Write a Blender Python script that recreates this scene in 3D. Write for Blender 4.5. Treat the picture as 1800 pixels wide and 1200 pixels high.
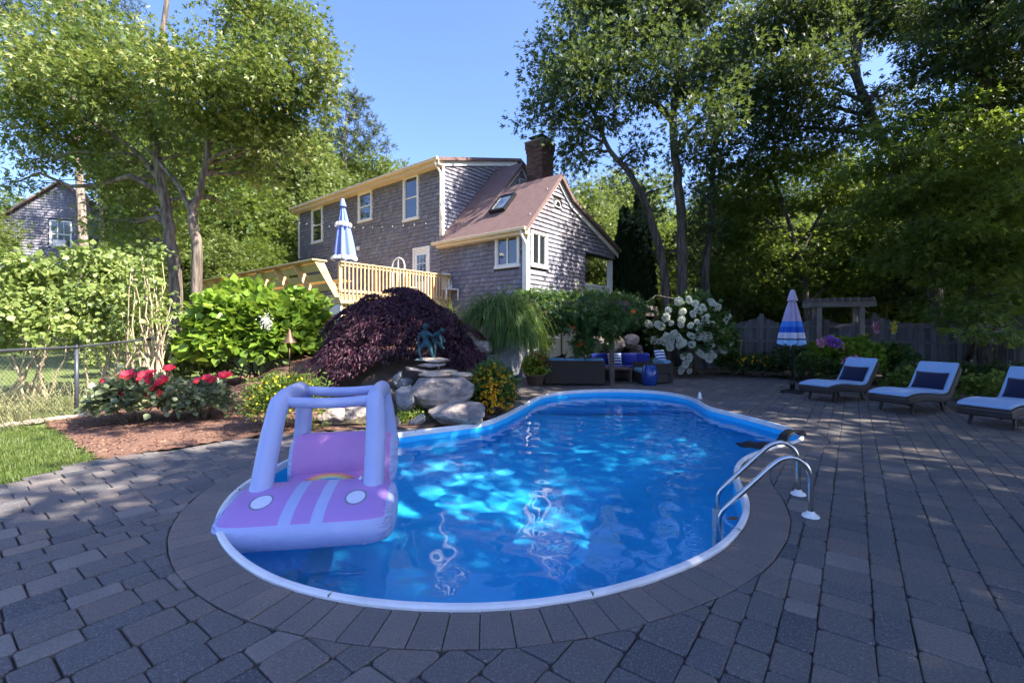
import bpy, math, random
import numpy as np
from mathutils import Vector, noise as mnoise

for o in list(bpy.data.objects):
    bpy.data.objects.remove(o, do_unlink=True)
scene = bpy.context.scene
COL = scene.collection
R = math.radians

# ------------------------------------------------------------------ camera, sky, sun, exposure
cam_d = bpy.data.cameras.new('camera')
cam_d.sensor_width = 36.0
cam_d.lens = 16.0
cam_d.shift_y = -20.0 / 1800.0
cam_d.clip_start = 0.05
cam_d.clip_end = 600.0
cam = bpy.data.objects.new('camera', cam_d)
COL.objects.link(cam)
cam.location = (0, 0, 1.5)
cam.rotation_euler = (R(90), 0, 0)
scene.camera = cam

SUN_EL, SUN_ROT = R(44.0), R(113.0)
world = bpy.data.worlds.new('World')
scene.world = world
world.use_nodes = True
wn, wl = world.node_tree.nodes, world.node_tree.links
sky = wn.new('ShaderNodeTexSky')
sky.sky_type = 'NISHITA'
sky.sun_disc = False
sky.sun_elevation = SUN_EL
sky.sun_rotation = SUN_ROT
sky.altitude = 0.0
sky.air_density = 1.0
sky.dust_density = 1.8
sky.ozone_density = 4.0
tint = wn.new('ShaderNodeMix'); tint.data_type = 'RGBA'; tint.blend_type = 'MULTIPLY'
tint.inputs[0].default_value = 1.0
tint.inputs[7].default_value = (0.90, 0.95, 1.23, 1)     # the sky of the photograph leans to violet blue
wl.new(sky.outputs[0], tint.inputs[6])
wl.new(tint.outputs[2], wn['Background'].inputs[0])
wn['Background'].inputs[1].default_value = 0.096
sun_d = bpy.data.lights.new('sun', 'SUN')
sun_d.energy = 5.0
sun_d.angle = R(0.53)
sun_d.cycles.is_caustics_light = True
sun_d.color = (1.0, 0.92, 0.80)
sun = bpy.data.objects.new('sun', sun_d)
COL.objects.link(sun)
SUNV = Vector((math.sin(SUN_ROT) * math.cos(SUN_EL), math.cos(SUN_ROT) * math.cos(SUN_EL), math.sin(SUN_EL)))
sun.rotation_euler = SUNV.to_track_quat('Z', 'Y').to_euler()
sun.location = (20, -10, 25)

vs = scene.view_settings
vs.view_transform = 'Standard'
vs.look = 'None'
vs.exposure = 1.95
vs.gamma = 1.0
vs.use_curve_mapping = False
scene.render.engine = 'CYCLES'
scene.cycles.use_denoising = True
scene.cycles.use_adaptive_sampling = True
scene.cycles.adaptive_threshold = 0.03
scene.cycles.max_bounces = 6
scene.cycles.diffuse_bounces = 3
scene.cycles.glossy_bounces = 2
scene.cycles.transmission_bounces = 4
scene.cycles.transparent_max_bounces = 8
scene.cycles.sample_clamp_indirect = 6.0

# ------------------------------------------------------------------ helpers
rng = np.random.default_rng(7)
rnd = random.Random(11)


def V(*a):
    return Vector(a if len(a) > 1 else a[0])


def at(px, py, Y):
    """a point at distance Y that shows at pixel (px, py) of the 1800x1200 photograph"""
    return Vector(((px - 900) / 800 * Y, Y, 1.5 - (py - 580) / 800 * Y))


def gp(px, py, z=0.0):
    Y = (1.5 - z) * 800 / (py - 580)
    return Vector(((px - 900) / 800 * Y, Y, z))


def tag(o, label=None, cat=None, group=None, kind=None):
    if label: o['label'] = label
    if cat: o['category'] = cat
    if group: o['group'] = group
    if kind: o['kind'] = kind
    return o


def empty(name, loc=(0, 0, 0), rz=0.0, label=None, cat=None, group=None, kind=None):
    o = bpy.data.objects.new(name, None)
    o.empty_display_size = 0.2
    COL.objects.link(o)
    o.location = loc
    o.rotation_euler = (0, 0, rz)
    return tag(o, label, cat, group, kind)


def link(name, me, mat=None, parent=None):
    o = bpy.data.objects.new(name, me)
    COL.objects.link(o)
    if mat is not None and len(me.materials) == 0:
        me.materials.append(mat)
    if parent is not None:
        o.parent = parent
    return o


def copy_tree(o, parent=None):
    c = o.copy()
    COL.objects.link(c)
    c.parent = parent
    for ch in list(o.children):
        copy_tree(ch, c)
    return c


def np_mesh(name, verts, faces_flat, k, rn=None, smooth=False):
    """mesh of equal k-gons from numpy arrays; rn is a per-vertex random value"""
    me = bpy.data.meshes.new(name)
    nv = len(verts)
    nf = len(faces_flat) // k
    me.vertices.add(nv)
    me.vertices.foreach_set('co', np.asarray(verts, dtype=np.float32).ravel())
    me.loops.add(nf * k)
    me.loops.foreach_set('vertex_index', np.asarray(faces_flat, dtype=np.int32))
    me.polygons.add(nf)
    me.polygons.foreach_set('loop_start', np.arange(0, nf * k, k, dtype=np.int32))
    me.polygons.foreach_set('loop_total', np.full(nf, k, dtype=np.int32))
    if smooth:
        me.polygons.foreach_set('use_smooth', np.ones(nf, dtype=bool))
    me.update(calc_edges=True)
    if rn is not None:
        a = me.attributes.new('rnd', 'FLOAT', 'POINT')
        a.data.foreach_set('value', np.asarray(rn, dtype=np.float32))
    return me


class MB:
    """collects shapes; build() links them as ONE mesh object"""

    def __init__(s):
        s.v, s.f, s.r = [], [], []

    def add(s, vs_, fs_, r=0.5):
        b = len(s.v)
        s.v.extend([tuple(p) for p in vs_])
        s.r.extend([r] * len(vs_))
        s.f.extend([tuple(i + b for i in f) for f in fs_])
        return s

    def hexa(s, p, r=0.5):
        """p: 4 bottom points and 4 top points, both the same way round"""
        return s.add(p, [(3, 2, 1, 0), (4, 5, 6, 7), (0, 1, 5, 4), (1, 2, 6, 5), (2, 3, 7, 6), (3, 0, 4, 7)], r)

    def box(s, x0, x1, y0, y1, z0, z1, r=0.5):
        return s.hexa([(x0, y0, z0), (x1, y0, z0), (x1, y1, z0), (x0, y1, z0),
                       (x0, y0, z1), (x1, y0, z1), (x1, y1, z1), (x0, y1, z1)], r)

    def obox(s, o, d, n, a0, a1, n0, n1, z0, z1, r=0.5):
        """box in a wall frame: along d, out along n, up z"""
        o, d, n = Vector(o), Vector(d), Vector(n)
        q = lambda a, b, c: o + d * a + n * b + Vector((0, 0, c))
        return s.hexa([q(a0, n0, z0), q(a1, n0, z0), q(a1, n1, z0), q(a0, n1, z0),
                       q(a0, n0, z1), q(a1, n0, z1), q(a1, n1, z1), q(a0, n1, z1)], r)

    def bar(s, a, b, w, h, up=(0, 0, 1), r=0.5):
        a, b = Vector(a), Vector(b)
        d = (b - a).normalized()
        up = Vector(up)
        sd = d.cross(up)
        if sd.length < 1e-4:
            sd = d.cross(Vector((1, 0, 0)))
        sd.normalize()
        u = sd.cross(d).normalized()
        sd, u = sd * w / 2, u * h / 2
        return s.hexa([a - sd - u, a + sd - u, b + sd - u, b - sd - u, a - sd + u, a + sd + u, b + sd + u, b - sd + u], r)

    def tube(s, pts, rad, n=8, cap=True, r=0.5):
        pts = [Vector(p) for p in pts]
        if not hasattr(rad, '__len__'):
            rad = [rad] * len(pts)
        b = len(s.v)
        prev = None
        m = len(pts)
        for i, p in enumerate(pts):
            d = (pts[min(i + 1, m - 1)] - pts[max(i - 1, 0)])
            d = d.normalized() if d.length > 1e-9 else Vector((0, 0, 1))
            if prev is None:
                prev = d.cross(Vector((0.31, 0.95, 0.05)))
                if prev.length < 1e-3:
                    prev = d.cross(Vector((1, 0, 0)))
            prev = (prev - d * prev.dot(d))
            prev = prev.normalized() if prev.length > 1e-6 else d.orthogonal().normalized()
            w = d.cross(prev)
            for k in range(n):
                t = 2 * math.pi * k / n
                s.v.append(tuple(p + (prev * math.cos(t) + w * math.sin(t)) * rad[i]))
                s.r.append(r)
        for i in range(m - 1):
            for k in range(n):
                k2 = (k + 1) % n
                s.f.append((b + i * n + k, b + i * n + k2, b + (i + 1) * n + k2, b + (i + 1) * n + k))
        if cap:
            s.f.append(tuple(b + k for k in reversed(range(n))))
            s.f.append(tuple(b + (m - 1) * n + k for k in range(n)))
        return s

    def lathe(s, prof, n=20, c=(0, 0, 0), r=0.5, rmod=None):
        b = len(s.v)
        for (q, z) in prof:
            for k in range(n):
                t = 2 * math.pi * k / n
                qq = q * (rmod(k, n, z) if rmod else 1)
                s.v.append((c[0] + qq * math.cos(t), c[1] + qq * math.sin(t), c[2] + z))
                s.r.append(r)
        for i in range(len(prof) - 1):
            for k in range(n):
                k2 = (k + 1) % n
                s.f.append((b + i * n + k, b + i * n + k2, b + (i + 1) * n + k2, b + (i + 1) * n + k))
        return s

    def prism(s, poly, ax, ay, off, o=(0, 0, 0), r=0.5):
        """2D polygon in the plane (ax, ay) at o, thickened by the vector off"""
        o, ax, ay, off = Vector(o), Vector(ax), Vector(ay), Vector(off)
        n = len(poly)
        p = [o + ax * a + ay * b for a, b in poly]
        vs_ = p + [q + off for q in p]
        fs_ = [tuple(range(n)), tuple(reversed(range(n, 2 * n)))]
        fs_ += [(i, i + n, (i + 1) % n + n, (i + 1) % n) for i in range(n)]
        return s.add(vs_, fs_, r)

    def mesh(s, name, smooth=False):
        me = bpy.data.meshes.new(name)
        me.from_pydata(s.v, [], s.f)
        a = me.attributes.new('rnd', 'FLOAT', 'POINT')
        a.data.foreach_set('value', np.asarray(s.r, dtype=np.float32))
        if smooth:
            me.polygons.foreach_set('use_smooth', np.ones(len(me.polygons), dtype=bool))
        me.update()
        return me

    def build(s, name, mat, parent=None, smooth=False, fix=True):
        me = s.mesh(name, smooth)
        if fix:
            import bmesh
            bm = bmesh.new(); bm.from_mesh(me)
            bmesh.ops.recalc_face_normals(bm, faces=bm.faces)
            bm.to_mesh(me); bm.free()
        return link(name, me, mat, parent)


def bevel(o, w=0.01, seg=2, ang=40):
    m = o.modifiers.new('bevel', 'BEVEL')
    m.width = w; m.segments = seg; m.limit_method = 'ANGLE'; m.angle_limit = R(ang)
    return o


# ------------------------------------------------------------------ materials
class NT:
    def __init__(s, name):
        s.m = bpy.data.materials.new(name)
        s.m.use_nodes = True
        s.t = s.m.node_tree
        s.b = s.t.nodes['Principled BSDF']
        s.out = s.t.nodes['Material Output']

    def n(s, typ, **kw):
        x = s.t.nodes.new('ShaderNode' + typ)
        for k, v in kw.items():
            setattr(x, k, v)
        return x

    def l(s, a, b):
        s.t.links.new(a, b)

    def math(s, op, a, b=None, c=None, clamp=False):
        x = s.n('Math', operation=op, use_clamp=clamp)
        for i, q in enumerate((a, b, c)):
            if q is None: continue
            if isinstance(q, (int, float)): x.inputs[i].default_value = q
            else: s.l(q, x.inputs[i])
        return x.outputs[0]

    def mix(s, f, a, b, blend='MIX'):
        x = s.n('Mix', data_type='RGBA', blend_type=blend)
        for i, q in ((0, f), (6, a), (7, b)):
            if isinstance(q, (int, float)): x.inputs[i].default_value = q
            elif isinstance(q, tuple): x.inputs[i].default_value = (*q, 1)
            else: s.l(q, x.inputs[i])
        return x.outputs[2]

    def noise(s, scale, detail=4, rough=0.55, coord=None, vec=None):
        x = s.n('TexNoise')
        x.inputs['Scale'].default_value = scale
        x.inputs['Detail'].default_value = detail
        x.inputs['Roughness'].default_value = rough
        if vec is not None: s.l(vec, x.inputs['Vector'])
        elif coord is not None: s.l(coord, x.inputs['Vector'])
        return x.outputs['Fac']

    def obj(s):
        return s.n('TexCoord').outputs['Object']

    def pos(s):
        return s.n('NewGeometry').outputs['Position']

    def attr(s, name='rnd'):
        return s.n('Attribute', attribute_name=name).outputs['Fac']

    def ramp(s, fac, stops):
        x = s.n('ValToRGB')
        e = x.color_ramp.elements
        while len(e) < len(stops): e.new(0.5)
        for i, (p, c) in enumerate(stops):
            e[i].position = p
            e[i].color = (*c, 1)
        s.l(fac, x.inputs[0])
        return x.outputs[0]

    def bump(s, h, strength=0.3, dist=0.02):
        x = s.n('Bump')
        x.inputs['Strength'].default_value = strength
        x.inputs['Distance'].default_value = dist
        s.l(h, x.inputs['Height'])
        s.l(x.outputs[0], s.b.inputs['Normal'])


def M(name, c1, c2=None, scale=6.0, rough=0.7, bump=0.0, bscale=40.0, vary=0.0, spec=0.4, metal=0.0, world=False,
      sheen=0.0, lo=0.35, hi=0.65, stretch=None, bdist=0.02):
    t = NT(name)
    if c2 is None: c2 = tuple(c * 0.8 for c in c1)
    co = t.pos() if world else t.obj()
    if stretch:
        mp = t.n('Mapping'); mp.inputs['Scale'].default_value = stretch
        t.l(co, mp.inputs[0]); co = mp.outputs[0]
    f = t.noise(scale, 5, 0.6, co)
    col = t.ramp(f, [(lo, c1), (hi, c2)])
    if vary:
        k = t.math('MULTIPLY_ADD', t.attr(), vary * 2, 1 - vary)
        cc = t.n('CombineColor')
        for i in range(3): t.l(k, cc.inputs[i])
        col = t.mix(1.0, col, cc.outputs[0], 'MULTIPLY')
    t.l(col, t.b.inputs['Base Color'])
    t.b.inputs['Roughness'].default_value = rough
    t.b.inputs['Specular IOR Level'].default_value = spec
    t.b.inputs['Metallic'].default_value = metal
    if sheen: t.b.inputs['Sheen Weight'].default_value = sheen
    if bump:
        t.bump(t.noise(bscale, 4, 0.6, co), bump, bdist)
    return t.m


def leafmat(name, cols, trans=0.35, tcol=None, rough=0.45, spec=0.35):
    t = NT(name)
    n = len(cols)
    col = t.ramp(t.attr(), [(i / (n - 1) * 0.9 + 0.05, c) for i, c in enumerate(cols)])
    t.l(col, t.b.inputs['Base Color'])
    t.b.inputs['Roughness'].default_value = rough
    t.b.inputs['Specular IOR Level'].default_value = spec
    tr = t.n('BsdfTranslucent')
    if tcol: col2 = t.mix(0.5, col, tcol)
    else: col2 = col
    t.l(col2, tr.inputs[0])
    mx = t.n('MixShader')
    mx.inputs[0].default_value = trans
    t.l(t.b.outputs[0], mx.inputs[1]); t.l(tr.outputs[0], mx.inputs[2])
    t.l(mx.outputs[0], t.out.inputs[0])
    return t.m


# ------------------------------------------------------------------ leaves and plants
TPL = {
    'dia': (np.array([(0, 0, 0), (.42, .45, .10), (0, 1, -.08), (-.42, .45, .10)]), [0, 1, 2, 0, 2, 3]),
    'oak': (np.array([(0, 0, 0), (.22, .22, .03), (.5, .5, .10), (.3, .62, .05), (0, 1, -.1), (-.3, .62, .05), (-.5, .5, .10), (-.22, .22, .03)]),
            [0, 1, 4, 0, 4, 7, 1, 2, 3, 7, 5, 6]),
    'broad': (np.array([(0, 0, 0), (.38, .22, .06), (.46, .55, .08), (0, 1, -.10), (-.46, .55, .08), (-.38, .22, .06), (0, .5, -.03)]),
              [0, 1, 6, 1, 2, 6, 2, 3, 6, 3, 4, 6, 4, 5, 6, 5, 0, 6]),
    'thin': (np.array([(0, 0, 0), (.16, .4, .03), (0, 1, -.12), (-.16, .4, .03)]), [0, 1, 2, 0, 2, 3]),
}


def unit(a):
    return a / np.maximum(np.linalg.norm(a, axis=1, keepdims=True), 1e-9)


def leaves(P, D, L, tpl='dia', wid=1.0, upb=0.6, rn=None):
    """leaves at P growing along D with length L; returns verts, flat tris, rnd"""
    n = len(P)
    T, F = TPL[tpl]
    D = unit(D)
    up = rng.normal(size=(n, 3)) * 0.55
    up[:, 2] += upb
    S = unit(np.cross(D, up))
    N = np.cross(S, D)
    L = np.asarray(L).reshape(n, 1, 1) if hasattr(L, '__len__') else np.full((n, 1, 1), L)
    Vv = P[:, None, :] + L * (T[None, :, 0:1] * wid * S[:, None, :] + T[None, :, 1:2] * D[:, None, :] + T[None, :, 2:3] * N[:, None, :])
    k = len(T)
    Fv = (np.array(F)[None, :] + (np.arange(n) * k)[:, None]).ravel()
    if rn is None: rn = rng.random(n)
    return Vv.reshape(-1, 3), Fv, np.repeat(rn, k)


def leaf_obj(name, parts, mat, parent):
    vv, ff, rr = [], [], []
    b = 0
    for v, f, r in parts:
        vv.append(v); ff.append(f + b); rr.append(r); b += len(v)
    me = np_mesh(name, np.concatenate(vv), np.concatenate(ff), 3, np.concatenate(rr))
    return link(name, me, mat, parent)


def sphere_dirs(n):
    return unit(rng.normal(size=(n, 3)))


def blob_leaves(c, r, n, L, tpl='oak', per=26, spread=0.30, inner=0.35, droop=-0.15, flat=0.7, rn_c=None):
    """leafy mass: twig clusters through an ellipsoid, leaves gathered round each twig end"""
    m = max(3, int(n / per))
    d = sphere_dirs(m)
    q = inner + (1 - inner) * rng.random((m, 1)) ** 0.55
    lump = 1 + 0.22 * np.sin(d[:, 0:1] * 5.1 + c[0]) * np.sin(d[:, 1:2] * 4.3 + c[1]) + 0.16 * rng.normal(size=(m, 1))
    cen = np.array(c) + d * q * lump * np.array(r)
    P = np.repeat(cen, per, axis=0)
    off = rng.normal(size=P.shape) * spread
    off[:, 2] *= flat
    P = P + off
    D = off * 1.2 + np.repeat(d, per, axis=0) * 0.25 + rng.normal(size=P.shape) * 0.25
    D[:, 2] += droop
    rn = np.clip(np.repeat(rng.random(m), per) * 0.55 + rng.random(len(P)) * 0.45, 0, 1)
    Ls = L * (0.7 + 0.6 * rng.random(len(P)))
    return leaves(P, D, Ls, tpl, rn=rn), cen


def branch_path(a, b, sag=0.1, n=5, wob=0.08):
    a, b = Vector(a), Vector(b)
    ln = (b - a).length
    out = []
    for i in range(n + 1):
        t = i / n
        p = a.lerp(b, t)
        p.z += math.sin(t * math.pi) * sag * ln
        if 0 < i < n:
            p += Vector((rnd.gauss(0, wob), rnd.gauss(0, wob), rnd.gauss(0, wob))) * ln * 0.35
        out.append(p)
    return out


def smooth_path(pts, k=4):
    pts = [Vector(p) for p in pts]
    out = []
    for i in range(len(pts) - 1):
        p0, p1, p2, p3 = pts[max(i - 1, 0)], pts[i], pts[i + 1], pts[min(i + 2, len(pts) - 1)]
        for j in range(k):
            t = j / k
            out.append(0.5 * ((2 * p1) + (p2 - p0) * t + (2 * p0 - 5 * p1 + 4 * p2 - p3) * t * t + (3 * p1 - p0 - 3 * p2 + p3) * t ** 3))
    out.append(pts[-1])
    return out


def tree(name, label, cat, base, trunks, blobs, nleaf, L, lmat, bmat, group=None, tpl='oak', per=26, spread=0.32, twigs=5, inner=0.35,
         droop=-0.15, flat=0.7, sag=0.08, brad=0.07):
    """trunks: list of (points, r0, r1) in world space; blobs: list of (centre, (rx, ry, rz))"""
    base = Vector(base)
    root = empty(name, base, 0, label, cat, group)
    wood = MB()
    allp = []
    for pts, r0, r1 in trunks:
        p = smooth_path([Vector(q) - base for q in pts], 4)
        m = len(p)
        rad = [r0 + (r1 - r0) * (i / (m - 1)) for i in range(m)]
        rad[0] = rad[0] * (1.25 if r0 > 0.15 else 1)
        p = [q + Vector((rnd.gauss(0, .12), rnd.gauss(0, .12), 0)) * rad[i] for i, q in enumerate(p)]
        wood.tube(p, rad, 10)
        allp += [(q, rad[i]) for i, q in enumerate(p)]
    tot = sum(b[1][0] * b[1][1] * b[1][2] for b in blobs) ** 1.0
    wts = [(b[1][0] * b[1][1] * b[1][2]) ** 0.8 for b in blobs]
    sw = sum(wts)
    parts = []
    for (c, r), w in zip(blobs, wts):
        c = Vector(c) - base
        lv, cen = blob_leaves(tuple(c), r, max(60, nleaf * w / sw), L, tpl, per, spread, inner, droop, flat)
        parts.append(lv)
        cand = [x for x in allp if x[0].z < c.z + 0.5 * r[2]] or allp
        q, qr = min(cand, key=lambda x: (x[0] - c).length + abs(x[0].z - c.z + 0.6) * 0.5)
        ln = (c - q).length
        r0 = min(qr * 0.75, 0.03 + 0.022 * ln + brad * 0.3)
        bp = branch_path(q, c, sag, 5)
        wood.tube(bp, [r0 + (0.02 - r0) * i / 5 for i in range(6)], 6)
        for k in range(min(twigs, len(cen))):
            e = Vector(cen[rnd.randrange(len(cen))])
            s = bp[rnd.randint(2, 5)]
            wood.tube(branch_path(s, e, 0.05, 3), [0.022, 0.016, 0.011, 0.006], 4)
    wood.build('trunk', bmat, root, True, fix=False)
    leaf_obj('crown', parts, lmat, root)
    return root


def shrub(name, label, cat, c, r, n, L, lmat, group=None, tpl='broad', per=7, spread=0.07, stem=None, inner=0.55, wid=1.0, out=0.9, droop=-0.1, stems=7,
          part='foliage'):
    """rounded shrub: c is the base on the ground, r half sizes; leaves spread over a lumpy dome"""
    root = empty(name, c, 0, label, cat, group)
    m = int(n / per)
    d = sphere_dirs(m)
    d[:, 2] = np.abs(d[:, 2]) * 1.15 - 0.25
    d = unit(d)
    ph = rng.random(6) * 6
    lump = 1 + 0.10 * np.sin(d[:, 0] * 6 + ph[0]) + 0.10 * np.sin(d[:, 1] * 7 + ph[1]) + 0.08 * np.sin(d[:, 2] * 8 + ph[2]) + 0.05 * rng.normal(size=m)
    q = (inner + (1 - inner) * rng.random(m) ** 0.5) * lump
    cen = d * q[:, None] * np.array([r[0], r[1], r[2]])
    cen[:, 2] += r[2] * 0.92
    cen[:, 2] = np.maximum(cen[:, 2], 0.06)
    P = np.repeat(cen, per, axis=0)
    off = rng.normal(size=P.shape) * spread
    P = P + off
    D = np.repeat(d, per, axis=0) * out + rng.normal(size=P.shape) * 0.6
    D[:, 2] += droop
    rn = np.clip(np.repeat(rng.random(m), per) * 0.5 + rng.random(len(P)) * 0.5, 0, 1)
    lv = leaves(P, D, L * (0.65 + 0.6 * rng.random(len(P))), tpl, wid, 0.9, rn)
    leaf_obj(part, [lv], lmat, root)
    if stems:
        s = MB()
        for k in range(stems):
            e = Vector(cen[rnd.randrange(m)]) * 0.9
            b = Vector((rnd.gauss(0, .12) * r[0], rnd.gauss(0, .12) * r[1], -0.05))
            s.tube(branch_path(b, e, 0.05, 4, .05), [0.02, .016, .012, .009, .005], 5)
        s.build('stem', stem or MAT['twig'], root, True, fix=False)
    return root


def blades(P, D, L, W, seg=5, curl=1.0, rn=None):
    """arching grass blades: start P, start direction D, length L"""
    n = len(P)
    D = unit(D)
    S = unit(np.cross(D, np.array([0, 0, 1.0]) + rng.normal(size=(n, 3)) * 0.2))
    pts, p, d = [], P.copy(), D.copy()
    step = (np.asarray(L) / seg).reshape(n, 1)
    for i in range(seg + 1):
        w = W * (1 - (i / seg) ** 1.6) * 0.5 + 0.0006
        pts.append(p - S * w); pts.append(p + S * w)
        p = p + d * step
        d = d + np.array([0, 0, -1.0]) * curl / seg * (0.4 + 1.2 * i / seg)
        d = unit(d)
    Vv = np.stack(pts, axis=1).reshape(-1, 3)
    k = 2 * (seg + 1)
    F = []
    for i in range(seg):
        F += [2 * i, 2 * i + 1, 2 * i + 3, 2 * i, 2 * i + 3, 2 * i + 2]
    Fv = (np.array(F)[None, :] + (np.arange(n) * k)[:, None]).ravel()
    if rn is None: rn = rng.random(n)
    return Vv, Fv, np.repeat(rn, k)


def rock_mesh(size, seed, flat=0.0, sub=3, planes=9, rough=0.07):
    import bmesh
    rr = random.Random(seed)
    bm = bmesh.new()
    bmesh.ops.create_icosphere(bm, subdivisions=sub, radius=1.0)
    pl = []
    for k in range(planes):
        d = Vector((rr.gauss(0, 1), rr.gauss(0, 1), rr.gauss(0, .7))).normalized()
        pl.append((d, rr.uniform(0.62, 0.9)))
    if flat:
        pl += [(Vector((rr.gauss(0, .06), rr.gauss(0, .06), 1)).normalized(), flat), (Vector((0, 0, -1)), flat)]
    sd = Vector((seed * 3.1, seed * 1.7, seed * 0.9))
    for v in bm.verts:
        p = v.co.copy()
        for d, h in pl:
            q = p.dot(d)
            if q > h: p -= d * (q - h) * 0.9
        k = 1 + rough * 1.6 * mnoise.noise(p * 1.7 + sd) + rough * mnoise.noise(p * 5 + sd) + rough * .5 * mnoise.noise(p * 13 + sd)
        v.co = Vector((p.x * size[0], p.y * size[1], p.z * size[2])) * k
    me = bpy.data.meshes.new('rock')
    bm.to_mesh(me); bm.free()
    return me


def catmull_closed(pts, k=6):
    n = len(pts)
    out = []
    for i in range(n):
        p0, p1, p2, p3 = (pts[(i + j - 1) % n] for j in range(4))
        for j in range(k):
            t = j / k
            out.append(0.5 * ((2 * p1) + (p2 - p0) * t + (2 * p0 - 5 * p1 + 4 * p2 - p3) * t * t + (3 * p1 - p0 - 3 * p2 + p3) * t ** 3))
    return out


def inside(p, poly):
    x, y = p[0], p[1]
    c = False
    j = len(poly) - 1
    for i in range(len(poly)):
        xi, yi = poly[i][0], poly[i][1]
        xj, yj = poly[j][0], poly[j][1]
        if (yi > y) != (yj > y) and x < (xj - xi) * (y - yi) / (yj - yi) + xi:
            c = not c
        j = i
    return c


MAT = {}
MAT['paver'] = None
# ------------------------------------------------------------------ material library
def paver_mat(name='paver_concrete', stops=None):
    t = NT(name)
    p = t.pos()
    r = t.attr()
    base = t.ramp(r, stops or [(0.0, (.066, .068, .075)), (0.25, (.135, .116, .105)), (0.5, (.09, .091, .097)), (0.75, (.165, .13, .11)), (1.0, (.215, .185, .165))])
    blotch = t.noise(2.2, 4, 0.6, p)
    c = t.mix(t.ramp(blotch, [(.40, (0, 0, 0)), (.68, (.55, .55, .55))]), base, (.115, .108, .105))
    sp = t.noise(95, 3, 0.75, p)
    c = t.mix(t.ramp(sp, [(.52, (0, 0, 0)), (.66, (.8, .8, .8))]), c, (.27, .25, .235))
    sp2 = t.noise(70, 3, 0.75, p)
    c = t.mix(t.ramp(sp2, [(.30, (.75, .75, .75)), (.46, (0, 0, 0))]), c, (.07, .066, .064))
    t.l(c, t.b.inputs['Base Color'])
    t.b.inputs['Roughness'].default_value = 0.78
    t.b.inputs['Specular IOR Level'].default_value = 0.35
    h = t.math('ADD', t.noise(160, 4, 0.7, p), t.math('MULTIPLY', t.noise(22, 3, .5, p), 0.8))
    t.bump(h, 0.55, 0.006)
    return t.m


MAT['paver'] = paver_mat()
MAT['coping'] = paver_mat('coping_concrete', [(0.0, (.14, .113, .098)), (0.35, (.19, .15, .127)), (0.65, (.155, .132, .118)), (1.0, (.22, .168, .138))])
MAT['sand'] = M('joint_soil', (.05, .042, .036), (.085, .072, .06), 30, .95, .6, 120, world=True)
MAT['soil'] = M('soil', (.06, .042, .03), (.10, .075, .05), 3, .95, .6, 50, world=True)
MAT['mulch'] = M('mulch', (.13, .066, .045), (.20, .11, .075), 14, .95, .8, 60, world=True)
MAT['chip'] = M('mulch_chip', (.17, .088, .06), (.22, .12, .08), 8, .9, .3, 60, vary=.7)
MAT['lawn'] = M('lawn', (.09, .14, .03), (.15, .18, .05), 1.3, .9, .5, 80, world=True)
MAT['grass'] = leafmat('grass_blade', [(.055, .10, .018), (.10, .16, .03), (.18, .21, .06)], .35)
MAT['bark'] = M('bark', (.075, .058, .045), (.21, .17, .135), 9, .95, 1.0, 9, stretch=(1, 1, .16), bdist=.07, lo=.4, hi=.62)
MAT['bark_dark'] = M('bark_dark', (.035, .03, .027), (.12, .105, .09), 9, .95, 1.0, 9, stretch=(1, 1, .16), bdist=.07, lo=.4, hi=.62)
MAT['bark_pale'] = M('bark_pine', (.16, .115, .085), (.36, .29, .24), 7, .95, 1.0, 9, stretch=(1, 1, .2), bdist=.06, lo=.4, hi=.62)
MAT['twig'] = M('twig', (.14, .10, .07), (.2, .15, .1), 9, .9)
MAT['twig_pale'] = M('twig_pale', (.33, .25, .17), (.42, .34, .24), 9, .9)
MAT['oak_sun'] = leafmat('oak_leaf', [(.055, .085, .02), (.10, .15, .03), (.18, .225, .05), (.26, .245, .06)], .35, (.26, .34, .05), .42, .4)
MAT['oak_shade'] = leafmat('oak_leaf_shaded', [(.026, .050, .024), (.042, .075, .030), (.072, .108, .038)], .30, (.26, .34, .05), .5, .3)  # shaded copy of the oak leaf: shade of the right-hand crowns put into colour
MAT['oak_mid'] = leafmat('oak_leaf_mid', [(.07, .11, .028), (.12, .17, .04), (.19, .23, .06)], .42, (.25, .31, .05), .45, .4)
MAT['wood_leaf'] = leafmat('woodland_leaf', [(.045, .082, .018), (.082, .132, .025), (.15, .205, .036)], .46, (.32, .40, .05), .5, .3)
MAT['maple_green'] = leafmat('green_maple_leaf', [(.045, .085, .024), (.078, .135, .03), (.135, .20, .04)], .48, (.36, .46, .05), .5, .3)
MAT['pine'] = leafmat('pine_needles', [(.045, .07, .025), (.08, .11, .035), (.13, .15, .05)], .2, None, .6, .3)
MAT['cypress'] = leafmat('arborvitae_leaf', [(.012, .028, .012), (.02, .042, .016), (.03, .058, .02)], .12, None, .6, .2)
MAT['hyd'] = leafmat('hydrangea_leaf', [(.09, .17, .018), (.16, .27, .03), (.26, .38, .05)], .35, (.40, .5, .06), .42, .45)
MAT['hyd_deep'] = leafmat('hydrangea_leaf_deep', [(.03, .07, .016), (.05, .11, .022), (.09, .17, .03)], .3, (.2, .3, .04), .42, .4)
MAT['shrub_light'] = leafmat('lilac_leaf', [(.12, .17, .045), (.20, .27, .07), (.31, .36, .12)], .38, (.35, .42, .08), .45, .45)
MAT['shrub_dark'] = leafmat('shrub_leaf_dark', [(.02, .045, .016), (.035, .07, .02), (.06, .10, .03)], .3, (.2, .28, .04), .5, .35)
MAT['hib'] = leafmat('hibiscus_leaf', [(.09, .12, .055), (.17, .21, .10), (.29, .33, .18)], .28, None, .4, .5)
MAT['red'] = leafmat('hibiscus_petal', [(.62, .03, .05), (.75, .05, .09), (.85, .12, .16)], .3, None, .5, .3)
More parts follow.
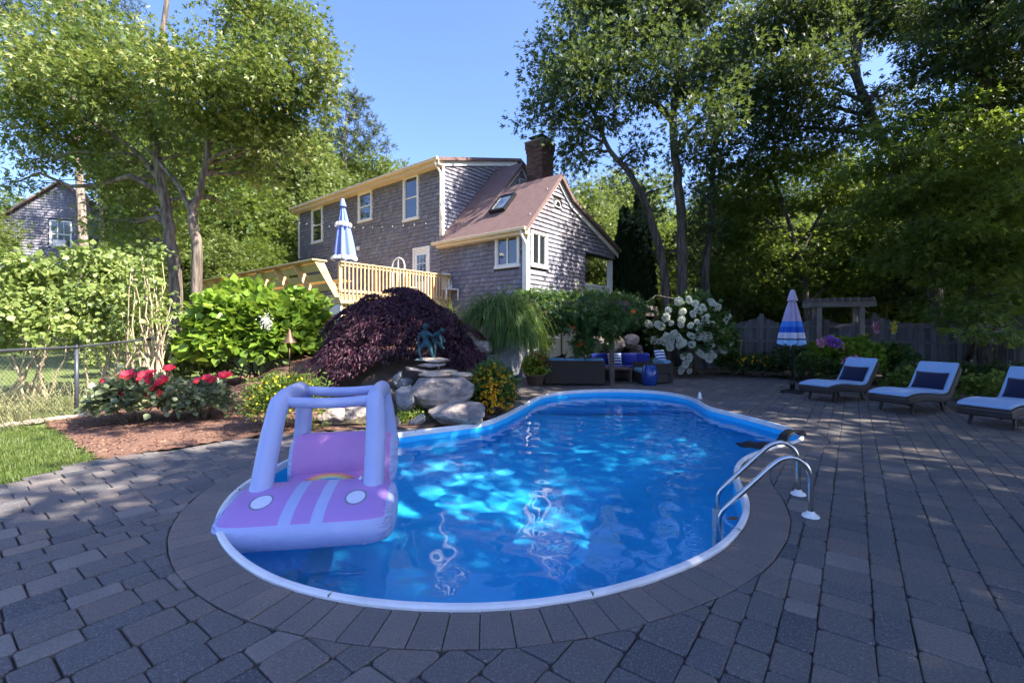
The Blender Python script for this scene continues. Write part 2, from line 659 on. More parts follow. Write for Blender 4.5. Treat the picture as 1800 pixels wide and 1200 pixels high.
MAT['purple_leaf'] = leafmat('purple_maple_leaf', [(.016, .009, .017), (.034, .014, .028), (.085, .026, .042)], .2, (.22, .04, .05), .5, .3)
MAT['fountain'] = leafmat('grass_fountain', [(.036, .085, .016), (.07, .135, .024), (.14, .21, .04)], .35, (.3, .4, .06), .5, .35)
MAT['dry_grass'] = leafmat('grass_dry', [(.24, .22, .10), (.33, .33, .15), (.42, .40, .22)], .3, None, .6, .3)
MAT['yellow'] = leafmat('petal_yellow', [(.75, .36, .01), (.85, .48, .015), (.9, .58, .03)], .25, None, .55, .3)
MAT['lemon'] = leafmat('petal_lemon', [(.70, .58, .03), (.8, .68, .05), (.85, .75, .1)], .3, None, .55, .3)
MAT['eye'] = M('flower_eye', (.03, .015, .008), None, 8, .9)
MAT['fine_green'] = leafmat('fine_leaf', [(.08, .13, .025), (.13, .20, .03), (.22, .28, .045)], .35, None, .5, .3)
MAT['white_petal'] = leafmat('petal_white', [(.62, .66, .52), (.76, .78, .68), (.85, .86, .80)], .2, None, .6, .3)
MAT['orange'] = leafmat('petal_orange', [(.75, .10, .03), (.82, .17, .05), (.85, .25, .09)], .3, None, .5, .3)
MAT['violet'] = leafmat('petal_violet', [(.20, .08, .5), (.35, .14, .6), (.55, .25, .6)], .3, None, .5, .3)
MAT['pink_petal'] = leafmat('petal_pink', [(.55, .18, .32), (.65, .28, .42), (.7, .4, .5)], .3, None, .5, .3)
MAT['vine'] = leafmat('vine_leaf', [(.03, .07, .02), (.05, .11, .026), (.10, .17, .04)], .35, (.25, .36, .06), .45, .4)
MAT['lime'] = leafmat('lime_leaf', [(.16, .26, .03), (.26, .36, .04), (.36, .42, .06)], .35, None, .5, .3)
MAT['rust_leaf'] = leafmat('rust_leaf', [(.25, .10, .04), (.32, .16, .05), (.25, .2, .06)], .35, None, .5, .3)


def shingle_mat():
    t = NT('weathered_shingle')
    p = t.pos()
    c = t.ramp(t.attr(), [(0, (.15, .15, .185)), (.35, (.20, .20, .24)), (.7, (.245, .245, .29)), (1, (.32, .315, .365))])
    mp = t.n('Mapping'); mp.inputs['Scale'].default_value = (9, 9, 2.2); t.l(p, mp.inputs[0])
    c = t.mix(t.ramp(t.noise(3.0, 5, .7, mp.outputs[0]), [(.34, (.4, .4, .4)), (.54, (0, 0, 0))]), c, (.10, .088, .105))
    c = t.mix(t.ramp(t.noise(.5, 3, .5, p), [(.42, (0, 0, 0)), (.62, (.4, .4, .4))]), c, (.17, .13, .125))
    t.l(c, t.b.inputs['Base Color'])
    t.b.inputs['Roughness'].default_value = .85
    t.b.inputs['Specular IOR Level'].default_value = .25
    mp2 = t.n('Mapping'); mp2.inputs['Scale'].default_value = (60, 60, 5); t.l(p, mp2.inputs[0])
    t.bump(t.noise(1, 4, .6, mp2.outputs[0]), .4, .01)
    return t.m


MAT['shingle'] = shingle_mat()
MAT['wallback'] = M('wall_backing', (.06, .05, .05), None, 4, .9)
MAT['roof'] = M('asphalt_roof', (.135, .084, .08), (.175, .11, .10), 5, .92, .5, 70, world=True)
MAT['cream'] = M('cream_paint', (.66, .50, .31), (.70, .55, .36), 3, .55, .05, 30)
MAT['white'] = M('white_paint', (.78, .76, .72), (.72, .70, .66), 3, .5, .05, 30)
MAT['plastic'] = M('white_plastic', (.80, .80, .80), (.62, .62, .63), 4, .35, .1, 30, lo=.4, hi=.75)
MAT['brick'] = M('chimney_brick', (.13, .065, .055), (.095, .052, .048), 6, .9, .5, 60, vary=.45)
MAT['mortar'] = M('mortar', (.22, .20, .18), None, 20, .95, .3)
MAT['metal_dark'] = M('dark_metal', (.03, .03, .032), None, 5, .4, metal=.6)
MAT['deckwood'] = M('deck_cedar', (.56, .37, .17), (.66, .47, .25), 4, .7, .25, 30, vary=.15)
MAT['deckgreen'] = M('deck_treated', (.44, .36, .15), (.52, .43, .20), 4, .75, .25, 30, vary=.15)
MAT['greywood'] = M('grey_cedar', (.085, .085, .095), (.135, .13, .138), 4, .88, .5, 30, vary=.35, stretch=(6, 6, .5))
MAT['greywood2'] = M('grey_arbor', (.17, .15, .135), (.24, .21, .19), 4, .88, .4, 30, vary=.2)
MAT['pergola'] = M('pergola_stain', (.07, .055, .05), (.11, .09, .08), 5, .8, .3, 30)
MAT['stone'] = M('field_stone', (.33, .275, .235), (.17, .155, .15), 5, .88, .8, 22, lo=.38, hi=.62)
MAT['stone_b'] = M('blue_stone', (.22, .225, .235), (.14, .14, .15), 5, .88, .8, 22)
MAT['stone_w'] = M('sandy_stone', (.46, .37, .28), (.34, .28, .22), 6, .88, .7, 26)
MAT['bronze'] = M('verdigris_bronze', (.018, .075, .10), (.01, .035, .045), 9, .55, .3, 40, metal=.25)
MAT['copper'] = M('aged_copper', (.17, .095, .06), (.11, .065, .045), 12, .5, .1, 50, metal=.5)
MAT['wicker'] = None
MAT['navy'] = M('navy_canvas', (.005, .009, .045), None, 40, .9, .2, 300, sheen=.2)
MAT['royal'] = M('royal_blue_cloth', (.01, .03, .30), None, 40, .9, .2, 300, sheen=.2)
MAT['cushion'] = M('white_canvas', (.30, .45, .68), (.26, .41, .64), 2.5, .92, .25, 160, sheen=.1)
MAT['sofa_cush'] = M('blue_cushion', (.13, .30, .46), (.11, .26, .42), 4, .9, .2, 200)
MAT['bluepot'] = M('cobalt_glaze', (.006, .04, .22), (.01, .06, .28), 5, .18, .1, 30, spec=.7)
MAT['terracotta'] = M('brown_pot', (.10, .065, .05), (.15, .1, .08), 6, .8, .3, 30)
MAT['steel'] = M('stainless', (.62, .61, .60), (.55, .54, .53), 12, .17, 0, metal=1.0)
MAT['chain'] = M('black_vinyl', (.012, .013, .015), None, 5, .45)
MAT['chainrail'] = M('grey_vinyl', (.05, .055, .07), None, 5, .4)
MAT['bamboo'] = M('bamboo', (.34, .24, .14), (.26, .18, .1), 9, .7, .2, 40)
MAT['black'] = M('black_rubber', (.012, .013, .016), None, 5, .55)
MAT['patioplain'] = MAT['sand']


def weave_mat():
    t = NT('resin_wicker')
    co = t.obj()
    w = t.n('TexWave', wave_type='BANDS', bands_direction='X'); w.inputs['Scale'].default_value = 22; t.l(co, w.inputs[0])
    w2 = t.n('TexWave', wave_type='BANDS', bands_direction='Z'); w2.inputs['Scale'].default_value = 26; t.l(co, w2.inputs[0])
    h = t.math('MAXIMUM', w.outputs['Fac'], w2.outputs['Fac'])
    t.l(t.ramp(h, [(.2, (.012, .009, .008)), (.9, (.045, .034, .03))]), t.b.inputs['Base Color'])
    t.b.inputs['Roughness'].default_value = .5
    t.bump(h, .6, .01)
    return t.m


MAT['wicker'] = weave_mat()


def glass_mat(name='window_glass', c=(.02, .025, .03), rough=.03, spec=1.0):
    t = NT(name)
    t.b.inputs['Base Color'].default_value = (*c, 1)
    t.b.inputs['Roughness'].default_value = rough
    t.b.inputs['Specular IOR Level'].default_value = spec
    t.b.inputs['Coat Weight'].default_value = .5
    t.b.inputs['Coat Roughness'].default_value = .02
    t.bump(t.noise(1.6, 2, .4, t.obj()), .03, .05)
    return t.m


MAT['glass'] = glass_mat()
MAT['skyglass'] = glass_mat('skylight_glass', (.10, .13, .16), .05, 1.0)


def water_mat():
    """clear water: refracts and mirrors on the rippled surface that is modelled in the mesh"""
    t = NT('pool_water')
    g = t.n('BsdfGlass'); g.inputs['IOR'].default_value = 1.33; g.inputs['Roughness'].default_value = 0.0
    g.inputs['Color'].default_value = (.96, 1.0, 1.0, 1)
    t.l(g.outputs[0], t.out.inputs[0])
    return t.m


MAT['water'] = water_mat()


def liner_mat():
    t = NT('blue_vinyl_liner')
    p = t.pos()
    c = t.ramp(t.noise(.7, 3, .5, p), [(.35, (.012, .46, .92)), (.65, (.016, .53, .97))])
    sp = t.noise(26, 4, .7, p)
    c = t.mix(t.ramp(sp, [(.42, (0, 0, 0)), (.62, (.45, .45, .45))]), c, (.04, .62, .98))
    t.l(c, t.b.inputs['Base Color'])
    t.b.inputs['Roughness'].default_value = .6
    return t.m


MAT['liner'] = liner_mat()

# ------------------------------------------------------------------ pool outline and ground
rim_px = [(376, 933), (395, 968), (430, 1000), (493, 1033), (560, 1050), (640, 1066), (780, 1075), (892, 1073), (1013, 1057), (1107, 1036), (1200, 1003),
          (1270, 968), (1312, 921), (1319, 884), (1305, 856), (1296, 837), (1303, 814), (1331, 798), (1377, 784), (1410, 776), (1417, 770),
          (1405, 759), (1377, 749), (1331, 737), (1284, 725), (1247, 716), (1228, 704), (1200, 695), (1153, 688), (1083, 685), (1013, 687),
          (967, 692), (939, 700), (915, 714), (883, 730), (850, 743), (803, 749), (747, 756), (691, 763), (610, 775), (540, 792), (481, 822),
          (424, 852), (385, 895)]
raw = [Vector(gp(*p).xy) for p in rim_px]
dense = catmull_closed(raw, 8)
# even spacing
def resample(pts, step):
    pts = pts + [pts[0]]
    ln = [0]
    for i in range(1, len(pts)): ln.append(ln[-1] + (pts[i] - pts[i - 1]).length)
    tot = ln[-1]
    n = max(3, round(tot / step))
    out = []
    j = 0
    for k in range(n):
        s = tot * k / n
        while ln[j + 1] < s: j += 1
        t = (s - ln[j]) / max(1e-9, ln[j + 1] - ln[j])
        out.append(pts[j].lerp(pts[j + 1], t))
    return out


def smooth_closed(pts, it):
    for _ in range(it):
        n = len(pts)
        pts = [(pts[i - 1] + pts[i] * 2 + pts[(i + 1) % n]) / 4 for i in range(n)]
    return pts


OUT = resample(smooth_closed(resample(dense, 0.1), 8), 0.1)
if sum(OUT[i].x * OUT[(i + 1) % len(OUT)].y - OUT[(i + 1) % len(OUT)].x * OUT[i].y for i in range(len(OUT))) < 0:
    OUT = OUT[::-1]


def offset(pts, d):
    n = len(pts)
    out = []
    for i in range(n):
        t = (pts[(i + 1) % n] - pts[i - 1]).normalized()
        out.append(pts[i] + Vector((t.y, -t.x)) * d)
    return out


OUTn = np.array([(p.x, p.y) for p in OUT])


def pool_dist(x, y):
    """signed distance to the pool rim, negative inside"""
    d = np.hypot(OUTn[:, 0] - x, OUTn[:, 1] - y)
    i = int(d.argmin())
    return (-d[i] if inside((x, y), OUT) else d[i]), i


def ground_h(x, y):
    """ground height: flat round the pool, a planted bank at the left back, gently rising land beyond"""
    h = 0.0
    b = max(0.0, min(1.0, (y - 7.6) / 4.0)) * max(0.0, min(1.0, (0.15 - x) / 1.4)) * max(0.0, min(1.0, (x + 7.2) / 2.0))
    h += 0.95 * b * b * (3 - 2 * b) * max(0, min(1, (30 - y) / 10))
    h += 0.035 * max(0.0, y - 9) * max(0.0, min(1.0, (-6 - x) / 3.0)) * (1 if y < 40 else 40 / y)
    h += 0.02 * max(0.0, y - 17) * max(0.0, min(1.0, (x - 3) / 4.0)) * (1 if y < 50 else 50 / y)
    h += 0.04 * max(0.0, min(30, y - 18))*max(0.0, min(1.0, (3 - x) / 4.0))*0.5
    return h


def build_ground():
    xs = np.concatenate([np.array([-160, -110, -80, -60, -45, -36, -30, -26, -22, -19, -16.5, -14.5]), np.arange(-13, 16.01, 0.25),
                         np.array([17, 19, 22, 26, 30, 36, 45, 60, 80, 110, 160])])
    ys = np.concatenate([np.array([-60, -40, -25, -15, -10, -7, -5]), np.arange(-4, 22.01, 0.25), np.array([23, 25, 27, 30, 34, 38, 44, 52, 65, 85, 120, 170, 240])])
    vs_ = [(x, y, ground_h(x, y) - 0.03 + (0.02 * mnoise.noise(Vector((x * .7, y * .7, 0))) if x < -5 or y > 16 else 0)) for y in ys for x in xs]
    nx = len(xs)
    ok = np.array([[True] * nx] * len(ys))
    fs_ = []
    for j in range(len(ys) - 1):
        for i in range(nx - 1):
            x, y = (xs[i] + xs[i + 1]) / 2, (ys[j] + ys[j + 1]) / 2
            if -3.5 < x < 5.5 and 1.5 < y < 12.5:
                if pool_dist(x, y)[0] < 0.22: continue
            b = j * nx + i
            fs_.append((b, b + 1, b + nx + 1, b + nx))
    mb = MB(); mb.v = vs_; mb.f = fs_; mb.r = [.5] * len(vs_)
    o = mb.build('ground', MAT['lawn'], None, True, fix=False)
    tag(o, kind='structure')


build_ground()


def ring(mb, a, b, za, zb):
    n = len(a)
    base = len(mb.v)
    for i in range(n):
        mb.v.append((a[i].x, a[i].y, za)); mb.v.append((b[i].x, b[i].y, zb)); mb.r += [.5, .5]
    for i in range(n):
        j = (i + 1) % n
        mb.f.append((base + 2 * i, base + 2 * j, base + 2 * j + 1, base + 2 * i + 1))


WATER_Z = -0.13
RIM_W = 0.046
pool = empty('swimming_pool', (0.6, 6, 0), 0, 'freeform blue lined swimming pool with white rim set in the paved patio', 'pool')
inn = offset(OUT, -RIM_W)
def pool_local(mb):
    mb.v = [(x - .6, y - 6, z) for x, y, z in mb.v]
    return mb
mb = MB()
lip = [(0.0, -0.03), (0.004, 0.012), (-0.008, 0.022), (-0.03, 0.026), (-RIM_W + .006, 0.022), (-RIM_W, 0.008), (-RIM_W - .004, -0.05), (-RIM_W + .01, -.055)]
for (d0, z0), (d1, z1) in zip(lip[:-1], lip[1:]):
    ring(mb, offset(OUT, d0), offset(OUT, d1), z0, z1)
pool_local(mb).build('rim', MAT['plastic'], pool, True)
jn = offset(OUT, -RIM_W / 2)
for k in range(0, len(OUT), 15):
    t_ = (OUT[(k + 1) % len(OUT)] - OUT[k - 1]).normalized(); n_ = Vector((t_.y, -t_.x)); j_ = MB()
    for (w_, z_) in ((RIM_W * .56, .0265),):
        p_ = jn[k]
        j_.hexa([(*(p_ - t_ * .004 - n_ * w_), .0), (*(p_ + t_ * .004 - n_ * w_), .0), (*(p_ + t_ * .004 + n_ * w_), .0), (*(p_ - t_ * .004 + n_ * w_), .0),
                 (*(p_ - t_ * .004 - n_ * w_), z_ - .002), (*(p_ + t_ * .004 - n_ * w_), z_ - .002), (*(p_ + t_ * .004 + n_ * w_), z_), (*(p_ - t_ * .004 + n_ * w_), z_)])
    pool_local(j_).build('rim_joint', MAT['mortar'], pool)
mb = MB()
wall_in = offset(OUT, -RIM_W - .001)
ring(mb, wall_in, wall_in, -0.03, -1.15)
pool_local(mb).build('wall', MAT['liner'], pool, True).cycles.is_caustics_receiver = True
# vinyl floor: shallow by the steps, deeper in the middle
mb = MB()
cen = Vector((0.55, 5.6))
levels = [1.0, .9, .75, .55, .3, .08]
rings = [[cen + (p - cen) * k for p in wall_in] for k in levels]
zl = [-1.12, -1.16, -1.3, -1.45, -1.55, -1.57]
for i in range(len(levels) - 1):
    ring(mb, rings[i], rings[i + 1], zl[i], zl[i + 1])
mb.add([(p.x, p.y, zl[-1]) for p in rings[-1]], [tuple(range(len(rings[-1])))])
pool_local(mb).build('floor', MAT['liner'], pool, True).cycles.is_caustics_receiver = True
# moulded entry steps at the far end
for k, (yy, zt) in enumerate(((10.35, -.52), (9.95, -.80))):
    mb = MB()
    poly = [(p.x, p.y) for p in wall_in if p.y > yy]
    poly = sorted(poly, key=lambda q: q[0])
    ptsf = [(poly[0][0], yy)] + poly + [(poly[-1][0], yy)]
    nn = len(ptsf)
    mb.add([(x, y, -1.14) for x, y in ptsf] + [(x, y, zt) for x, y in ptsf], [tuple(range(nn, 2 * nn))] + [(0, nn - 1, 2 * nn - 1, nn)])
    bevel(pool_local(mb).build('step', MAT['liner'], pool, False), .03, 2).cycles.is_caustics_receiver = True
# water
import bmesh
def water():
    step = .028
    xs = np.arange(OUTn[:, 0].min() - .1, OUTn[:, 0].max() + .1, step); ys = np.arange(OUTn[:, 1].min() - .1, OUTn[:, 1].max() + .1, step)
    X, Y = np.meshgrid(xs, ys)
    Z = np.full_like(X, WATER_Z)
    r_ = np.random.default_rng(3)
    for k in range(46):
        lam = r_.uniform(.12, .42); th = r_.normal(.6, .9); kk = 2 * math.pi / lam
        Z += 0.00021 * (lam / .25) ** 1.1 * np.sin(kk * (X * math.cos(th) + Y * math.sin(th)) + r_.uniform(0, 6.28)) * (0.75 + .5 * np.sin(X * .7 + Y * .9 + k))
    pl = np.array([(p.x, p.y) for p in offset(OUT, -RIM_W + .03)])
    cx, cy = X[:-1, :-1] + step / 2, Y[:-1, :-1] + step / 2
    ins = np.zeros(cx.shape, bool)
    j = len(pl) - 1
    for i in range(len(pl)):
        (xi, yi), (xj, yj) = pl[i], pl[j]
        if yi != yj:
            ins ^= ((yi > cy) != (yj > cy)) & (cx < (xj - xi) * (cy - yi) / (yj - yi) + xi)
        j = i
    ny, nx = X.shape
    idx = (np.arange(ny - 1)[:, None] * nx + np.arange(nx - 1)[None, :])[ins]
    F = np.stack([idx, idx + 1, idx + nx + 1, idx + nx], 1)
    uq, inv = np.unique(F, return_inverse=True)
    V_ = np.stack([X.ravel(), Y.ravel(), Z.ravel()], 1)[uq]
    me = np_mesh('water', V_, inv.ravel().astype(np.int32), 4, None, True)
    o = tag(link('water', me, MAT['water']), kind='structure')
    o.cycles.is_caustics_caster = True
water()

# ------------------------------------------------------------------ paving
COPE_W = 0.29
cope_out = offset(OUT, COPE_W)
patio_poly = [(-5.6, -4), (-5.2, 1.5), (-5.0, 4.3), (-4.92, 4.9), (-4.75, 5.35), (-4.3, 5.72), (-3.85, 6.2), (-3.3, 6.55), (-2.6, 6.85), (-1.9, 7.1), (-1.0, 7.4),
              (-.3, 8.4), (-.1, 9.6), (-.25, 11.2), (-.2, 12.6), (.2, 14.4), (5.2, 15.6), (8.6, 15.4), (8.2, 12.6), (8.9, 11.2), (9.3, 9.6), (10.0, 8.0), (11.2, 5.0), (13, 0), (14, -4)]
patio = empty('patio', (0, 0, 0), 0, kind='structure')
mb = MB()
ring(mb, offset(OUT, .01), offset(OUT, .75), -.014, -.016)
mb.build('joint_bed', MAT['sand'], patio, False)
coping = empty('pool_coping', (0, 0, 0), 0, kind='structure')


def piece_mesh(poly, z, ch, r, tilt=(0, 0), depth=.05, soft=True):
    """one paving piece with a worn, rounded upper edge from a convex 2D outline"""
    n = len(poly)
    c = sum(poly, Vector((0, 0))) / n
    def shr(d):
        out = []
        for i in range(n):
            a, b, e = poly[i - 1], poly[i], poly[(i + 1) % n]
            t1 = (b - a).normalized(); t2 = (e - b).normalized()
            n1 = Vector((-t1.y, t1.x)); n2 = Vector((-t2.y, t2.x))
            m = (n1 + n2)
            q = max(.35, (1 + n1.dot(n2)))
            out.append(b + m * (d / q))
        return out
    lev = [(0, -depth), (0, -ch), (ch * .35, -ch * .3), (ch, 0)] if soft else [(0, -depth), (0, -ch), (ch, 0)]
    v = []
    for d, dz in lev:
        for p in shr(d):
            v.append((p.x, p.y, z + dz + (p - c).dot(Vector(tilt))))
    f = []
    for k in range(len(lev) - 1):
        for i in range(n):
            j = (i + 1) % n
            f.append((k * n + i, k * n + j, (k + 1) * n + j, (k + 1) * n + i))
    f.append(tuple((len(lev) - 1) * n + i for i in range(n)))
    return v, f


def piece_obj(name, poly, parent, r, z=0.0, ch=.008, mat='paver'):
    c = sum(poly, Vector((0, 0))) / len(poly)
    v, f = piece_mesh([p - c for p in poly], 0, ch, r, (rnd.gauss(0, .006), rnd.gauss(0, .006)))
    mb = MB(); mb.add(v, f, r)
    me = mb.mesh(name)
    o = link(name, me, MAT[mat], parent)
    o.location = (c.x, c.y, z)
    return o


ce = resample(OUT, .158)
nce = len(ce)
for i in range(nce):
    a, b = ce[i], ce[(i + 1) % nce]
    t0 = (ce[(i + 1) % nce] - ce[i - 1]).normalized(); t1 = (ce[(i + 2) % nce] - ce[i]).normalized()
    n0, n1 = Vector((t0.y, -t0.x)), Vector((t1.y, -t1.x))
    g = .0022
    d = (b - a).normalized()
    w = COPE_W - .002 + rnd.gauss(0, .002)
    p = [a + d * g + n0 * .006, a + d * g * 1.0 + n0 * w, b - d * g + n1 * w, b - d * g + n1 * .006]
    if p[0].y > 7.0 and p[0].x < -.25: continue          # under the rock bank
    piece_obj('coping_paver', p, coping, rnd.random() * .8 + .15, rnd.gauss(0, .0012), .005, 'coping')


def clip_half(poly, p0, n):
    out = []
    m = len(poly)
    for i in range(m):
        a, b = poly[i], poly[(i + 1) % m]
        da, db = (a - p0).dot(n), (b - p0).dot(n)
        if da >= 0: out.append(a)
        if (da >= 0) != (db >= 0): out.append(a.lerp(b, da / (da - db)))
    return out


def area(poly):
    return abs(sum(poly[i].x * poly[(i + 1) % len(poly)].y - poly[(i + 1) % len(poly)].x * poly[i].y for i in range(len(poly)))) / 2


def lay_patio():
    A = Vector((.60, .80)); B = Vector((-.80, .60))      # course direction and across
    rr = random.Random(5)
    pieces = []
    def put(a, l, b, w):
        # a runs along the course (direction A), b across it (direction B)
        c = A * (a + l / 2) + B * (b + w / 2)
        if not (-6 < c.x < 14 and .2 < c.y < 16 and abs(c.x) < 1.45 * c.y + 2.0): return
        if not inside(c, patio_poly): return
        d, i = pool_dist(c.x, c.y)
        if d < -.05: return
        ge, gr = rr.uniform(.002, .0055), rr.uniform(.001, .0028)
        j = lambda: Vector((rr.gauss(0, .0018), rr.gauss(0, .0018)))
        p = [A * (a + ge) + B * (b + gr) + j(), A * (a + l - ge) + B * (b + gr) + j(), A * (a + l - ge) + B * (b + w - gr) + j(), A * (a + ge) + B * (b + w - gr) + j()]
        if c.y < 6.5:                                       # tumbled, knocked-off corners
            q = []
            for k in range(4):
                k0 = rr.uniform(.009, .022)
                q.append(p[k] + (p[k - 1] - p[k]).normalized() * k0); q.append(p[k] + (p[(k + 1) % 4] - p[k]).normalized() * k0)
            p = q
        if d < COPE_W + .25:
            co = cope_out[i]
            t = (cope_out[(i + 1) % len(cope_out)] - cope_out[i - 1]).normalized()
            n = Vector((t.y, -t.x))
            p = clip_half(p, co + n * .002, n)
        if len(p) >= 3 and area(p) > .0012:
            if sum(p[k].x * p[(k + 1) % len(p)].y - p[(k + 1) % len(p)].x * p[k].y for k in range(len(p))) < 0: p = p[::-1]
            pieces.append((c, p, min(1, max(0, rr.gauss(.45, .27)))))
    b = -16.0
    while b < 16:
        w = rr.choice((.155, .155, .235, .235, .2))
        a = -9 + rr.random() * .3
        while a < 20:
            l = rr.choice((.155, .235, .235, .235, .31))
            put(a, l, b, w)
            a += l
        b += w
    pieces.sort(key=lambda q: q[0].length * (0.9 + .1 * abs(q[0].x)) + (0 if q[0].y > 1.9 and abs(q[0].x) < 1.14 * q[0].y + .1 else 50))
    rest = MB()
    for k, (c, p, r) in enumerate(pieces):
        z = rr.gauss(0, .0022)
        if k < 300:
            piece_obj('paver', p, patio, r, z, .0075)
        else:
            v, f = piece_mesh(p, z, .007, r, (rr.gauss(0, .006), rr.gauss(0, .006)), soft=c.y < 7)
            rest.add(v, f, r)
    tag(rest.build('paving', MAT['paver'], patio, False, fix=False), kind='stuff')
    mb = MB()
    n = len(patio_poly)
    bm = bmesh.new()
    # soil bed under the pavers, cut round the pool
    xs = np.arange(-6, 14.3, .25); ys = np.arange(-4, 16, .25)
    for x in xs:
        for y in ys:
            if inside((x + .125, y + .125), patio_poly) and pool_dist(x + .125, y + .125)[0] > .35:
                mb.add([(x, y, -.02), (x + .25, y, -.02), (x + .25, y + .25, -.02), (x, y + .25, -.02)], [(0, 1, 2, 3)])
    tag(mb.build('sand_bed', MAT['sand'], patio, False, fix=False), kind='stuff')


lay_patio()

# mulch bed at the left and planting beds
def sheet(name, poly, mat, z, res=.2, rough=.02, kind='structure', follow=True):
    mb = MB()
    xs0, xs1 = min(p[0] for p in poly), max(p[0] for p in poly)
    ys0, ys1 = min(p[1] for p in poly), max(p[1] for p in poly)
    nx, ny = int((xs1 - xs0) / res) + 2, int((ys1 - ys0) / res) + 2
    idx = {}
    def vid(i, j):
        if (i, j) not in idx:
            x, y = xs0 + i * res, ys0 + j * res
            idx[(i, j)] = len(mb.v)
            mb.v.append((x, y, ground_h(x, y) + z + rough * mnoise.noise(Vector((x * 2.3, y * 2.3, 3))))); mb.r.append(.5)
        return idx[(i, j)]
    for j in range(ny):
        for i in range(nx):
            cx, cy = xs0 + (i + .5) * res, ys0 + (j + .5) * res
            if inside((cx, cy), poly) and pool_dist(cx, cy)[0] > .12:
                mb.f.append((vid(i, j), vid(i + 1, j), vid(i + 1, j + 1), vid(i, j + 1)))
    o = mb.build(name, mat, None, True, fix=False)
    return tag(o, kind=kind)


mulch_poly = [(-4.78, 5.30), (-4.3, 5.70), (-3.85, 6.18), (-3.3, 6.53), (-2.6, 6.83), (-1.9, 6.9), (-1.2, 7.0), (-.5, 7.6), (-.1, 8.6), (.05, 9.6), (.0, 11.2), (.2, 13.2), (-.3, 15), (-8.2, 15),
              (-8.0, 11.5), (-7.8, 8.3), (-7.6, 7.5), (-7.2, 7.05), (-6.4, 6.55), (-5.7, 5.95)]
sheet('mulch_bed', mulch_poly, MAT['mulch'], .012, .1, .02)
bed_poly = [(5.0, 15.3), (8.7, 15.2), (8.3, 12.5), (9.0, 11.1), (9.4, 9.5), (10.1, 7.9), (11.3, 4.9), (15, 4.9), (16.5, 11), (14, 16.5), (9, 18), (5, 17.5)]
sheet('planting_bed', bed_poly, MAT['soil'], .012, .2, .03)


def chips():
    pts = []
    while len(pts) < 9000:
        x, y = rng.uniform(-7.8, -2.5), rng.uniform(5.3, 10.5)
        if inside((x, y), mulch_poly): pts.append((x, y, ground_h(x, y) + .02))
    P = np.array(pts)
    D = rng.normal(size=P.shape); D[:, 2] *= .25
    v, f, r = leaves(P, D, rng.uniform(.02, .055, len(P)), 'dia', .5, 1.2)
    tag(leaf_obj('mulch_chips', [(v, f, r)], MAT['chip'], None), 'brown bark chips scattered over the mulch bed', 'mulch', kind='stuff')


chips()


def lawn_blades():
    pts = []
    poly = [(-4.98, 3.6), (-4.95, 4.5), (-4.9, 4.95), (-4.76, 5.33), (-5.7, 5.95), (-6.4, 6.55), (-7.2, 7.05), (-9, 7.3), (-9, 3.6)]
    while len(pts) < 42000:
        x, y = rng.uniform(-8.6, -4.7), rng.uniform(3.8, 7.3)
        if inside((x, y), poly): pts.append((x, y, -.03))
    P = np.array(pts)
    D = rng.normal(size=P.shape) * .45; D[:, 2] = 1
    v, f, r = blades(P, D, rng.uniform(.035, .085, len(P)), .006, 2, .8)
    tag(leaf_obj('lawn_grass', [(v, f, r)], MAT['grass'], None), 'short green lawn grass beside the patio edge', 'grass', kind='stuff')


lawn_blades()
# ------------------------------------------------------------------ the house
HU = Vector((-.78, .626, 0)); HV = Vector((.626, .78, 0)); UP = Vector((0, 0, 1))
HO = Vector((.45, 14.5, 0))


def H(s, t, z=0.0):
    return HO + HU * s + HV * t + UP * z


house = empty('house', HO, 0, 'weathered grey shingled house with reddish roof and brick chimney behind the pool', 'house')
def hl(mb):
    mb.v = [(x - HO.x, y - HO.y, z) for x, y, z in mb.v]
    return mb
def hb(mb, name, mat, parent=None, smooth=False):
    return hl(mb).build(name, mat, parent or house, smooth)


def shingle_wall(mb, o, d, n, poly, holes=(), row=.15, seed=1):
    rr = random.Random(seed)
    zmin, zmax = min(p[1] for p in poly), max(p[1] for p in poly)
    amin, amax = min(p[0] for p in poly), max(p[0] for p in poly)
    o, d, n = Vector(o), Vector(d), Vector(n)
    z = zmin
    while z < zmax - .02:
        a = amin - rr.random() * .12
        while a < amax:
            w = rr.uniform(.09, .19)
            a0, a1 = max(a, amin), min(a + w, amax)
            a += w
            if a1 - a0 < .015: continue
            ca, cz = (a0 + a1) / 2, z + row / 2
            if not inside((ca, cz), poly): continue
            if any(h[0] - .02 < ca < h[1] + .02 and h[2] - .05 < cz < h[3] + .05 for h in holes): continue
            zb = z + rr.gauss(0, .004)
            t = rr.uniform(.046, .060)
            q = lambda x, m, zz: o + d * x + n * m + UP * zz
            g = .004
            ps = [q(a0 + g, .001, zb), q(a1 - g, .001, zb), q(a1 - g, t, zb), q(a0 + g, t, zb), q(a1 - g, .006, z + row + .012), q(a0 + g, .006, z + row + .012)]
            mb.add(ps, [(3, 2, 4, 5), (0, 1, 2, 3), (1, 4, 2), (0, 3, 5)], min(1, max(0, rr.gauss(.5, .2))))
        z += row


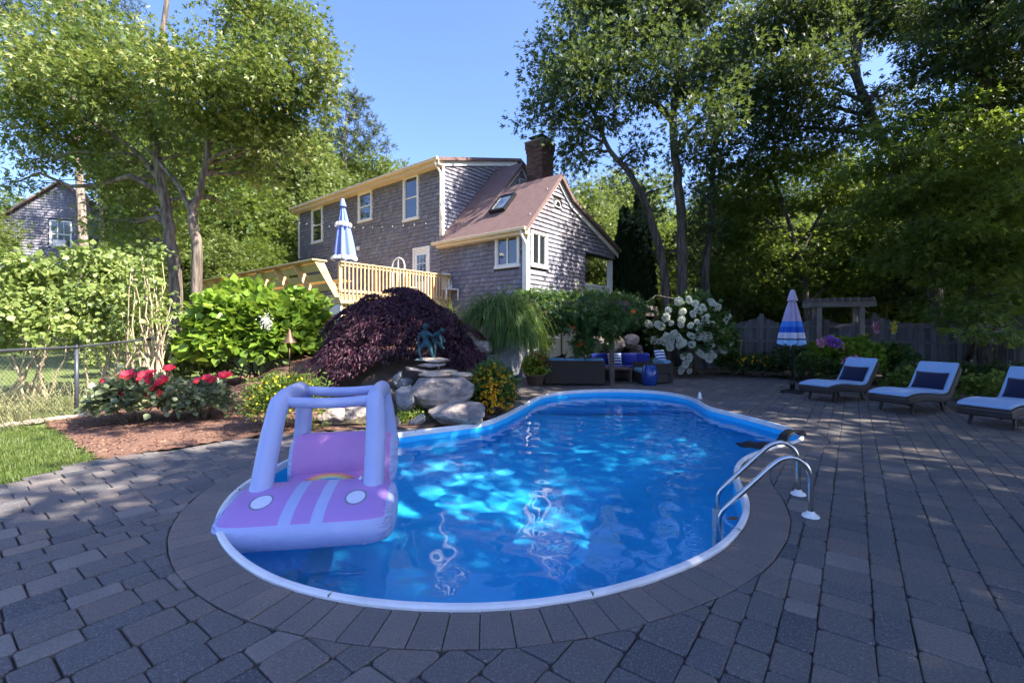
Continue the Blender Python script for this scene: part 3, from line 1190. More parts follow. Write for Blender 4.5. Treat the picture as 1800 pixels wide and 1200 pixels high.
def window(parent, o, d, n, a0, a1, z0, z1, cols=1, rows=2, cas=.09, label=None, glass='glass', sash=True):
    w = MB()
    w.obox(o, d, n, a0 - cas, a0, .0, .082, z0 - cas * .6, z1 + cas)
    w.obox(o, d, n, a1, a1 + cas, .0, .082, z0 - cas * .6, z1 + cas)
    w.obox(o, d, n, a0, a1, .0, .08, z1, z1 + cas)
    win = hb(w, 'window', MAT['white'], parent)
    s = MB(); s.obox(o, d, n, a0 - cas - .03, a1 + cas + .03, .0, .09, z0 - cas * 1.1, z0)
    hb(s, 'sill', MAT['white'], win)
    m = MB()
    for k in range(1, cols):
        x = a0 + (a1 - a0) * k / cols
        m.obox(o, d, n, x - .03, x + .03, .01, .052, z0, z1)
    for k in range(1, rows):
        z = z0 + (z1 - z0) * k / rows
        m.obox(o, d, n, a0, a1, .012, .048, z - .025, z + .025)
    m.obox(o, d, n, a0, a0 + .035, .012, .046, z0, z1); m.obox(o, d, n, a1 - .035, a1, .012, .046, z0, z1)
    m.obox(o, d, n, a0 + .035, a1 - .035, .012, .046, z0, z0 + .04); m.obox(o, d, n, a0 + .035, a1 - .035, .012, .046, z1 - .035, z1)
    hb(m, 'sash', MAT['white'], win)
    for i in range(cols):
        for j in range(rows):
            p = MB()
            x0, x1 = a0 + (a1 - a0) * i / cols, a0 + (a1 - a0) * (i + 1) / cols
            q0, q1 = z0 + (z1 - z0) * j / rows, z0 + (z1 - z0) * (j + 1) / rows
            p.obox(o, d, n, x0, x1, .006, .022, q0, q1)
            hb(p, 'pane', MAT[glass], win)
    return win


nF, nG = -HV, -HU
front_o, gable_o = H(0, 0), H(0, 0)
S1, S2 = 3.97, 14.8                      # main block between these along the front
ZE = 7.75
wt = lambda t: 5.0 + 1.07 * t            # wing roof front slope
holes_f = []
# ---- walls (backing) and shingles
wb = MB()
wb.prism([(0, 0), (S1, 0), (S1, 4.95), (0, 4.95)], HU, UP, HV * .2, H(0, 0))
hb(wb, 'wall', MAT['wallback'])
wb = MB(); wb.prism([(S1, 0), (S2, 0), (S2, ZE), (S1, ZE)], HU, UP, HV * .2, H(0, 0)); hb(wb, 'wall', MAT['wallback'])
gpoly = [(0, 0), (3.73, 0), (3.73, 4.45), (6.2, 4.45), (6.2, 4.82), (2.6, 6.1), (1.77, 6.82), (0, 4.95)]
wb = MB(); wb.prism(gpoly, HV, UP, HU * .2, H(0.001, 0)); hb(wb, 'wall', MAT['wallback'])
mpoly = [(0, 4.0), (8.4, 4.0), (8.4, 7.4), (4.6, 9.05), (0, ZE + .05)]
wb = MB(); wb.prism(mpoly, HV, UP, HU * .2, H(S1 + .001, 0)); hb(wb, 'wall', MAT['wallback'])
ipoly = [(1.6, 6.55), (3.08, 8.25), (4.7, 6.4)]
wb = MB(); wb.prism(ipoly, HV, UP, HU * .15, H(2.6, 0)); hb(wb, 'wall', MAT['wallback'])
wb = MB(); wb.prism([(0, 0), (4.2, 0), (4.2, 4.4), (0, 4.4)], HU, UP, HV * .15, H(0.2, 3.6)); hb(wb, 'wall', MAT['wallback'])
# back of the house, so that it is a closed volume
wb = MB(); wb.prism([(S1, 0), (S2, 0), (S2, 7.4), (S1, 7.4)], HU, UP, HV * .2, H(0, 8.2)); hb(wb, 'wall', MAT['wallback'])
wb = MB(); wb.prism([(0, 0), (8.4, 0), (8.4, 7.4), (4.6, 9.05), (0, ZE)], HV, UP, HU * -.2, H(S2 - .001, 0)); hb(wb, 'wall', MAT['wallback'])


def fs(px, py):
    """front wall coordinates of a pixel: distance along the wall and height"""
    k = (px - 900) / 800
    s = (HO.x - k * HO.y) / (k * HU.y - HU.x)
    Y = HO.y + HU.y * s
    return s, 1.5 - (py - 580) / 800 * Y


def gs(px, py):
    k = (px - 900) / 800
    t = (HO.x - k * HO.y) / (k * HV.y - HV.x)
    Y = HO.y + HV.y * t
    return t, 1.5 - (py - 580) / 800 * Y


fw = []
for (x0, x1, y0, y1, c, r) in ((713, 735, 312, 384, 1, 2), (633.5, 653.5, 340, 386, 1, 2), (551, 567, 368, 424, 1, 2), (876, 911, 411, 466, 2, 1)):
    s1, za = fs(x0, (y0)); s0, zb = fs(x1, y1)
    z1 = (fs(x0, y0)[1] + fs(x1, y0 - (x1 - x0) * .36)[1]) / 2 - .0
    z0 = fs((x0 + x1) / 2, y1)[1]
    z1 = fs((x0 + x1) / 2, y0)[1]
    fw.append((s0, s1, z0, z1, c, r))
gw = []
for (x0, x1, y0, y1, c, r) in ((934, 957, 413, 466, 2, 1),):
    t0 = gs(x0, y0)[0]; t1 = gs(x1, y0)[0]
    m = (x0 + x1) / 2
    gw.append((t0, t1, gs(m, y1)[1], gs(m, y0)[1], c, r))
ds1 = fs(730, 500)[0]; ds0 = fs(754, 500)[0]
DOOR = (ds0, ds1, 2.62, 4.62)
fh = [(w[0] - .09, w[1] + .09, w[2] - .1, w[3] + .09) for w in fw] + [(DOOR[0] - .1, DOOR[1] + .1, 2.6, 4.75)]
SL = (1.0, 3.1, 0.05, 2.15)              # sliding door on the lower floor
sh = MB(); shingle_wall(sh, H(0, 0), HU, nF, [(0, .0), (S1, .0), (S1, 4.8), (0, 4.8)], fh, seed=2)
tag(hb(sh, 'shingles', MAT['shingle']), kind='stuff')
sh = MB(); shingle_wall(sh, H(0, 0), HU, nF, [(S1, 2.2), (S2, 2.2), (S2, ZE - .1), (S1, ZE - .1)], fh, seed=3)
tag(hb(sh, 'shingles', MAT['shingle']), kind='stuff')
gh = [(w[0] - .09, w[1] + .09, w[2] - .1, w[3] + .09) for w in gw]
ct, cz = gs(978, 358)
gh.append(SL)
gh.append((ct - .22, ct + .22, cz - .18, cz + .25))
sh = MB(); shingle_wall(sh, H(0, 0), HV, nG, gpoly, gh, seed=4)
tag(hb(sh, 'shingles', MAT['shingle']), kind='stuff')
sh = MB(); shingle_wall(sh, H(S1, 0), HV, nG, mpoly, (), seed=5)
tag(hb(sh, 'shingles', MAT['shingle']), kind='stuff')
sh = MB(); shingle_wall(sh, H(2.6, 0), HV, nG, ipoly, (), seed=6)
tag(hb(sh, 'shingles', MAT['shingle']), kind='stuff')

for w in fw: window(house, H(0, 0), HU, nF, *w)
for w in gw: window(house, H(0, 0), HV, nG, *w)
# half-round gable window
hw = MB()
arc = [(.20 * math.cos(R(a)), .24 * math.sin(R(a))) for a in range(0, 181, 15)]
hw.prism([(ct + a, cz - .14 + b) for a, b in arc], HV, UP, nG * .05, H(0, 0) + nG * .02)
hwo = hb(hw, 'window', MAT['white'])
hp = MB(); hp.prism([(ct + a * .7, cz - .10 + b * .7) for a, b in arc], HV, UP, nG * .012, H(0, 0) + nG * .071)
hb(hp, 'pane', MAT['glass'], hwo)
# louvred vent in the small gable
lv = MB(); lv.obox(H(2.6, 0), HV, nG, 2.95, 3.35, .02, .05, 7.0, 7.65); lvo = hb(lv, 'gable_vent', MAT['white'])
for k in range(6):
    q = MB(); q.obox(H(2.6, 0), HV, nG, 2.99, 3.31, .051, .062, 7.04 + k * .10, 7.10 + k * .10); hb(q, 'louvre', MAT['metal_dark'], lvo)

# ---- roofs
def slab(name, pts, th=.12, mat='roof'):
    m = MB()
    n = (Vector(pts[1]) - Vector(pts[0])).cross(Vector(pts[3]) - Vector(pts[0])).normalized()
    if n.z < 0: n = -n
    lo = [Vector(p) - n * th for p in pts]
    m.hexa([*lo, *[Vector(p) for p in pts]])
    return hb(m, name, MAT[mat])


r_main = slab('roof', [H(S1 - .22, -.32, ZE + .07), H(S2 + .25, -.32, ZE + .07), H(S2 + .25, 4.6, 9.2), H(S1 - .22, 4.6, 9.2)])
slab('roof', [H(S1 - .22, 4.6, 9.2), H(S2 + .25, 4.6, 9.2), H(S2 + .25, 8.7, 7.35), H(S1 - .22, 8.7, 7.35)])
r_wing = slab('roof', [H(-.22, -.3, wt(-.3)), H(S1 - .03, -.3, wt(-.3)), H(S1 - .03, 1.80, wt(1.80)), H(-.22, 1.80, wt(1.80))])
slab('roof', [H(-.22, 1.8, wt(1.8)), H(2.5, 1.8, wt(1.8)), H(2.5, 2.62, 6.25), H(-.22, 2.62, 6.25)])
slab('roof', [H(-.22, 2.62, 6.25), H(3.9, 2.62, 6.25), H(3.9, 6.5, 4.9), H(-.22, 6.5, 4.9)])
slab('roof', [H(2.45, 1.80, wt(1.80)), H(S1 - .03, 1.80, wt(1.80)), H(S1 - .03, 3.1, wt(3.1)), H(2.45, 3.1, wt(3.1))])
slab('roof', [H(2.45, 3.1, wt(3.1)), H(S1 - .03, 3.1, wt(3.1)), H(S1 - .03, 4.8, 6.35), H(2.45, 4.8, 6.35)])
# eaves: soffit, fascia and gutter in cream
e = MB()
e.obox(H(0, 0), HU, nF, S1 - .22, S2 + .25, .005, .34, ZE - .20, ZE - .17)
e.obox(H(0, 0), HU, nF, S1 - .22, S2 + .25, .30, .33, ZE - .169, ZE + .0)
hb(e, 'fascia', MAT['cream'])
e = MB(); e.obox(H(0, 0), HU, nF, S1 - .24, S2 + .27, .335, .45, ZE - .06, ZE + .06); bevel(hb(e, 'gutter', MAT['cream']), .02)
e = MB()
e.obox(H(0, 0), HU, nF, -.2, S1 - .04, .005, .30, 4.50, 4.53)
e.obox(H(0, 0), HU, nF, -.2, S1 - .04, .27, .298, 4.531, 4.66)
hb(e, 'fascia', MAT['cream'])
e = MB(); e.obox(H(0, 0), HU, nF, -.24, S1 + .12, .302, .41, 4.60, 4.71); bevel(hb(e, 'gutter', MAT['cream']), .02)
# rake boards
def rake(s, pts, w=.18):
    for (t0, z0), (t1, z1) in zip(pts[:-1], pts[1:]):
        m = MB()
        m.hexa([H(s - .0, t0, z0 - w), H(s - .0, t1, z1 - w), H(s - .045, t1, z1 - w), H(s - .045, t0, z0 - w),
                H(s - .0, t0, z0), H(s - .0, t1, z1), H(s - .045, t1, z1), H(s - .045, t0, z0)])
        hb(m, 'rake_board', MAT['white'])
rake(-.05, [(-.28, wt(-.28) - .13), (1.79, wt(1.79) - .14), (2.62, 6.11), (6.45, 4.77)])
rake(S1 - .05, [(-.28, ZE - .04), (4.5, 9.05)])
rake(2.56, [(1.85, wt(1.85) - .14), (3.09, wt(3.09) - .14), (4.7, 6.3)], .14)
# corner boards and downspouts
cb = MB(); cb.obox(H(0, 0), HU, nF, -.035, .10, .031, .072, 0, 4.5); cb.obox(H(0, 0), HV, nG, .0, .11, .031, .072, 0, 4.85); hb(cb, 'corner_board', MAT['white'])
cb = MB(); cb.obox(H(0, 0), HU, nF, S2 - .10, S2 + .02, .031, .072, 2, ZE - .2); hb(cb, 'corner_board', MAT['white'])
cb = MB(); cb.obox(H(S1, 0), HV, nG, .0, .10, .031, .072, 4.7, ZE - .1); hb(cb, 'corner_board', MAT['white'])
for (s, zt, zb) in ((.02, 4.6, .1), (S1 + .02, ZE - .03, 5.0)):
    d = MB(); o_ = lambda n_, z_: H(s - .1, -n_, z_)
    d.tube([o_(.36, zt), o_(.36, zt - .12), o_(.12, zt - .38), o_(.10, zt - .6), o_(.10, zb)], .045, 8)
    hb(d, 'downspout', MAT['white'], None, True)
# skylight on the wing roof
sky0 = MB()
def RP(s, t, h):
    n = (nF * 1.07 + UP).normalized()
    return H(s, t, wt(t)) + n * h
def roofbox(m, s0, s1, t0, t1, h0, h1):
    m.hexa([RP(s0, t0, h0), RP(s1, t0, h0), RP(s1, t1, h0), RP(s0, t1, h0), RP(s0, t0, h1), RP(s1, t0, h1), RP(s1, t1, h1), RP(s0, t1, h1)])
k0, k1, q0, q1 = 1.35, 2.05, .58, 1.25
roofbox(sky0, k0, k1, q0, q0 + .06, .003, .13); roofbox(sky0, k0, k1, q1 - .06, q1, .003, .13)
roofbox(sky0, k0, k0 + .06, q0 + .06, q1 - .06, .003, .13); roofbox(sky0, k1 - .06, k1, q0 + .06, q1 - .06, .003, .13)
skl = hb(sky0, 'skylight', MAT['metal_dark'])
p = MB(); roofbox(p, k0 + .06, k1 - .06, q0 + .06, q1 - .06, .08, .10); hb(p, 'pane', MAT['skyglass'], skl)
# chimney
cc = H(1.75, 3.25)
ch = MB()
def cbox(m, h, z0, z1):
    m.obox(cc, HU, HV, -h, h, -h * 1.05, h * 1.05, z0, z1)
cbox(ch, .36, 5.5, 8.83)
chim = hb(ch, 'chimney', MAT['mortar'])
br = MB()
z = 5.6
rr = random.Random(9)
row = 0
while z < 8.84:
    wide = .045 if z > 8.56 else (.02 if z > 8.42 else 0)
    hgt = .36 + .018 + wide
    for (d_, n_, L2) in ((HU, -HV, hgt), (HV, -HU, hgt * 1.05), (HU, HV, hgt), (HV, HU, hgt * 1.05)):
        a = -L2 + (.1 if row % 2 else 0)
        oth = hgt * 1.05 if d_ == HU else hgt
        if row % 2: br.obox(cc, d_, n_, -L2, -L2 + .09, oth - .06, oth, z, z + .06, rr.random())
        while a < L2 - .03:
            a1 = min(a + .19, L2)
            br.obox(cc, d_, n_, a, a1, oth - .06 - wide, oth + rr.uniform(-.002, .003), z, z + .06, rr.random())
            a += .2
    z += .072; row += 1
tag(hb(br, 'brick', MAT['brick'], chim), kind='stuff')
cp = MB(); cbox(cp, .44, 8.87, 8.93); hb(cp, 'crown_slab', MAT['mortar'], chim)
cp = MB(); cbox(cp, .2, 8.93, 9.04); cp.obox(cc, HU, HV, -.34, .34, -.34, .34, 9.10, 9.13)
for a in (-.17, .17):
    for b in (-.17, .17): cp.obox(cc, HU, HV, a - .01, a + .01, b - .01, b + .01, 9.04, 9.10)
hb(cp, 'chimney_cap', MAT['metal_dark'], chim)
# deck door
dm = MB(); a0, a1, z0, z1 = DOOR
dm.obox(H(0, 0), HU, nF, a0 - .1, a0, 0, .06, z0, z1 + .1); dm.obox(H(0, 0), HU, nF, a1, a1 + .1, 0, .06, z0, z1 + .1); dm.obox(H(0, 0), HU, nF, a0, a1, 0, .058, z1, z1 + .1)
dm.obox(H(0, 0), HU, nF, a0, a1, .004, .03, z0, z1)
door = hb(dm, 'door', MAT['white'])
for i in range(3):
    for j in range(3):
        p = MB(); wd = (a1 - a0 - .26) / 3; hd = 1.05 / 3
        p.obox(H(0, 0), HU, nF, a0 + .13 + i * wd + .015, a0 + .13 + (i + 1) * wd - .015, .031, .036, z0 + .75 + j * hd + .015, z0 + .75 + (j + 1) * hd - .015)
        hb(p, 'pane', MAT['glass'], door)
p = MB(); p.obox(H(0, 0), HU, nF, a0 + .05, a0 + .09, .03, .09, z0 + .95, z0 + 1.0); hb(p, 'handle', MAT['metal_dark'], door)
# sliding glass door on the lower floor, with pale curtains behind the panes
a0, a1, z0, z1 = SL
dm = MB()
for x in (a0, (a0 + a1) / 2 - .04, a1 - .08): dm.obox(H(0, 0), HV, nG, x, x + .08, .0, .06, z0, z1)
dm.obox(H(0, 0), HV, nG, a0, a1, .0, .058, z1, z1 + .1); dm.obox(H(0, 0), HV, nG, a0, a1, .0, .058, z0 - .05, z0)
slo = hb(dm, 'sliding_door', MAT['metal_dark'])
for (x0, x1) in ((a0 + .08, (a0 + a1) / 2 - .04), ((a0 + a1) / 2 + .04, a1 - .08)):
    p = MB(); p.obox(H(0, 0), HV, nG, x0, x1, .006, .02, z0, z1); hb(p, 'pane', MAT['glass'], slo)
# covered side porch: floor, post, beam, railing
pm = MB(); pm.obox(H(0, 0), HV, nG, 3.74, 6.25, -3.6, -.02, 2.35, 2.5); pm.obox(H(0, 0), HV, nG, 3.74, 6.25, -.10, -.02, 0, 2.345); hb(pm, 'porch_floor', MAT['wallback'])
pm = MB(); pm.obox(H(0, 0), HV, nG, 5.98, 6.16, -.22, -.04, 2.5, 4.45); hb(pm, 'porch_post', MAT['white'])
pm = MB(); pm.obox(H(0, 0), HV, nG, 3.75, 5.97, -.13, -.07, 3.25, 3.32); pm.obox(H(0, 0), HV, nG, 3.75, 5.97, -.13, -.07, 2.58, 2.63)
prl = hb(pm, 'porch_rail', MAT['white'])
for k in range(16):
    p = MB(); x = 3.85 + k * .14; p.obox(H(0, 0), HV, nG, x, x + .035, -.12, -.08, 2.63, 3.25); hb(p, 'baluster', MAT['white'], prl)
# little wall lamp by the deck
wl_ = MB(); s_, z_ = fs(633, 437); wl_.obox(H(0, 0), HU, nF, s_ - .07, s_ + .07, .03, .16, z_ - .09, z_ + .09); bevel(hb(wl_, 'wall_lamp', MAT['white']), .03)

# ------------------------------------------------------------------ deck
DZ = 2.55
deck = empty('deck', H(3.38, -4.47), 0, 'raised cedar deck with baluster railing and flared bench in front of the house', 'deck')
D0 = H(3.38, -4.47)
def dbuild(m, name, mat, parent=None):
    m.v = [(x - D0.x, y - D0.y, z) for x, y, z in m.v]
    return m.build(name, MAT[mat], parent or deck)
SE = 13.6
for k in range(32):
    m = MB(); t = -4.4 + k * .139; m.obox(H(0, 0), HU, HV, 3.40, SE, t, t + .133, DZ - .03, DZ, rnd.random()); dbuild(m, 'deck_board', 'deckwood')
m = MB()
m.obox(H(0, 0), HU, HV, 3.42, SE, -4.40, -4.36, DZ - .27, DZ - .031)
m.obox(H(0, 0), HU, HV, 3.42, 3.46, -4.355, -.05, DZ - .27, DZ - .031)
dbuild(m, 'rim_joist', 'deckwood')
for (s, t) in ((3.6, -4.2), (6.5, -4.2), (9.5, -4.2), (12.6, -4.2), (3.6, -1.5)):
    m = MB(); m.obox(H(0, 0), HU, HV, s - .07, s + .07, t - .07, t + .07, 0.2, DZ - .271); dbuild(m, 'deck_post', 'deckwood')
# baluster railing on the side that faces the pool
m = MB(); m.obox(H(0, 0), HU, HV, 3.36, 3.50, -4.42, -.03, 3.46, 3.50); dbuild(m, 'handrail', 'deckwood')
m = MB(); m.obox(H(0, 0), HU, HV, 3.41, 3.45, -4.40, -.03, 3.37, 3.459); dbuild(m, 'top_rail', 'deckwood')
m = MB(); m.obox(H(0, 0), HU, HV, 3.41, 3.45, -4.40, -.03, DZ + .06, DZ + .14); dbuild(m, 'bottom_rail', 'deckwood')
for k in range(33):
    m = MB(); t = -4.3 + k * .131; m.obox(H(0, 0), HU, HV, 3.372, 3.408, t, t + .036, DZ - .12, 3.44, rnd.random()); dbuild(m, 'baluster', 'deckwood')
for t in (-4.42, -3.2, -2.0, -.8):
    m = MB(); m.obox(H(0, 0), HU, HV, 3.452, 3.54, t, t + .09, DZ - .2, 3.45, .6); dbuild(m, 'rail_post', 'deckwood')
# flared bench along the other side: tilted brackets, back boards and a wide cap
def bp_(s, f, z):
    """bench plane: f 0 at the deck edge, leaning out as z rises"""
    return H(s, -4.43 - f, z)
for k in range(9):
    s = 3.40 + k * 1.27
    m = MB()
    lo, hi = DZ - .1, 3.42
    m.hexa([bp_(s, .0, lo), bp_(s + .045, .0, lo), bp_(s + .045, .16, lo), bp_(s, .16, lo),
            bp_(s, .50, hi), bp_(s + .045, .50, hi), bp_(s + .045, .78, hi), bp_(s, .78, hi)], rnd.random())
    dbuild(m, 'bench_bracket', 'deckwood')
for k, f0 in enumerate((.13, .33, .53)):
    zc = DZ + .22 + k * .26
    m = MB(); ln = f0 - .10
    m.hexa([bp_(3.46, ln, zc - .10), bp_(SE, ln, zc - .10), bp_(SE, ln + .04, zc - .10), bp_(3.46, ln + .04, zc - .10),
            bp_(3.46, ln + .11, zc + .10), bp_(SE, ln + .11, zc + .10), bp_(SE, ln + .15, zc + .10), bp_(3.46, ln + .15, zc + .10)], rnd.random())
    dbuild(m, 'back_board', 'deckgreen')
m = MB(); m.hexa([bp_(3.36, .42, 3.425), bp_(SE, .42, 3.425), bp_(SE, .86, 3.425), bp_(3.36, .86, 3.425), bp_(3.36, .42, 3.465), bp_(SE, .42, 3.465), bp_(SE, .86, 3.465), bp_(3.36, .86, 3.465)])
dbuild(m, 'bench_cap', 'deckwood')
m = MB(); m.hexa([bp_(3.6, -.55, DZ + .40), bp_(SE, -.55, DZ + .40), bp_(SE, -.05, DZ + .40), bp_(3.6, -.05, DZ + .40), bp_(3.6, -.55, DZ + .44), bp_(SE, -.55, DZ + .44), bp_(SE, -.05, DZ + .44), bp_(3.6, -.05, DZ + .44)])
dbuild(m, 'bench_seat', 'deckwood')
# panel closing the space below
m = MB(); m.obox(H(0, 0), HU, HV, 3.5, 5.2, -4.35, -4.30, .6, DZ - .28); dbuild(m, 'skirt_panel', 'white')

# ------------------------------------------------------------------ closed parasols
def parasol(base, hgt, zb, rmax, nf, cols, label, cat, mats, valance=False, foot=True, tilt=0.0):
    root = empty('parasol', base, 0, label, cat, 'folded parasols')
    root.rotation_euler = (0, R(tilt), .4)
    p = MB(); p.tube([(0, 0, 0), (0, 0, hgt + .02)], .022, 10); p.build('pole', MAT['metal_dark' if foot else 'white'], root, True)
    if foot:
        b = MB(); b.lathe([(0, .07), (.05, .075), (.06, .30), (.035, .31), (.03, .1), (.16, .07), (.25, .04), (.26, .0)], 24); b.build('base', MAT['metal_dark'], root, True)
    n = nf * 6
    c = MB()
    prof = []
    for i in range(15):
        t = i / 14
        z = hgt - .02 - (hgt - zb) * t
        r = .03 + (rmax - .03) * (1 - (1 - t) ** 1.35) ** 1.15
        prof.append((r, z))
    cc_ = [len(c.v)]
    for i, (r, z) in enumerate(prof):
        for k in range(n):
            th = 2 * math.pi * k / n
            f = 0.5 + 0.5 * math.cos(th * nf + .5 * math.sin(3 * th))
            q = r * (0.55 + 0.5 * f * (1 + .15 * math.sin(th * 3 + 1))) if i > 1 else r
            zz = z - (.06 * (1 - f) * (i / 14) ** 2)
            c.v.append((q * math.cos(th), q * math.sin(th), zz)); c.r.append(.5)
    for i in range(14):
        for k in range(n):
            k2 = (k + 1) % n
            c.f.append((i * n + k, i * n + k2, (i + 1) * n + k2, (i + 1) * n + k))
    c.build('canopy', mats[0], root, True)
    v = MB()
    v.lathe([(.0, hgt + .06), (.05, hgt + .03), (.115, hgt - .20), (.12, hgt - .22), (.09, hgt - .22)], 16, rmod=lambda k, n_, z: 1.0 if k % 2 else .86)
    v.build('vent_cap', mats[0], root, True)
    if valance:
        for (zc, rr_) in ((hgt - (hgt - zb) * .42, rmax * .66), (zb + .02, rmax * 1.02)):
            q = MB()
            for i, (dz, k_) in enumerate(((.05, .96), (.0, 1.06), (-.06, 1.02))):
                for k in range(48):
                    th = 2 * math.pi * k / 48
                    w = 1 + .10 * math.cos(th * 12)
                    q.v.append((rr_ * k_ * w * math.cos(th), rr_ * k_ * w * math.sin(th), zc + dz + .02 * math.sin(th * 12))); q.r.append(.5)
            for i in range(2):
                for k in range(48):
                    k2 = (k + 1) % 48
                    q.f.append((i * 48 + k, i * 48 + k2, (i + 1) * 48 + k2, (i + 1) * 48 + k))
            q.build('fringe', MAT['white'], root, True)
    return root


def canopy_mat(name, stops, rough=.85):
    t = NT(name)
    x = t.n('SeparateXYZ'); t.l(t.obj(), x.inputs[0])
    z = t.math('DIVIDE', x.outputs[2], 3.0)
    rp = t.ramp(z, stops)
    for nd in t.t.nodes:
        if nd.bl_idname == 'ShaderNodeValToRGB': nd.color_ramp.interpolation = 'CONSTANT'
    t.l(rp, t.b.inputs['Base Color'])
    t.b.inputs['Roughness'].default_value = rough
    t.b.inputs['Specular IOR Level'].default_value = .2
    return t.m


MAT['stripe'] = canopy_mat('striped_canopy', [(0, (.30, .50, .75)), (1.26 / 3, (.05, .06, .12)), (1.30 / 3, (.55, .55, .65)), (1.44 / 3, (.02, .10, .48)), (1.58 / 3, (.06, .22, .62)),
                                              (1.70 / 3, (.40, .34, .50))])
MAT['bluecan'] = canopy_mat('blue_canopy', [(0, (.16, .22, .52)), (.9, (.16, .22, .52))])
pb = gp(1393, 690)
parasol(pb, 2.42, 1.20, .30, 8, 3, 'folded striped purple and blue parasol on its stand behind the first lounger', 'parasol', [MAT['stripe'], MAT['metal_dark']])
dp = at(607, 460, 14.3)
parasol((dp.x, dp.y, DZ), at(607, 352, 14.3).z - DZ, at(607, 455, 14.3).z - DZ, .34, 7, 3, 'folded blue parasol with white fringe standing on the deck', 'parasol',
        [MAT['bluecan'], MAT['white']], valance=True, foot=False, tilt=-1.5)

# deck furniture
def deck_xy(px, Y): return ((px - 900) / 800 * Y, Y)
x, y = deck_xy(700, 15.6)
arc_root = empty('garden_bench', (x, y, DZ), math.atan2(HU.y, HU.x), 'white arched metal bench standing on the deck by the door', 'bench')
m = MB(); a_ = [(.34 * math.cos(R(q)), 0, 1.12 + .30 * math.sin(R(q))) for q in range(0, 181, 12)]
m.tube([(.34, 0, .42)] + a_ + [(-.34, 0, .42)], .022, 7); m.tube([(0, 0, .42), (0, 0, 1.41)], .015, 6); m.tube([(.34, 0, 1.1), (0, 0, .8), (-.34, 0, 1.1)], .012, 6)
m.build('backrest', MAT['white'], arc_root, True)
m = MB(); m.box(-.38, .38, -.42, .02, .40, .44); m.build('seat', MAT['white'], arc_root)
for sx in (-.33, .33):
    for sy in (-.38, 0):
        m = MB(); m.tube([(sx, sy, 0), (sx, sy, .4)], .02, 6); m.build('leg', MAT['white'], arc_root, True)
x, y = deck_xy(791, 16.3)
chr_ = empty('patio_chair', (x, y, DZ), .5, 'white plastic chair back showing over the deck railing', 'chair')
m = MB(); m.hexa([(-.24, .2, .4), (.24, .2, .4), (.24, .24, .4), (-.24, .24, .4), (-.2, .30, 1.02), (.2, .30, 1.02), (.2, .34, 1.02), (-.2, .34, 1.02)]); bevel(m.build('backrest', MAT['white'], chr_), .03)
m = MB(); m.box(-.25, .25, -.25, .22, .38, .42); bevel(m.build('seat', MAT['white'], chr_), .02)
for sx in (-.22, .22):
    for sy in (-.22, .2):
        m = MB(); m.tube([(sx, sy, 0), (sx, sy, .385)], .025, 6); m.build('leg', MAT['white'], chr_, True)
# string of lights along the front
sl = empty('string_lights', at(527, 392, 21), 0, 'thin string of small bulbs hung across the house front above the deck', 'string lights')
A_, B_ = at(522, 390, 22.0), at(772, 393, 16.2)
A_ += nF * .35; B_ += nF * .35
def sp_(t): 
    p = A_.lerp(B_, t); p.z -= .22 * math.sin(math.pi * t); return p - sl.location
m = MB(); m.tube([sp_(i / 24) for i in range(25)], .008, 4); m.build('cable', MAT['metal_dark'], sl)
bm_ = MB(); bm_.lathe([(0.001, -.12), (.022, -.11), (.03, -.075), (.018, -.03), (.014, 0.0), (.001, .002)], 8)
bme = bm_.mesh('bulb', True); bme.materials.append(MAT['plastic'])
for i in range(16):
    o = link('bulb', bme, None, sl); o.location = sp_((i + .5) / 16); o.scale = (.65,) * 3

# ------------------------------------------------------------------ neighbour's house
nb = at(95, 440, 27)
nh = empty('neighbour_house', (nb.x, nb.y, 0.5), 0, 'distant grey shingled gable house behind the shrubs at far left', 'house')
nd = Vector((.90, .43, 0)); nn_ = Vector((.43, -.90, 0)); no = Vector((nb.x - 2.6, nb.y - .8, 0))
def nbld(m, name, mat, parent=None):
    m.v = [(x - nb.x, y - nb.y, z - .5) for x, y, z in m.v]
    return m.build(name, MAT[mat], parent or nh)
npoly = [(0, .5), (5.6, .5), (5.6, 7.7), (2.9, 10.35), (0, 7.7)]
m = MB(); m.prism(npoly, nd, UP, nn_ * -8, no); nbld(m, 'wall', 'wallback')
wa0, wa1, wz0, wz1 = 2.45, 3.3, 6.5, 8.0
m = MB(); shingle_wall(m, no, nd, nn_, npoly, [(wa0 - .1, wa1 + .1, wz0 - .1, wz1 + .1)], .16, 8); tag(nbld(m, 'shingles', 'shingle'), kind='stuff')
for (a, za, b, zb) in ((-.3, 7.5, 2.9, 10.5), (2.9, 10.5, 5.9, 7.5)):
    m = MB(); q = lambda a_, n_, z_: no + nd * a_ + nn_ * n_ + UP * z_
    m.hexa([q(a, .3, za - .12), q(b, .3, zb - .12), q(b, -8.2, zb - .12), q(a, -8.2, za - .12), q(a, .3, za), q(b, .3, zb), q(b, -8.2, zb), q(a, -8.2, za)]); nbld(m, 'roof', 'roof')
m = MB()
m.obox(no, nd, nn_, wa0 - .09, wa0, 0, .06, wz0, wz1 + .09); m.obox(no, nd, nn_, wa1, wa1 + .09, 0, .06, wz0, wz1 + .09); m.obox(no, nd, nn_, wa0, wa1, 0, .058, wz1, wz1 + .09); m.obox(no, nd, nn_, wa0, wa1, 0, .058, wz0 - .08, wz0)
m.obox(no, nd, nn_, wa0, wa1, .01, .05, (wz0 + wz1) / 2 - .03, (wz0 + wz1) / 2 + .03)
for k in (1, 2): m.obox(no, nd, nn_, wa0 + k * (wa1 - wa0) / 3 - .012, wa0 + k * (wa1 - wa0) / 3 + .012, .02, .045, wz0, wz1)
nw = nbld(m, 'window', 'white')
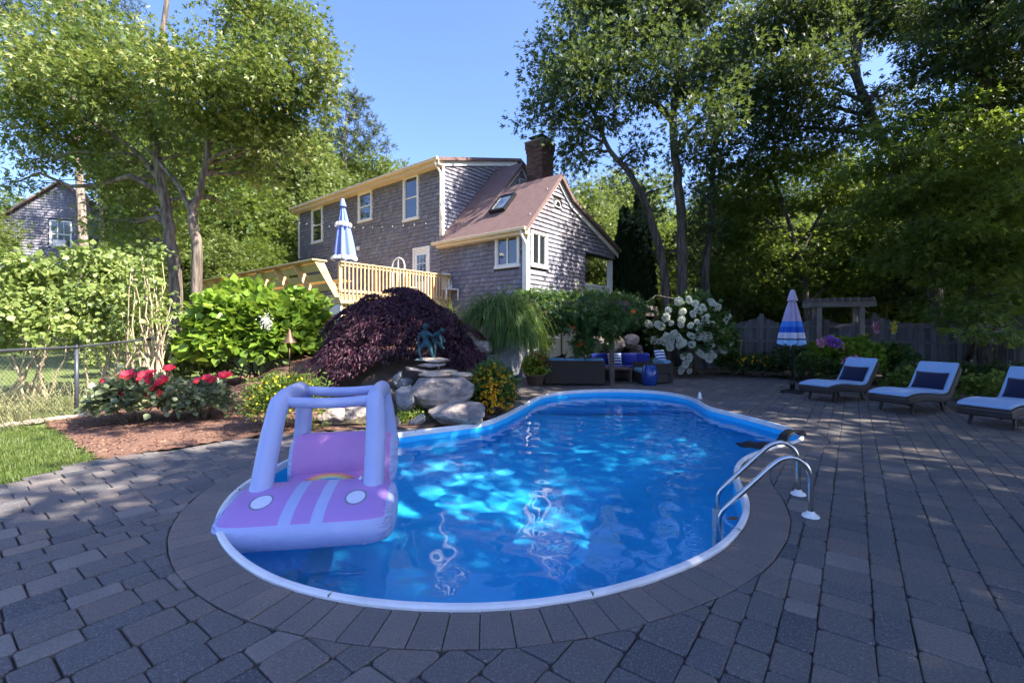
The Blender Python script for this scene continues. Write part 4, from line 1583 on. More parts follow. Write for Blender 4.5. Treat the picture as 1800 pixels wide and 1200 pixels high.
m = MB(); m.obox(no, nd, nn_, wa0, wa1, .004, .018, wz0, wz1); nbld(m, 'pane', 'skyglass', nw)
m = MB(); m.obox(no, nd, nn_, wa0 + .15, wa1 - .1, .06, .35, wz0 - .02, wz0 + .38); bevel(nbld(m, 'air_conditioner', 'white', nw), .03)

# ------------------------------------------------------------------ chain link fence at the left
fpts = [Vector((-7.15, 5.2, 0)), Vector((-7.45, 6.7, 0)), Vector((-7.75, 8.1, 0)), Vector((-7.95, 10.2, .12)), Vector((-8.0, 12.4, .28))]
cf = empty('chain_link_fence', fpts[2], 0, 'black chain link fence with grey top rail behind the red flowers', 'fence')
cl_ = lambda p: Vector(p) - fpts[2]
HF = 1.19
for p in (fpts[2], fpts[0], fpts[4]):
    m = MB(); m.tube([cl_(p) + UP * -.2, cl_(p) + UP * HF], .032, 10); m.build('post', MAT['chainrail'], cf, True)
    m = MB(); m.lathe([(.038, HF - .02), (.038, HF + .03), (.02, HF + .055), (0.001, HF + .06)], 10, tuple(cl_(p))); m.build('post_cap', MAT['chain'], cf, True)
m = MB(); m.tube([cl_(p) + UP * (HF + .01) for p in fpts], .022, 8); m.build('top_rail', MAT['chainrail'], cf, True)
m = MB()
seg_l = [(fpts[i + 1] - fpts[i]).length for i in range(len(fpts) - 1)]
def along(s):
    for i, l in enumerate(seg_l):
        if s <= l or i == len(seg_l) - 1: return fpts[i].lerp(fpts[i + 1], s / l)
        s -= l
tot = sum(seg_l); pitch = .075
k = 0
s = 0
while s < tot - pitch:
    for ph in (0, 1):
        pts = []
        for j in range(17):
            z = .03 + j * (HF - .03) / 16
            pts.append(cl_(along(s + pitch * (((j + ph) % 2)))) + UP * z)
        m.tube(pts, .0026, 3, False)
    s += pitch
m.build('wire_mesh', MAT['chain'], cf, False, fix=False)
# edging stones
for i in range(9):
    t = i / 8
    p = Vector((-7.95, 6.9, 0)).lerp(Vector((-7.45, 7.85, 0)), t)
    o = link('edging_stone', rock_mesh((.11 + .03 * rnd.random(), .08, .05), 60 + i, .6, 2), MAT['stone_w'])
    o.location = p + UP * .03; o.rotation_euler.z = rnd.random()
    tag(o, ['pale edging stone at the lawn end of the row, farthest from the fence post', 'second pale edging stone from the lawn end of the row', 'third pale edging stone from the lawn end of the row', 'fourth pale edging stone from the lawn end of the row', 'middle pale edging stone of the row below the fence', 'fourth pale edging stone counted back from the fence post', 'third pale edging stone counted back from the fence post', 'second pale edging stone counted back from the fence post', 'pale edging stone nearest the black fence post'][i], 'stone', 'edging stones')

# ------------------------------------------------------------------ board fence and arbor at the right
bf_pts = [Vector((6.6, 17.2, 0)), Vector((9.2, 16.8, 0)), Vector((11.0, 16.3, 0)), Vector((12.5, 15.7, 0)), Vector((14.2, 14.4, 0)), Vector((15.2, 12.4, 0)), Vector((16.0, 10.0, 0))]
bf = empty('board_fence', bf_pts[1], 0, 'weathered grey board fence with scalloped top behind the sun loungers', 'fence')
for i in range(len(bf_pts) - 1):
    a, b = bf_pts[i], bf_pts[i + 1]
    d = (b - a); ln = d.length; d.normalize()
    n = Vector((d.y, -d.x, 0))
    o_ = a - bf_pts[1]
    gate = i == 2
    nb_ = int(ln / .14)
    for k in range(nb_):
        t = (k + .5) / nb_
        top = 1.72 + .30 * abs(2 * t - 1) ** 2.0 + rnd.gauss(0, .008)
        if i >= 4: top = 1.96 + .05 * abs(2 * t - 1) ** 2
        m = MB(); m.obox(o_, d, n, k * ln / nb_ + .004, (k + 1) * ln / nb_ - .004, -.012 + rnd.gauss(0, .003), .012, .05, top, rnd.random())
        m.build('board', MAT['greywood'], bf)
    for z in (.45, 1.10, 1.62):
        m = MB(); m.obox(o_, d, n, 0, ln, .013, .055, z - .045, z + .045, .7); m.build('rail', MAT['greywood'], bf)
    m = MB(); m.obox(o_, d, n, -.06, .06, -.06, .075, 0, 2.1 if i < 4 else 2.0, .8); m.build('post', MAT['greywood'], bf)
# arbor over the gate
ab = empty('arbor', (11.3, 15.7, 0), math.atan2(-.5, 1.4), 'grey wooden arbor with slatted top standing over the fence gate', 'arbor')
for sx in (-.62, .62):
    for sy in (-.05, .6):
        m = MB(); m.box(sx - .075, sx + .075, sy - .075, sy + .075, 0, 2.42); bevel(m.build('post', MAT['greywood2'], ab), .01)
for sy in (-.05, .6):
    m = MB(); m.box(-1.0, 1.0, sy - .12, sy - .08, 2.30, 2.48); m.build('beam', MAT['greywood2'], ab)
for k in range(9):
    m = MB(); x = -.88 + k * .22; m.box(x - .025, x + .025, -.35, .9, 2.482, 2.60); m.build('slat', MAT['greywood2'], ab)

# ------------------------------------------------------------------ pergola with seating
PZ = 2.05
pg = empty('pergola', (1.0, 12.6, 0), 0, 'dark stained pergola carrying trumpet vine over the outdoor sofas', 'pergola')
pl_ = lambda x, y, z=0: (x - 1.0, y - 12.6, z)
for (x, y) in ((.85, 12.65), (2.72, 12.4), (4.85, 15.3), (.6, 14.2)):
    m = MB(); q = pl_(x, y); m.box(q[0] - .06, q[0] + .06, q[1] - .06, q[1] + .06, 0, PZ + .1); bevel(m.build('post', MAT['pergola'], pg), .008)
m = MB(); m.bar(pl_(.3, 12.72, PZ), pl_(3.1, 12.34, PZ), .05, .18); m.build('beam', MAT['pergola'], pg)
m = MB(); m.bar(pl_(2.6, 12.2, PZ), pl_(5.0, 15.6, PZ), .05, .18); m.build('beam', MAT['pergola'], pg)
for k in range(11):
    t = k / 10
    a = Vector(pl_(.55, 12.4, PZ + .17)).lerp(Vector(pl_(2.9, 12.0, PZ + .17)), t)
    m = MB(); m.bar(a, a + Vector((2.0, 3.4, 0)) * (1 if t > .3 else .7), .04, .13); m.build('rafter', MAT['pergola'], pg)


def sofa(name, label, loc, rz, w, back=.74, d=.85, arm=(True, True), cush=3, backcol='sofa_cush', seatmat='sofa_cush'):
    r = empty(name, loc, rz, label, 'sofa')
    m = MB(); m.box(-w / 2, w / 2, -.06, .06, .04, back - .07); bevel(m.build('back_frame', MAT['wicker'], r), .02)
    m = MB(); m.box(-w / 2 + .01, w / 2 - .01, .061, d, .04, .30); bevel(m.build('seat_frame', MAT['wicker'], r), .02)
    for s_, on in ((-1, arm[0]), (1, arm[1])):
        if on:
            m = MB(); x0, x1 = sorted((s_ * (w / 2 - .10), s_ * (w / 2 - .002))); m.box(x0, x1, .062, d - .01, .301, .58); bevel(m.build('arm', MAT['wicker'], r), .02)
    for k in range(cush):
        c0 = -w / 2 + .02 + k * (w - .04) / cush; c1 = c0 + (w - .04) / cush - .012
        m = MB(); m.box(c0, c1, -.02, .20, .45, back); o = bevel(m.build('back_cushion', MAT[backcol], r, True), .045, 4)
        m = MB(); m.box(c0 + (.1 if k == 0 and arm[0] else 0), c1 - (.1 if k == cush - 1 and arm[1] else 0), .21, d + .01, .302, .43); bevel(m.build('seat_cushion', MAT[seatmat], r, True), .04, 4)
    return r


sofa('sofa', 'dark wicker sofa seen from behind with pale blue cushions under the pergola', (1.70, 12.35, 0), -.10, 1.62, .74, .85, (True, False), 3)
sofa('sofa', 'dark wicker sofa facing the pool with bright royal blue cushions', (3.35, 14.3, 0), math.pi + .05, 1.9, .78, .8, (False, False), 2, 'royal', 'royal')
s3 = sofa('armchair', 'dark wicker armchair end piece at the right of the blue garden stool', (4.35, 13.0, 0), math.pi / 2 + .15, .8, .66, .8, (True, True), 1)
s3['category'] = 'armchair'


def pillow(name, label, loc, rot, w, h, t, mat, group=None):
    m = MB()
    n = 12
    for sgn in (1, -1):
        b = len(m.v)
        for i in range(n + 1):
            for j in range(n + 1):
                u, v = i / n * 2 - 1, j / n * 2 - 1
                e = max(0, (1 - abs(u) ** 2.6)) ** .55 * max(0, (1 - abs(v) ** 2.6)) ** .55
                pin = 1 - .06 * (1 - abs(v)) * abs(u) ** 3
                m.v.append((u * w / 2 * (1 - .05 * (1 - v * v)), v * h / 2 * (1 - .05 * (1 - u * u)), sgn * t / 2 * e)); m.r.append(.5)
        for i in range(n):
            for j in range(n):
                q = (b + i * (n + 1) + j, b + (i + 1) * (n + 1) + j, b + (i + 1) * (n + 1) + j + 1, b + i * (n + 1) + j + 1)
                m.f.append(q if sgn > 0 else q[::-1])
    o = m.build(name, mat, None, True, fix=False)
    o.location = loc; o.rotation_euler = rot
    return tag(o, label, 'pillow', group)


MAT['stripe_pillow'] = None
def stripe_pillow():
    t = NT('striped_cloth')
    x = t.n('SeparateXYZ'); t.l(t.obj(), x.inputs[0])
    w = t.math('FRACT', t.math('MULTIPLY', x.outputs[1], 11))
    t.l(t.mix(t.math('GREATER_THAN', w, .5), (.02, .06, .30), (.55, .62, .66)), t.b.inputs['Base Color'])
    t.b.inputs['Roughness'].default_value = .9
    return t.m
MAT['stripe_pillow'] = stripe_pillow()
pillow('throw_pillow', 'blue and white striped throw pillow on the royal blue sofa', (3.15, 13.95, .60), (R(68), 0, .1), .44, .44, .16, MAT['stripe_pillow'])
pillow('throw_pillow', 'plain royal blue throw pillow beside the striped one', (3.62, 13.95, .60), (R(66), 0, -.1), .42, .42, .16, MAT['royal'])
pillow('throw_pillow', 'pale patterned pillow propped high on the wicker armchair', (4.30, 13.2, .74), (R(70), 0, .5), .40, .40, .16, MAT['stripe_pillow'])
# cobalt garden stool
gs_ = gp(1142, 677)
st = empty('garden_stool', gs_, 0, 'cobalt blue glazed ceramic garden stool in front of the sofas', 'stool')
m = MB(); m.lathe([(.15, 0), (.17, .02), (.205, .14), (.222, .27), (.205, .40), (.17, .51), (.155, .53)], 28); m.build('body', MAT['bluepot'], st, True)
m = MB(); m.lathe([(.156, .525), (.15, .545), (.06, .552), (.001, .552)], 28); m.build('lid', MAT['bluepot'], st, True)
for zz, rr_ in ((.09, .193), (.45, .193)):
    for k in range(16):
        m = MB(); th = k / 16 * 2 * math.pi; c = Vector((rr_ * math.cos(th), rr_ * math.sin(th), zz)); m.tube([c * 1.0 - Vector((math.cos(th), math.sin(th), 0)) * .01, c + Vector((math.cos(th), math.sin(th), 0)) * .006], [.014, .008], 6)
        m.build('stud', MAT['bluepot'], st, True)
# low table with fire bowl shape in dark metal
lt = empty('coffee_table', (3.0, 13.2, 0), -.1, 'low dark wooden coffee table between the sofas', 'table')
m = MB(); m.box(-.45, .45, -.28, .28, .36, .41); bevel(m.build('table_top', MAT['terracotta'], lt), .01)
for sx in (-.4, .4):
    for sy in (-.23, .23):
        m = MB(); m.box(sx - .025, sx + .025, sy - .025, sy + .025, 0, .36); m.build('leg', MAT['pergola'], lt)

# ------------------------------------------------------------------ loungers
def ribbon(prof, w, th, mat, name, parent, smooth=True, bev=.015, inset=0.0):
    """a bent slab: prof is a list of (x, z) along the lounger; width along y; thickness th upwards"""
    m = MB()
    n = len(prof)
    up = []
    for i in range(n):
        a, b = Vector(prof[max(i - 1, 0)]), Vector(prof[min(i + 1, n - 1)])
        d = (b - a).normalized()
        up.append(Vector((-d.y, d.x)))
    for i in range(n):
        p = Vector(prof[i]); q = p + up[i] * th
        for (c, y) in ((p, -w / 2), (p, w / 2), (q, w / 2), (q, -w / 2)):
            m.v.append((c.x, y, c.y)); m.r.append(.5)
    for i in range(n - 1):
        for k in range(4):
            k2 = (k + 1) % 4
            m.f.append((i * 4 + k, i * 4 + k2, (i + 1) * 4 + k2, (i + 1) * 4 + k))
    m.f.append((3, 2, 1, 0)); m.f.append(tuple((n - 1) * 4 + k for k in range(4)))
    o = m.build(name, mat, parent, smooth)
    bevel(o, bev, 3, 50)
    return o


def spline2(pts, k=5):
    return [(p.x, p.y) for p in smooth_path([Vector((a, b, 0)) for a, b in pts], k)]


def lounger(loc, rz, label):
    r = empty('sun_lounger', loc, rz, label, 'sun lounger', 'sun loungers')
    prof = spline2([(0, .24), (.25, .285), (.55, .285), (.85, .255), (1.12, .245), (1.28, .30), (1.45, .52), (1.66, .82)], 4)
    ribbon([(x, z - .07) for x, z in prof], .66, .135, MAT['wicker'], 'shell', r, True, .03)
    cu = [(x - .0, z + .0) for x, z in prof]
    up = []
    for i in range(len(cu)):
        a, b = Vector(cu[max(i - 1, 0)]), Vector(cu[min(i + 1, len(cu) - 1)])
        d = (b - a).normalized(); up.append(Vector((-d.y, d.x)))
    cp_ = [(cu[i][0] + up[i].x * .072, cu[i][1] + up[i].y * .072) for i in range(len(cu))]
    ribbon(cp_, .63, .06, MAT['cushion'], 'cushion', r, True, .028)
    for sy in (-.24, .24):
        for (x, dx) in ((.30, -.07), (1.08, .10)):
            m = MB(); m.bar((x, sy, .27), (x + dx, sy * 1.08, 0), .035, .045, (1, 0, 0)); m.build('leg', MAT['wicker'], r)
    m = MB(); m.bar((.28, -.24, .2), (.28, .24, .2), .03, .03); m.build('stretcher', MAT['wicker'], r)
    for sy in (-.22, .22):
        m = MB(); m.bar((1.46, sy, .50), (1.30, sy, .10), .03, .03); m.build('back_strut', MAT['wicker'], r)
    c, s = math.cos(rz), math.sin(rz)
    pl = Vector((1.27, 0.0, .54)); w = Vector((loc[0] + c * pl.x - s * pl.y, loc[1] + s * pl.x + c * pl.y, pl.z))
    return r, w


LR = R(21)
lpos = [(6.37, 9.62), (6.83, 8.28), (7.22, 6.98)]
llab = ['white cushioned dark wicker sun lounger nearest the striped parasol', 'white cushioned dark wicker sun lounger in the middle of the row', 'white cushioned dark wicker sun lounger at the right edge of the photo']
plab = ['navy pillow on the lounger nearest the striped parasol', 'navy pillow on the middle lounger', 'navy pillow on the lounger at the right edge of the photo']
for (x, y), la, pa in zip(lpos, llab, plab):
    r, w = lounger((x, y, 0), LR, la)
    po = pillow('lumbar_pillow', pa, w, (0, 0, 0), .52, .37, .14, MAT['navy'], 'navy lounger pillows')
    from mathutils import Euler, Matrix
    mrot = Matrix.Rotation(LR, 3, 'Z') @ Matrix.Rotation(R(-90), 3, 'Z') @ Matrix.Rotation(R(-0), 3, 'Y')
    mrot = Matrix.Rotation(LR - R(90), 3, 'Z') @ Matrix.Rotation(R(58), 3, 'X')
    po.rotation_euler = mrot.to_euler()

# ------------------------------------------------------------------ pool ladder
ld = empty('pool_ladder', gp(1414, 888), 0, 'stainless steel pool ladder with two curved handrails at the pool edge', 'ladder')
L0 = ld.location.copy()
dirs = Vector((-.93, .26, 0)).normalized()
prof = [(0, 0), (0, .22), (.005, .33), (.04, .415), (.11, .462), (.19, .452), (.27, .395), (.45, .20), (.62, .015), (.665, -.05), (.68, -.13), (.685, -.55), (.685, -1.0)]
fl = [gp(1425, 907), gp(1403, 868)]
for p in fl:
    q = p - L0
    m = MB(); m.tube(smooth_path([q + dirs * a + UP * b for a, b in prof], 5), .021, 14); m.build('handrail', MAT['steel'], ld, True)
    m = MB(); m.lathe([(.024, .045), (.03, .035), (.034, .018), (.058, .014), (.064, .004), (.064, -.004)], 24, tuple(q)); m.build('flange', MAT['plastic'], ld, True)
for z in (-.35, -.62, -.9):
    m = MB(); a = fl[0] - L0 + dirs * .685; b = fl[1] - L0 + dirs * .685
    m.bar(a + UP * z, b + UP * z, .09, .03); bevel(m.build('tread', MAT['plastic'], ld), .008)

# ------------------------------------------------------------------ inflatable float
FY = R(9)
fo = empty('inflatable_float', (-1.60, 3.46, WATER_Z), FY, 'pink and white inflatable car shaped pool float with raised tube frame', 'pool float')


def float_mat(kind):
    t = NT('inflatable_vinyl_' + kind)
    co = t.obj()
    x = t.n('SeparateXYZ'); t.l(co, x.inputs[0])
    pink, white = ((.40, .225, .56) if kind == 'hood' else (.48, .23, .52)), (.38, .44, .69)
    X, Yy, Z = x.outputs[0], x.outputs[1], x.outputs[2]
    ax = t.math('ABSOLUTE', X)
    if kind == 'hood':
        pm = t.math('MULTIPLY', t.math('GREATER_THAN', Z, .175), t.math('LESS_THAN', ax, .605))
        pm = t.math('MULTIPLY', pm, t.math('LESS_THAN', Yy, .69))
        st_ = t.math('LESS_THAN', t.math('ABSOLUTE', t.math('SUBTRACT', t.math('ABSOLUTE', t.math('ADD', X, .0)), .115)), .045)
        pm = t.math('MULTIPLY', pm, t.math('SUBTRACT', 1, st_))
        c = t.mix(pm, white, pink)
        dx = t.math('SUBTRACT', ax, .36); dy = t.math('SUBTRACT', Yy, .21)
        r = t.math('SQRT', t.math('ADD', t.math('POWER', dx, 2), t.math('POWER', t.math('MULTIPLY', dy, .78), 2)))
        c = t.mix(t.math('LESS_THAN', r, .088), c, (.20, .20, .30))
        c = t.mix(t.math('LESS_THAN', r, .072), c, (.66, .70, .82))
    elif kind == 'seat':
        c = t.mix(t.math('LESS_THAN', ax, .50), white, pink)
    elif kind == 'white':
        c = t.mix(.0, white, white)
    else:
        c = t.mix(.0, pink, pink)
    t.l(c, t.b.inputs['Base Color'])
    t.b.inputs['Roughness'].default_value = .33
    t.b.inputs['Specular IOR Level'].default_value = .45
    t.b.inputs['Subsurface Weight'].default_value = .15
    t.b.inputs['Subsurface Radius'].default_value = (.04, .03, .03)
    mpw = t.n('Mapping'); mpw.inputs['Scale'].default_value = (1, .35, 1); t.l(co, mpw.inputs[0])
    t.bump(t.math('ADD', t.noise(7, 3, .5, co), t.math('MULTIPLY', t.noise(26, 3, .6, mpw.outputs[0]), .3)), .32, .03)
    return t.m


for k in ('hood', 'seat', 'white', 'pink'): MAT['fl_' + k] = float_mat(k)


def inflated(prof, a, nx=72, pw=9, wr=.03, nw=26):
    """extrude a closed (y, z) profile along x from -a to a with puffed, puckered ends"""
    prof = [(p.x, p.y) for p in catmull_closed([Vector(p) for p in prof], 12)]
    n = len(prof)
    cy = sum(p[0] for p in prof) / n; cz = sum(p[1] for p in prof) / n
    m = MB()
    xs = [a * math.sin((i / nx - .5) * math.pi) ** 1 for i in range(nx + 1)]
    for i, x in enumerate(xs):
        e = abs(x / a)
        k = max(.02, (1 - e ** pw)) ** (1 / 2.6)
        for j, (y, z) in enumerate(prof):
            w = wr * .55 * math.exp(-((e - .93) / .045) ** 2) * math.sin(j / n * 2 * math.pi * nw + 2 * math.sin(j * .37)) if e > .78 else 0
            m.v.append((x, cy + (y - cy) * (k + w * 3), cz + (z - cz) * (k + w * 3))); m.r.append(.5)
    for i in range(nx):
        for j in range(n):
            j2 = (j + 1) % n
            m.f.append((i * n + j, i * n + j2, (i + 1) * n + j2, (i + 1) * n + j))
    m.f.append(tuple(range(n))[::-1]); m.f.append(tuple(nx * n + j for j in range(n)))
    return m


hoodp = [(.06, -.09), (-.05, -.02), (-.085, .06), (-.07, .14), (-.01, .20), (.12, .25), (.30, .285), (.47, .30), (.62, .29), (.70, .22), (.71, .06), (.66, -.08), (.35, -.11)]
hd = inflated(hoodp, .68).build('hood', MAT['fl_hood'], fo, True)
# pull-in dimples along the front weld
for k in range(6):
    m = MB(); x = -.48 + k * .19; m.lathe([(.001, .004), (.006, .003), (.011, 0)], 10); o = m.build('weld_dimple', MAT['fl_white'], fo, True); o.location = (x, -.066, .0); o.rotation_euler = (R(90), 0, 0)
seatp = [(.70, -.08), (.69, .05), (.72, .12), (.95, .14), (1.2, .13), (1.42, .12), (1.46, .02), (1.4, -.09), (1.0, -.1)]
inflated(seatp, .50).build('seat', MAT['fl_pink'], fo, True)
backp = [(1.38, -.08), (1.36, .10), (1.40, .30), (1.47, .44), (1.57, .50), (1.70, .48), (1.78, .36), (1.82, .1), (1.80, -.06), (1.6, -.1)]
inflated(backp, .57).build('backrest', MAT['fl_seat'], fo, True)
for sx in (-1, 1):
    m = MB(); m.tube(smooth_path([(sx * .46, .42, .20), (sx * .46, .52, .36), (sx * .45, .70, .70), (sx * .43, .82, .93), (sx * .42, .90, .985), (sx * .42, 1.05, 1.0), (sx * .42, 1.35, 1.01),
                                  (sx * .42, 1.50, .99), (sx * .425, 1.58, .90), (sx * .45, 1.66, .62), (sx * .50, 1.72, .30)], 4), [.09] * 9 + [.086] * 5 + [.076] * 20 + [.086] * 7, 18)
    m.build('side_tube', MAT['fl_white'], fo, True)
for (y, z, r) in ((.86, .965, .05), (1.52, .985, .05)):
    m = MB(); pts = [(-.43 + .86 * i / 12, y, z - .025 * math.sin(math.pi * i / 12)) for i in range(13)]; m.tube(pts, r, 16); m.build('cross_tube', MAT['fl_white'], fo, True)
for sx in (-1, 1):
    pr_ = catmull_closed([Vector(p) for p in hoodp], 5); cy_ = sum(p.x for p in pr_) / len(pr_); cz_ = sum(p.y for p in pr_) / len(pr_)
    for (xx, kk) in ((.612, .925), (.655, .80)):
        k2 = max(.02, 1 - (xx / .68) ** 9) ** (1 / 2.6) + .008
        m = MB(); m.tube([(sx * xx, cy_ + (p.x - cy_) * k2, cz_ + (p.y - cz_) * k2) for p in pr_] + [(sx * xx, cy_ + (pr_[0].x - cy_) * k2, cz_ + (pr_[0].y - cz_) * k2)], .0045, 5, False)
        m.build('weld_seam', MAT['fl_white'], fo, True)
m = MB(); m.lathe([(.026, 0), (.024, .012), (.012, .016), (.011, .03), (.001, .032)], 12); o = m.build('valve', MAT['plastic'], fo, True); o.location = (.34, .58, .292)
# printed rainbow strips on the panel behind the hood
for k, c in enumerate(((.75, .22, .20), (.80, .50, .16), (.72, .66, .30), (.20, .52, .72), (.16, .34, .72))):
    mt = M('rainbow_%d' % k, c, c, 5, .35)
    m = MB()
    r0 = .21 - k * .026; r1 = r0 - .024
    pts = []
    for i in range(15):
        th = R(8 + 164 * i / 14)
        for r in (r0, r1):
            pts.append((.05 + r * 1.25 * math.cos(th), .705 + .10 * (r * math.sin(th)), .205 + r * .55 * math.sin(th)))
    m.add(pts, [(2 * i, 2 * i + 1, 2 * i + 3, 2 * i + 2) for i in range(14)])
    o = m.build('rainbow_stripe', mt, fo, True)
    s_ = o.modifiers.new('solid', 'SOLIDIFY'); s_.thickness = .012
# small things by the pool
bl = gp(1378, 768)
sk = empty('draped_cloth', bl, 0, 'limp black sheet draped over the pool rim behind the ladder', 'cloth')
m = MB()
path = [(-.62, .05, -.115), (-.42, .02, -.10), (-.22, .0, -.11), (-.05, .0, -.07), (.02, .02, .03), (.12, .06, .075), (.25, .10, .06), (.36, .12, .045)]
wd = [.10, .16, .17, .13, .09, .11, .10, .05]
sp = smooth_path([Vector(p) for p in path], 3)
for i, p in enumerate(sp):
    w = np.interp(i / (len(sp) - 1), np.linspace(0, 1, 8), wd)
    for j in range(7):
        u = j / 6 * 2 - 1
        m.v.append((p.x, p.y + u * w, p.z + .022 * math.sin(u * 5 + i * .8) - .015 * u * u)); m.r.append(.5)
for i in range(len(sp) - 1):
    for j in range(6): m.f.append((i * 7 + j, i * 7 + j + 1, (i + 1) * 7 + j + 1, (i + 1) * 7 + j))
o = m.build('sheet', MAT['black'], sk, True); q = o.modifiers.new('solid', 'SOLIDIFY'); q.thickness = .012
wf = gp(1228, 702)
m = MB(); m.lathe([(.001, 0), (.045, .0), (.05, .03), (.035, .06), (.03, .12), (.018, .15), (.001, .155)], 12); o = m.build('pool_thermometer', MAT['plastic'], None, True); o.location = wf + Vector((.05, .06, 0))
tag(o, 'small white bottle shaped pool thermometer on the far right rim', 'thermometer')
m = MB(); m.v = [(0, 0, 0), (.05, .03, .008), (.11, .0, .012), (.05, -.03, .006)]; m.f = [(0, 1, 2), (0, 2, 3)]; m.r = [.5] * 4
o = m.build('fallen_leaf', MAT['rust_leaf'], None, False); o.location = gp(1278, 912, WATER_Z + .01); tag(o, 'single orange leaf floating beside the ladder', 'leaf')
q = o.modifiers.new('solid', 'SOLIDIFY'); q.thickness = .003
# ------------------------------------------------------------------ rocks of the bank by the pool
def rock(px, py, Y, size, seed, mat, label, flat=.0, rot=(0, 0, 0), cat='boulder', name='boulder', planes=15):
    o = link(name, rock_mesh(size, seed, flat, 4, planes), MAT[mat])
    pass
    o.location = at(px, py, Y); o.rotation_euler = rot
    return tag(o, label, cat)


rock(781, 689, 7.75, (.60, .42, .30), 3, 'stone', 'largest rounded grey boulder of the waterfall rocks above the pool rim', .85, (R(6), 0, .1))
rock(806, 727, 7.35, (.52, .40, .24), 4, 'stone', 'wide tan layered boulder at the bottom right of the waterfall rocks', .7, (0, R(3), -.1))
rock(716, 700, 7.65, (.24, .26, .25), 5, 'stone_b', 'bluish upright boulder left of the largest waterfall rock', 0, (0, 0, .5))
rock(700, 668, 8.0, (.13, .14, .16), 6, 'stone_b', 'small blue grey stone above the upright boulder', 0)
rock(713, 672, 7.9, (.14, .12, .10), 26, 'stone_b', 'small flat blue stone tucked beside the statue slabs', .7)
rock(762, 632, 8.15, (.34, .26, .055), 7, 'stone_w', 'thin pale slab directly under the bronze statue', .6, (0, R(3), .2), 'slab stone', 'slab_stone')
rock(760, 640, 8.05, (.30, .24, .045), 27, 'stone', 'thin dark slab second below the bronze statue', .6, (0, R(-3), .9), 'slab stone', 'slab_stone')
rock(737, 651, 7.95, (.28, .24, .05), 8, 'stone', 'tilted pale slab on the left of the stepped waterfall stones', .6, (0, R(9), .3), 'slab stone', 'slab_stone')
rock(772, 655, 7.9, (.38, .30, .075), 9, 'stone_w', 'broad tan slab on top of the largest boulder', .6, (0, R(-2), 0), 'slab stone', 'slab_stone')
rock(812, 658, 7.9, (.24, .22, .06), 10, 'stone_w', 'small tan slab at the right end above the largest boulder', .6, (0, R(4), .4), 'slab stone', 'slab_stone')
rock(734, 740, 7.2, (.20, .10, .08), 11, 'stone_b', 'narrow tilted blue slab leaning by the pool rim', .7, (R(20), R(-38), .1), 'slab stone', 'slab_stone')
rock(692, 745, 7.15, (.13, .14, .14), 12, 'stone', 'small square grey stone behind the float by the rim', .8, (0, 0, .3))
rock(630, 738, 7.5, (.34, .28, .26), 13, 'stone', 'low grey boulder seen through the float frame', .8, (0, 0, .6))
rock(588, 735, 7.4, (.30, .24, .20), 14, 'stone', 'grey boulder behind the left cross tube of the float', .8, (0, 0, 1.1))
rock(660, 712, 7.9, (.22, .2, .2), 28, 'stone', 'grey stone between the low boulder and the upright boulder', .8, (0, 0, 1.9))
rock(432, 706, 9.2, (.36, .30, .22), 15, 'stone_w', 'pale sunlit boulder between the red flowers and yellow coreopsis', .8, (0, 0, .2))
rock(861, 640, 10.0, (.35, .3, .26), 16, 'stone_b', 'blue grey boulder under the fountain grass', .8, (0, 0, .2))
rock(846, 612, 9.8, (.26, .24, .2), 17, 'stone', 'weathered stone between purple maple and fountain grass', .8, (0, 0, .9))
for i, (px, py, s) in enumerate(((1050, 603, .42), (1085, 606, .45), (1110, 600, .40), (1066, 585, .32), (1120, 618, .36))):
    rock(px, py, 16.2 + i * .1, (s, s * .8, s * .75), 40 + i, 'stone', ['round boulder of the rock wall just behind the pergola post', 'middle boulder of the shaded rock wall behind the blue sofa', 'boulder at the right end of the shaded rock wall',
         'topmost boulder of the shaded rock wall behind the sofas', 'lowest boulder of the shaded rock wall beside the white hydrangea'][i], .85, (0, 0, i))
# bank of earth filling behind the rocks
def bank():
    mb = MB()
    xs = np.linspace(-3.3, .2, 30); ys = np.linspace(7.1, 10.6, 28)
    for y in ys:
        for x in xs:
            t = min(1, max(0, (y - 7.25 + .25 * math.sin(x * 2)) / 1.3)) * min(1, max(0, (x + 3.3) / .8)) * min(1, max(0, (.2 - x) / .5))
            z = ground_h(x, y) + .02 + .55 * t * t * (3 - 2 * t) * min(1, (10.6 - y) / 1.2 + .0) + .04 * mnoise.noise(Vector((x * 3, y * 3, 0)))
            mb.v.append((x, y, z if pool_dist(x, y)[0] > .1 else -.5)); mb.r.append(.5)
    for j in range(27):
        for i in range(29):
            b = j * 30 + i
            x, y = (xs[i] + xs[i + 1]) / 2, (ys[j] + ys[j + 1]) / 2
            if pool_dist(x, y)[0] < .22: continue
            mb.f.append((b, b + 1, b + 31, b + 30))
    tag(mb.build('rock_bank_ground', MAT['soil'], None, True, fix=False), kind='structure')
bank()

# ------------------------------------------------------------------ bronze statue: two children, one riding on the other's back
def skin_fig(name, chain_list, parent, mat):
    vs_, es_, rs_ = [], [], []
    index = {}
    for ch in chain_list:
        prev = None
        for (x, y, z, r) in ch:
            key = (round(x, 4), round(y, 4), round(z, 4))
            if key not in index:
                index[key] = len(vs_); vs_.append((x, y, z)); rs_.append(r)
            i = index[key]
            if prev is not None and prev != i: es_.append((prev, i))
            prev = i
    me = bpy.data.meshes.new(name); me.from_pydata(vs_, es_, [])
    o = link(name, me, mat, parent)
    o.modifiers.new('skin', 'SKIN')
    for i, sv in enumerate(me.skin_vertices[0].data):
        sv.radius = (rs_[i], rs_[i]); sv.use_root = i == 0
    s = o.modifiers.new('sub', 'SUBSURF'); s.levels = 2; s.render_levels = 2
    return o


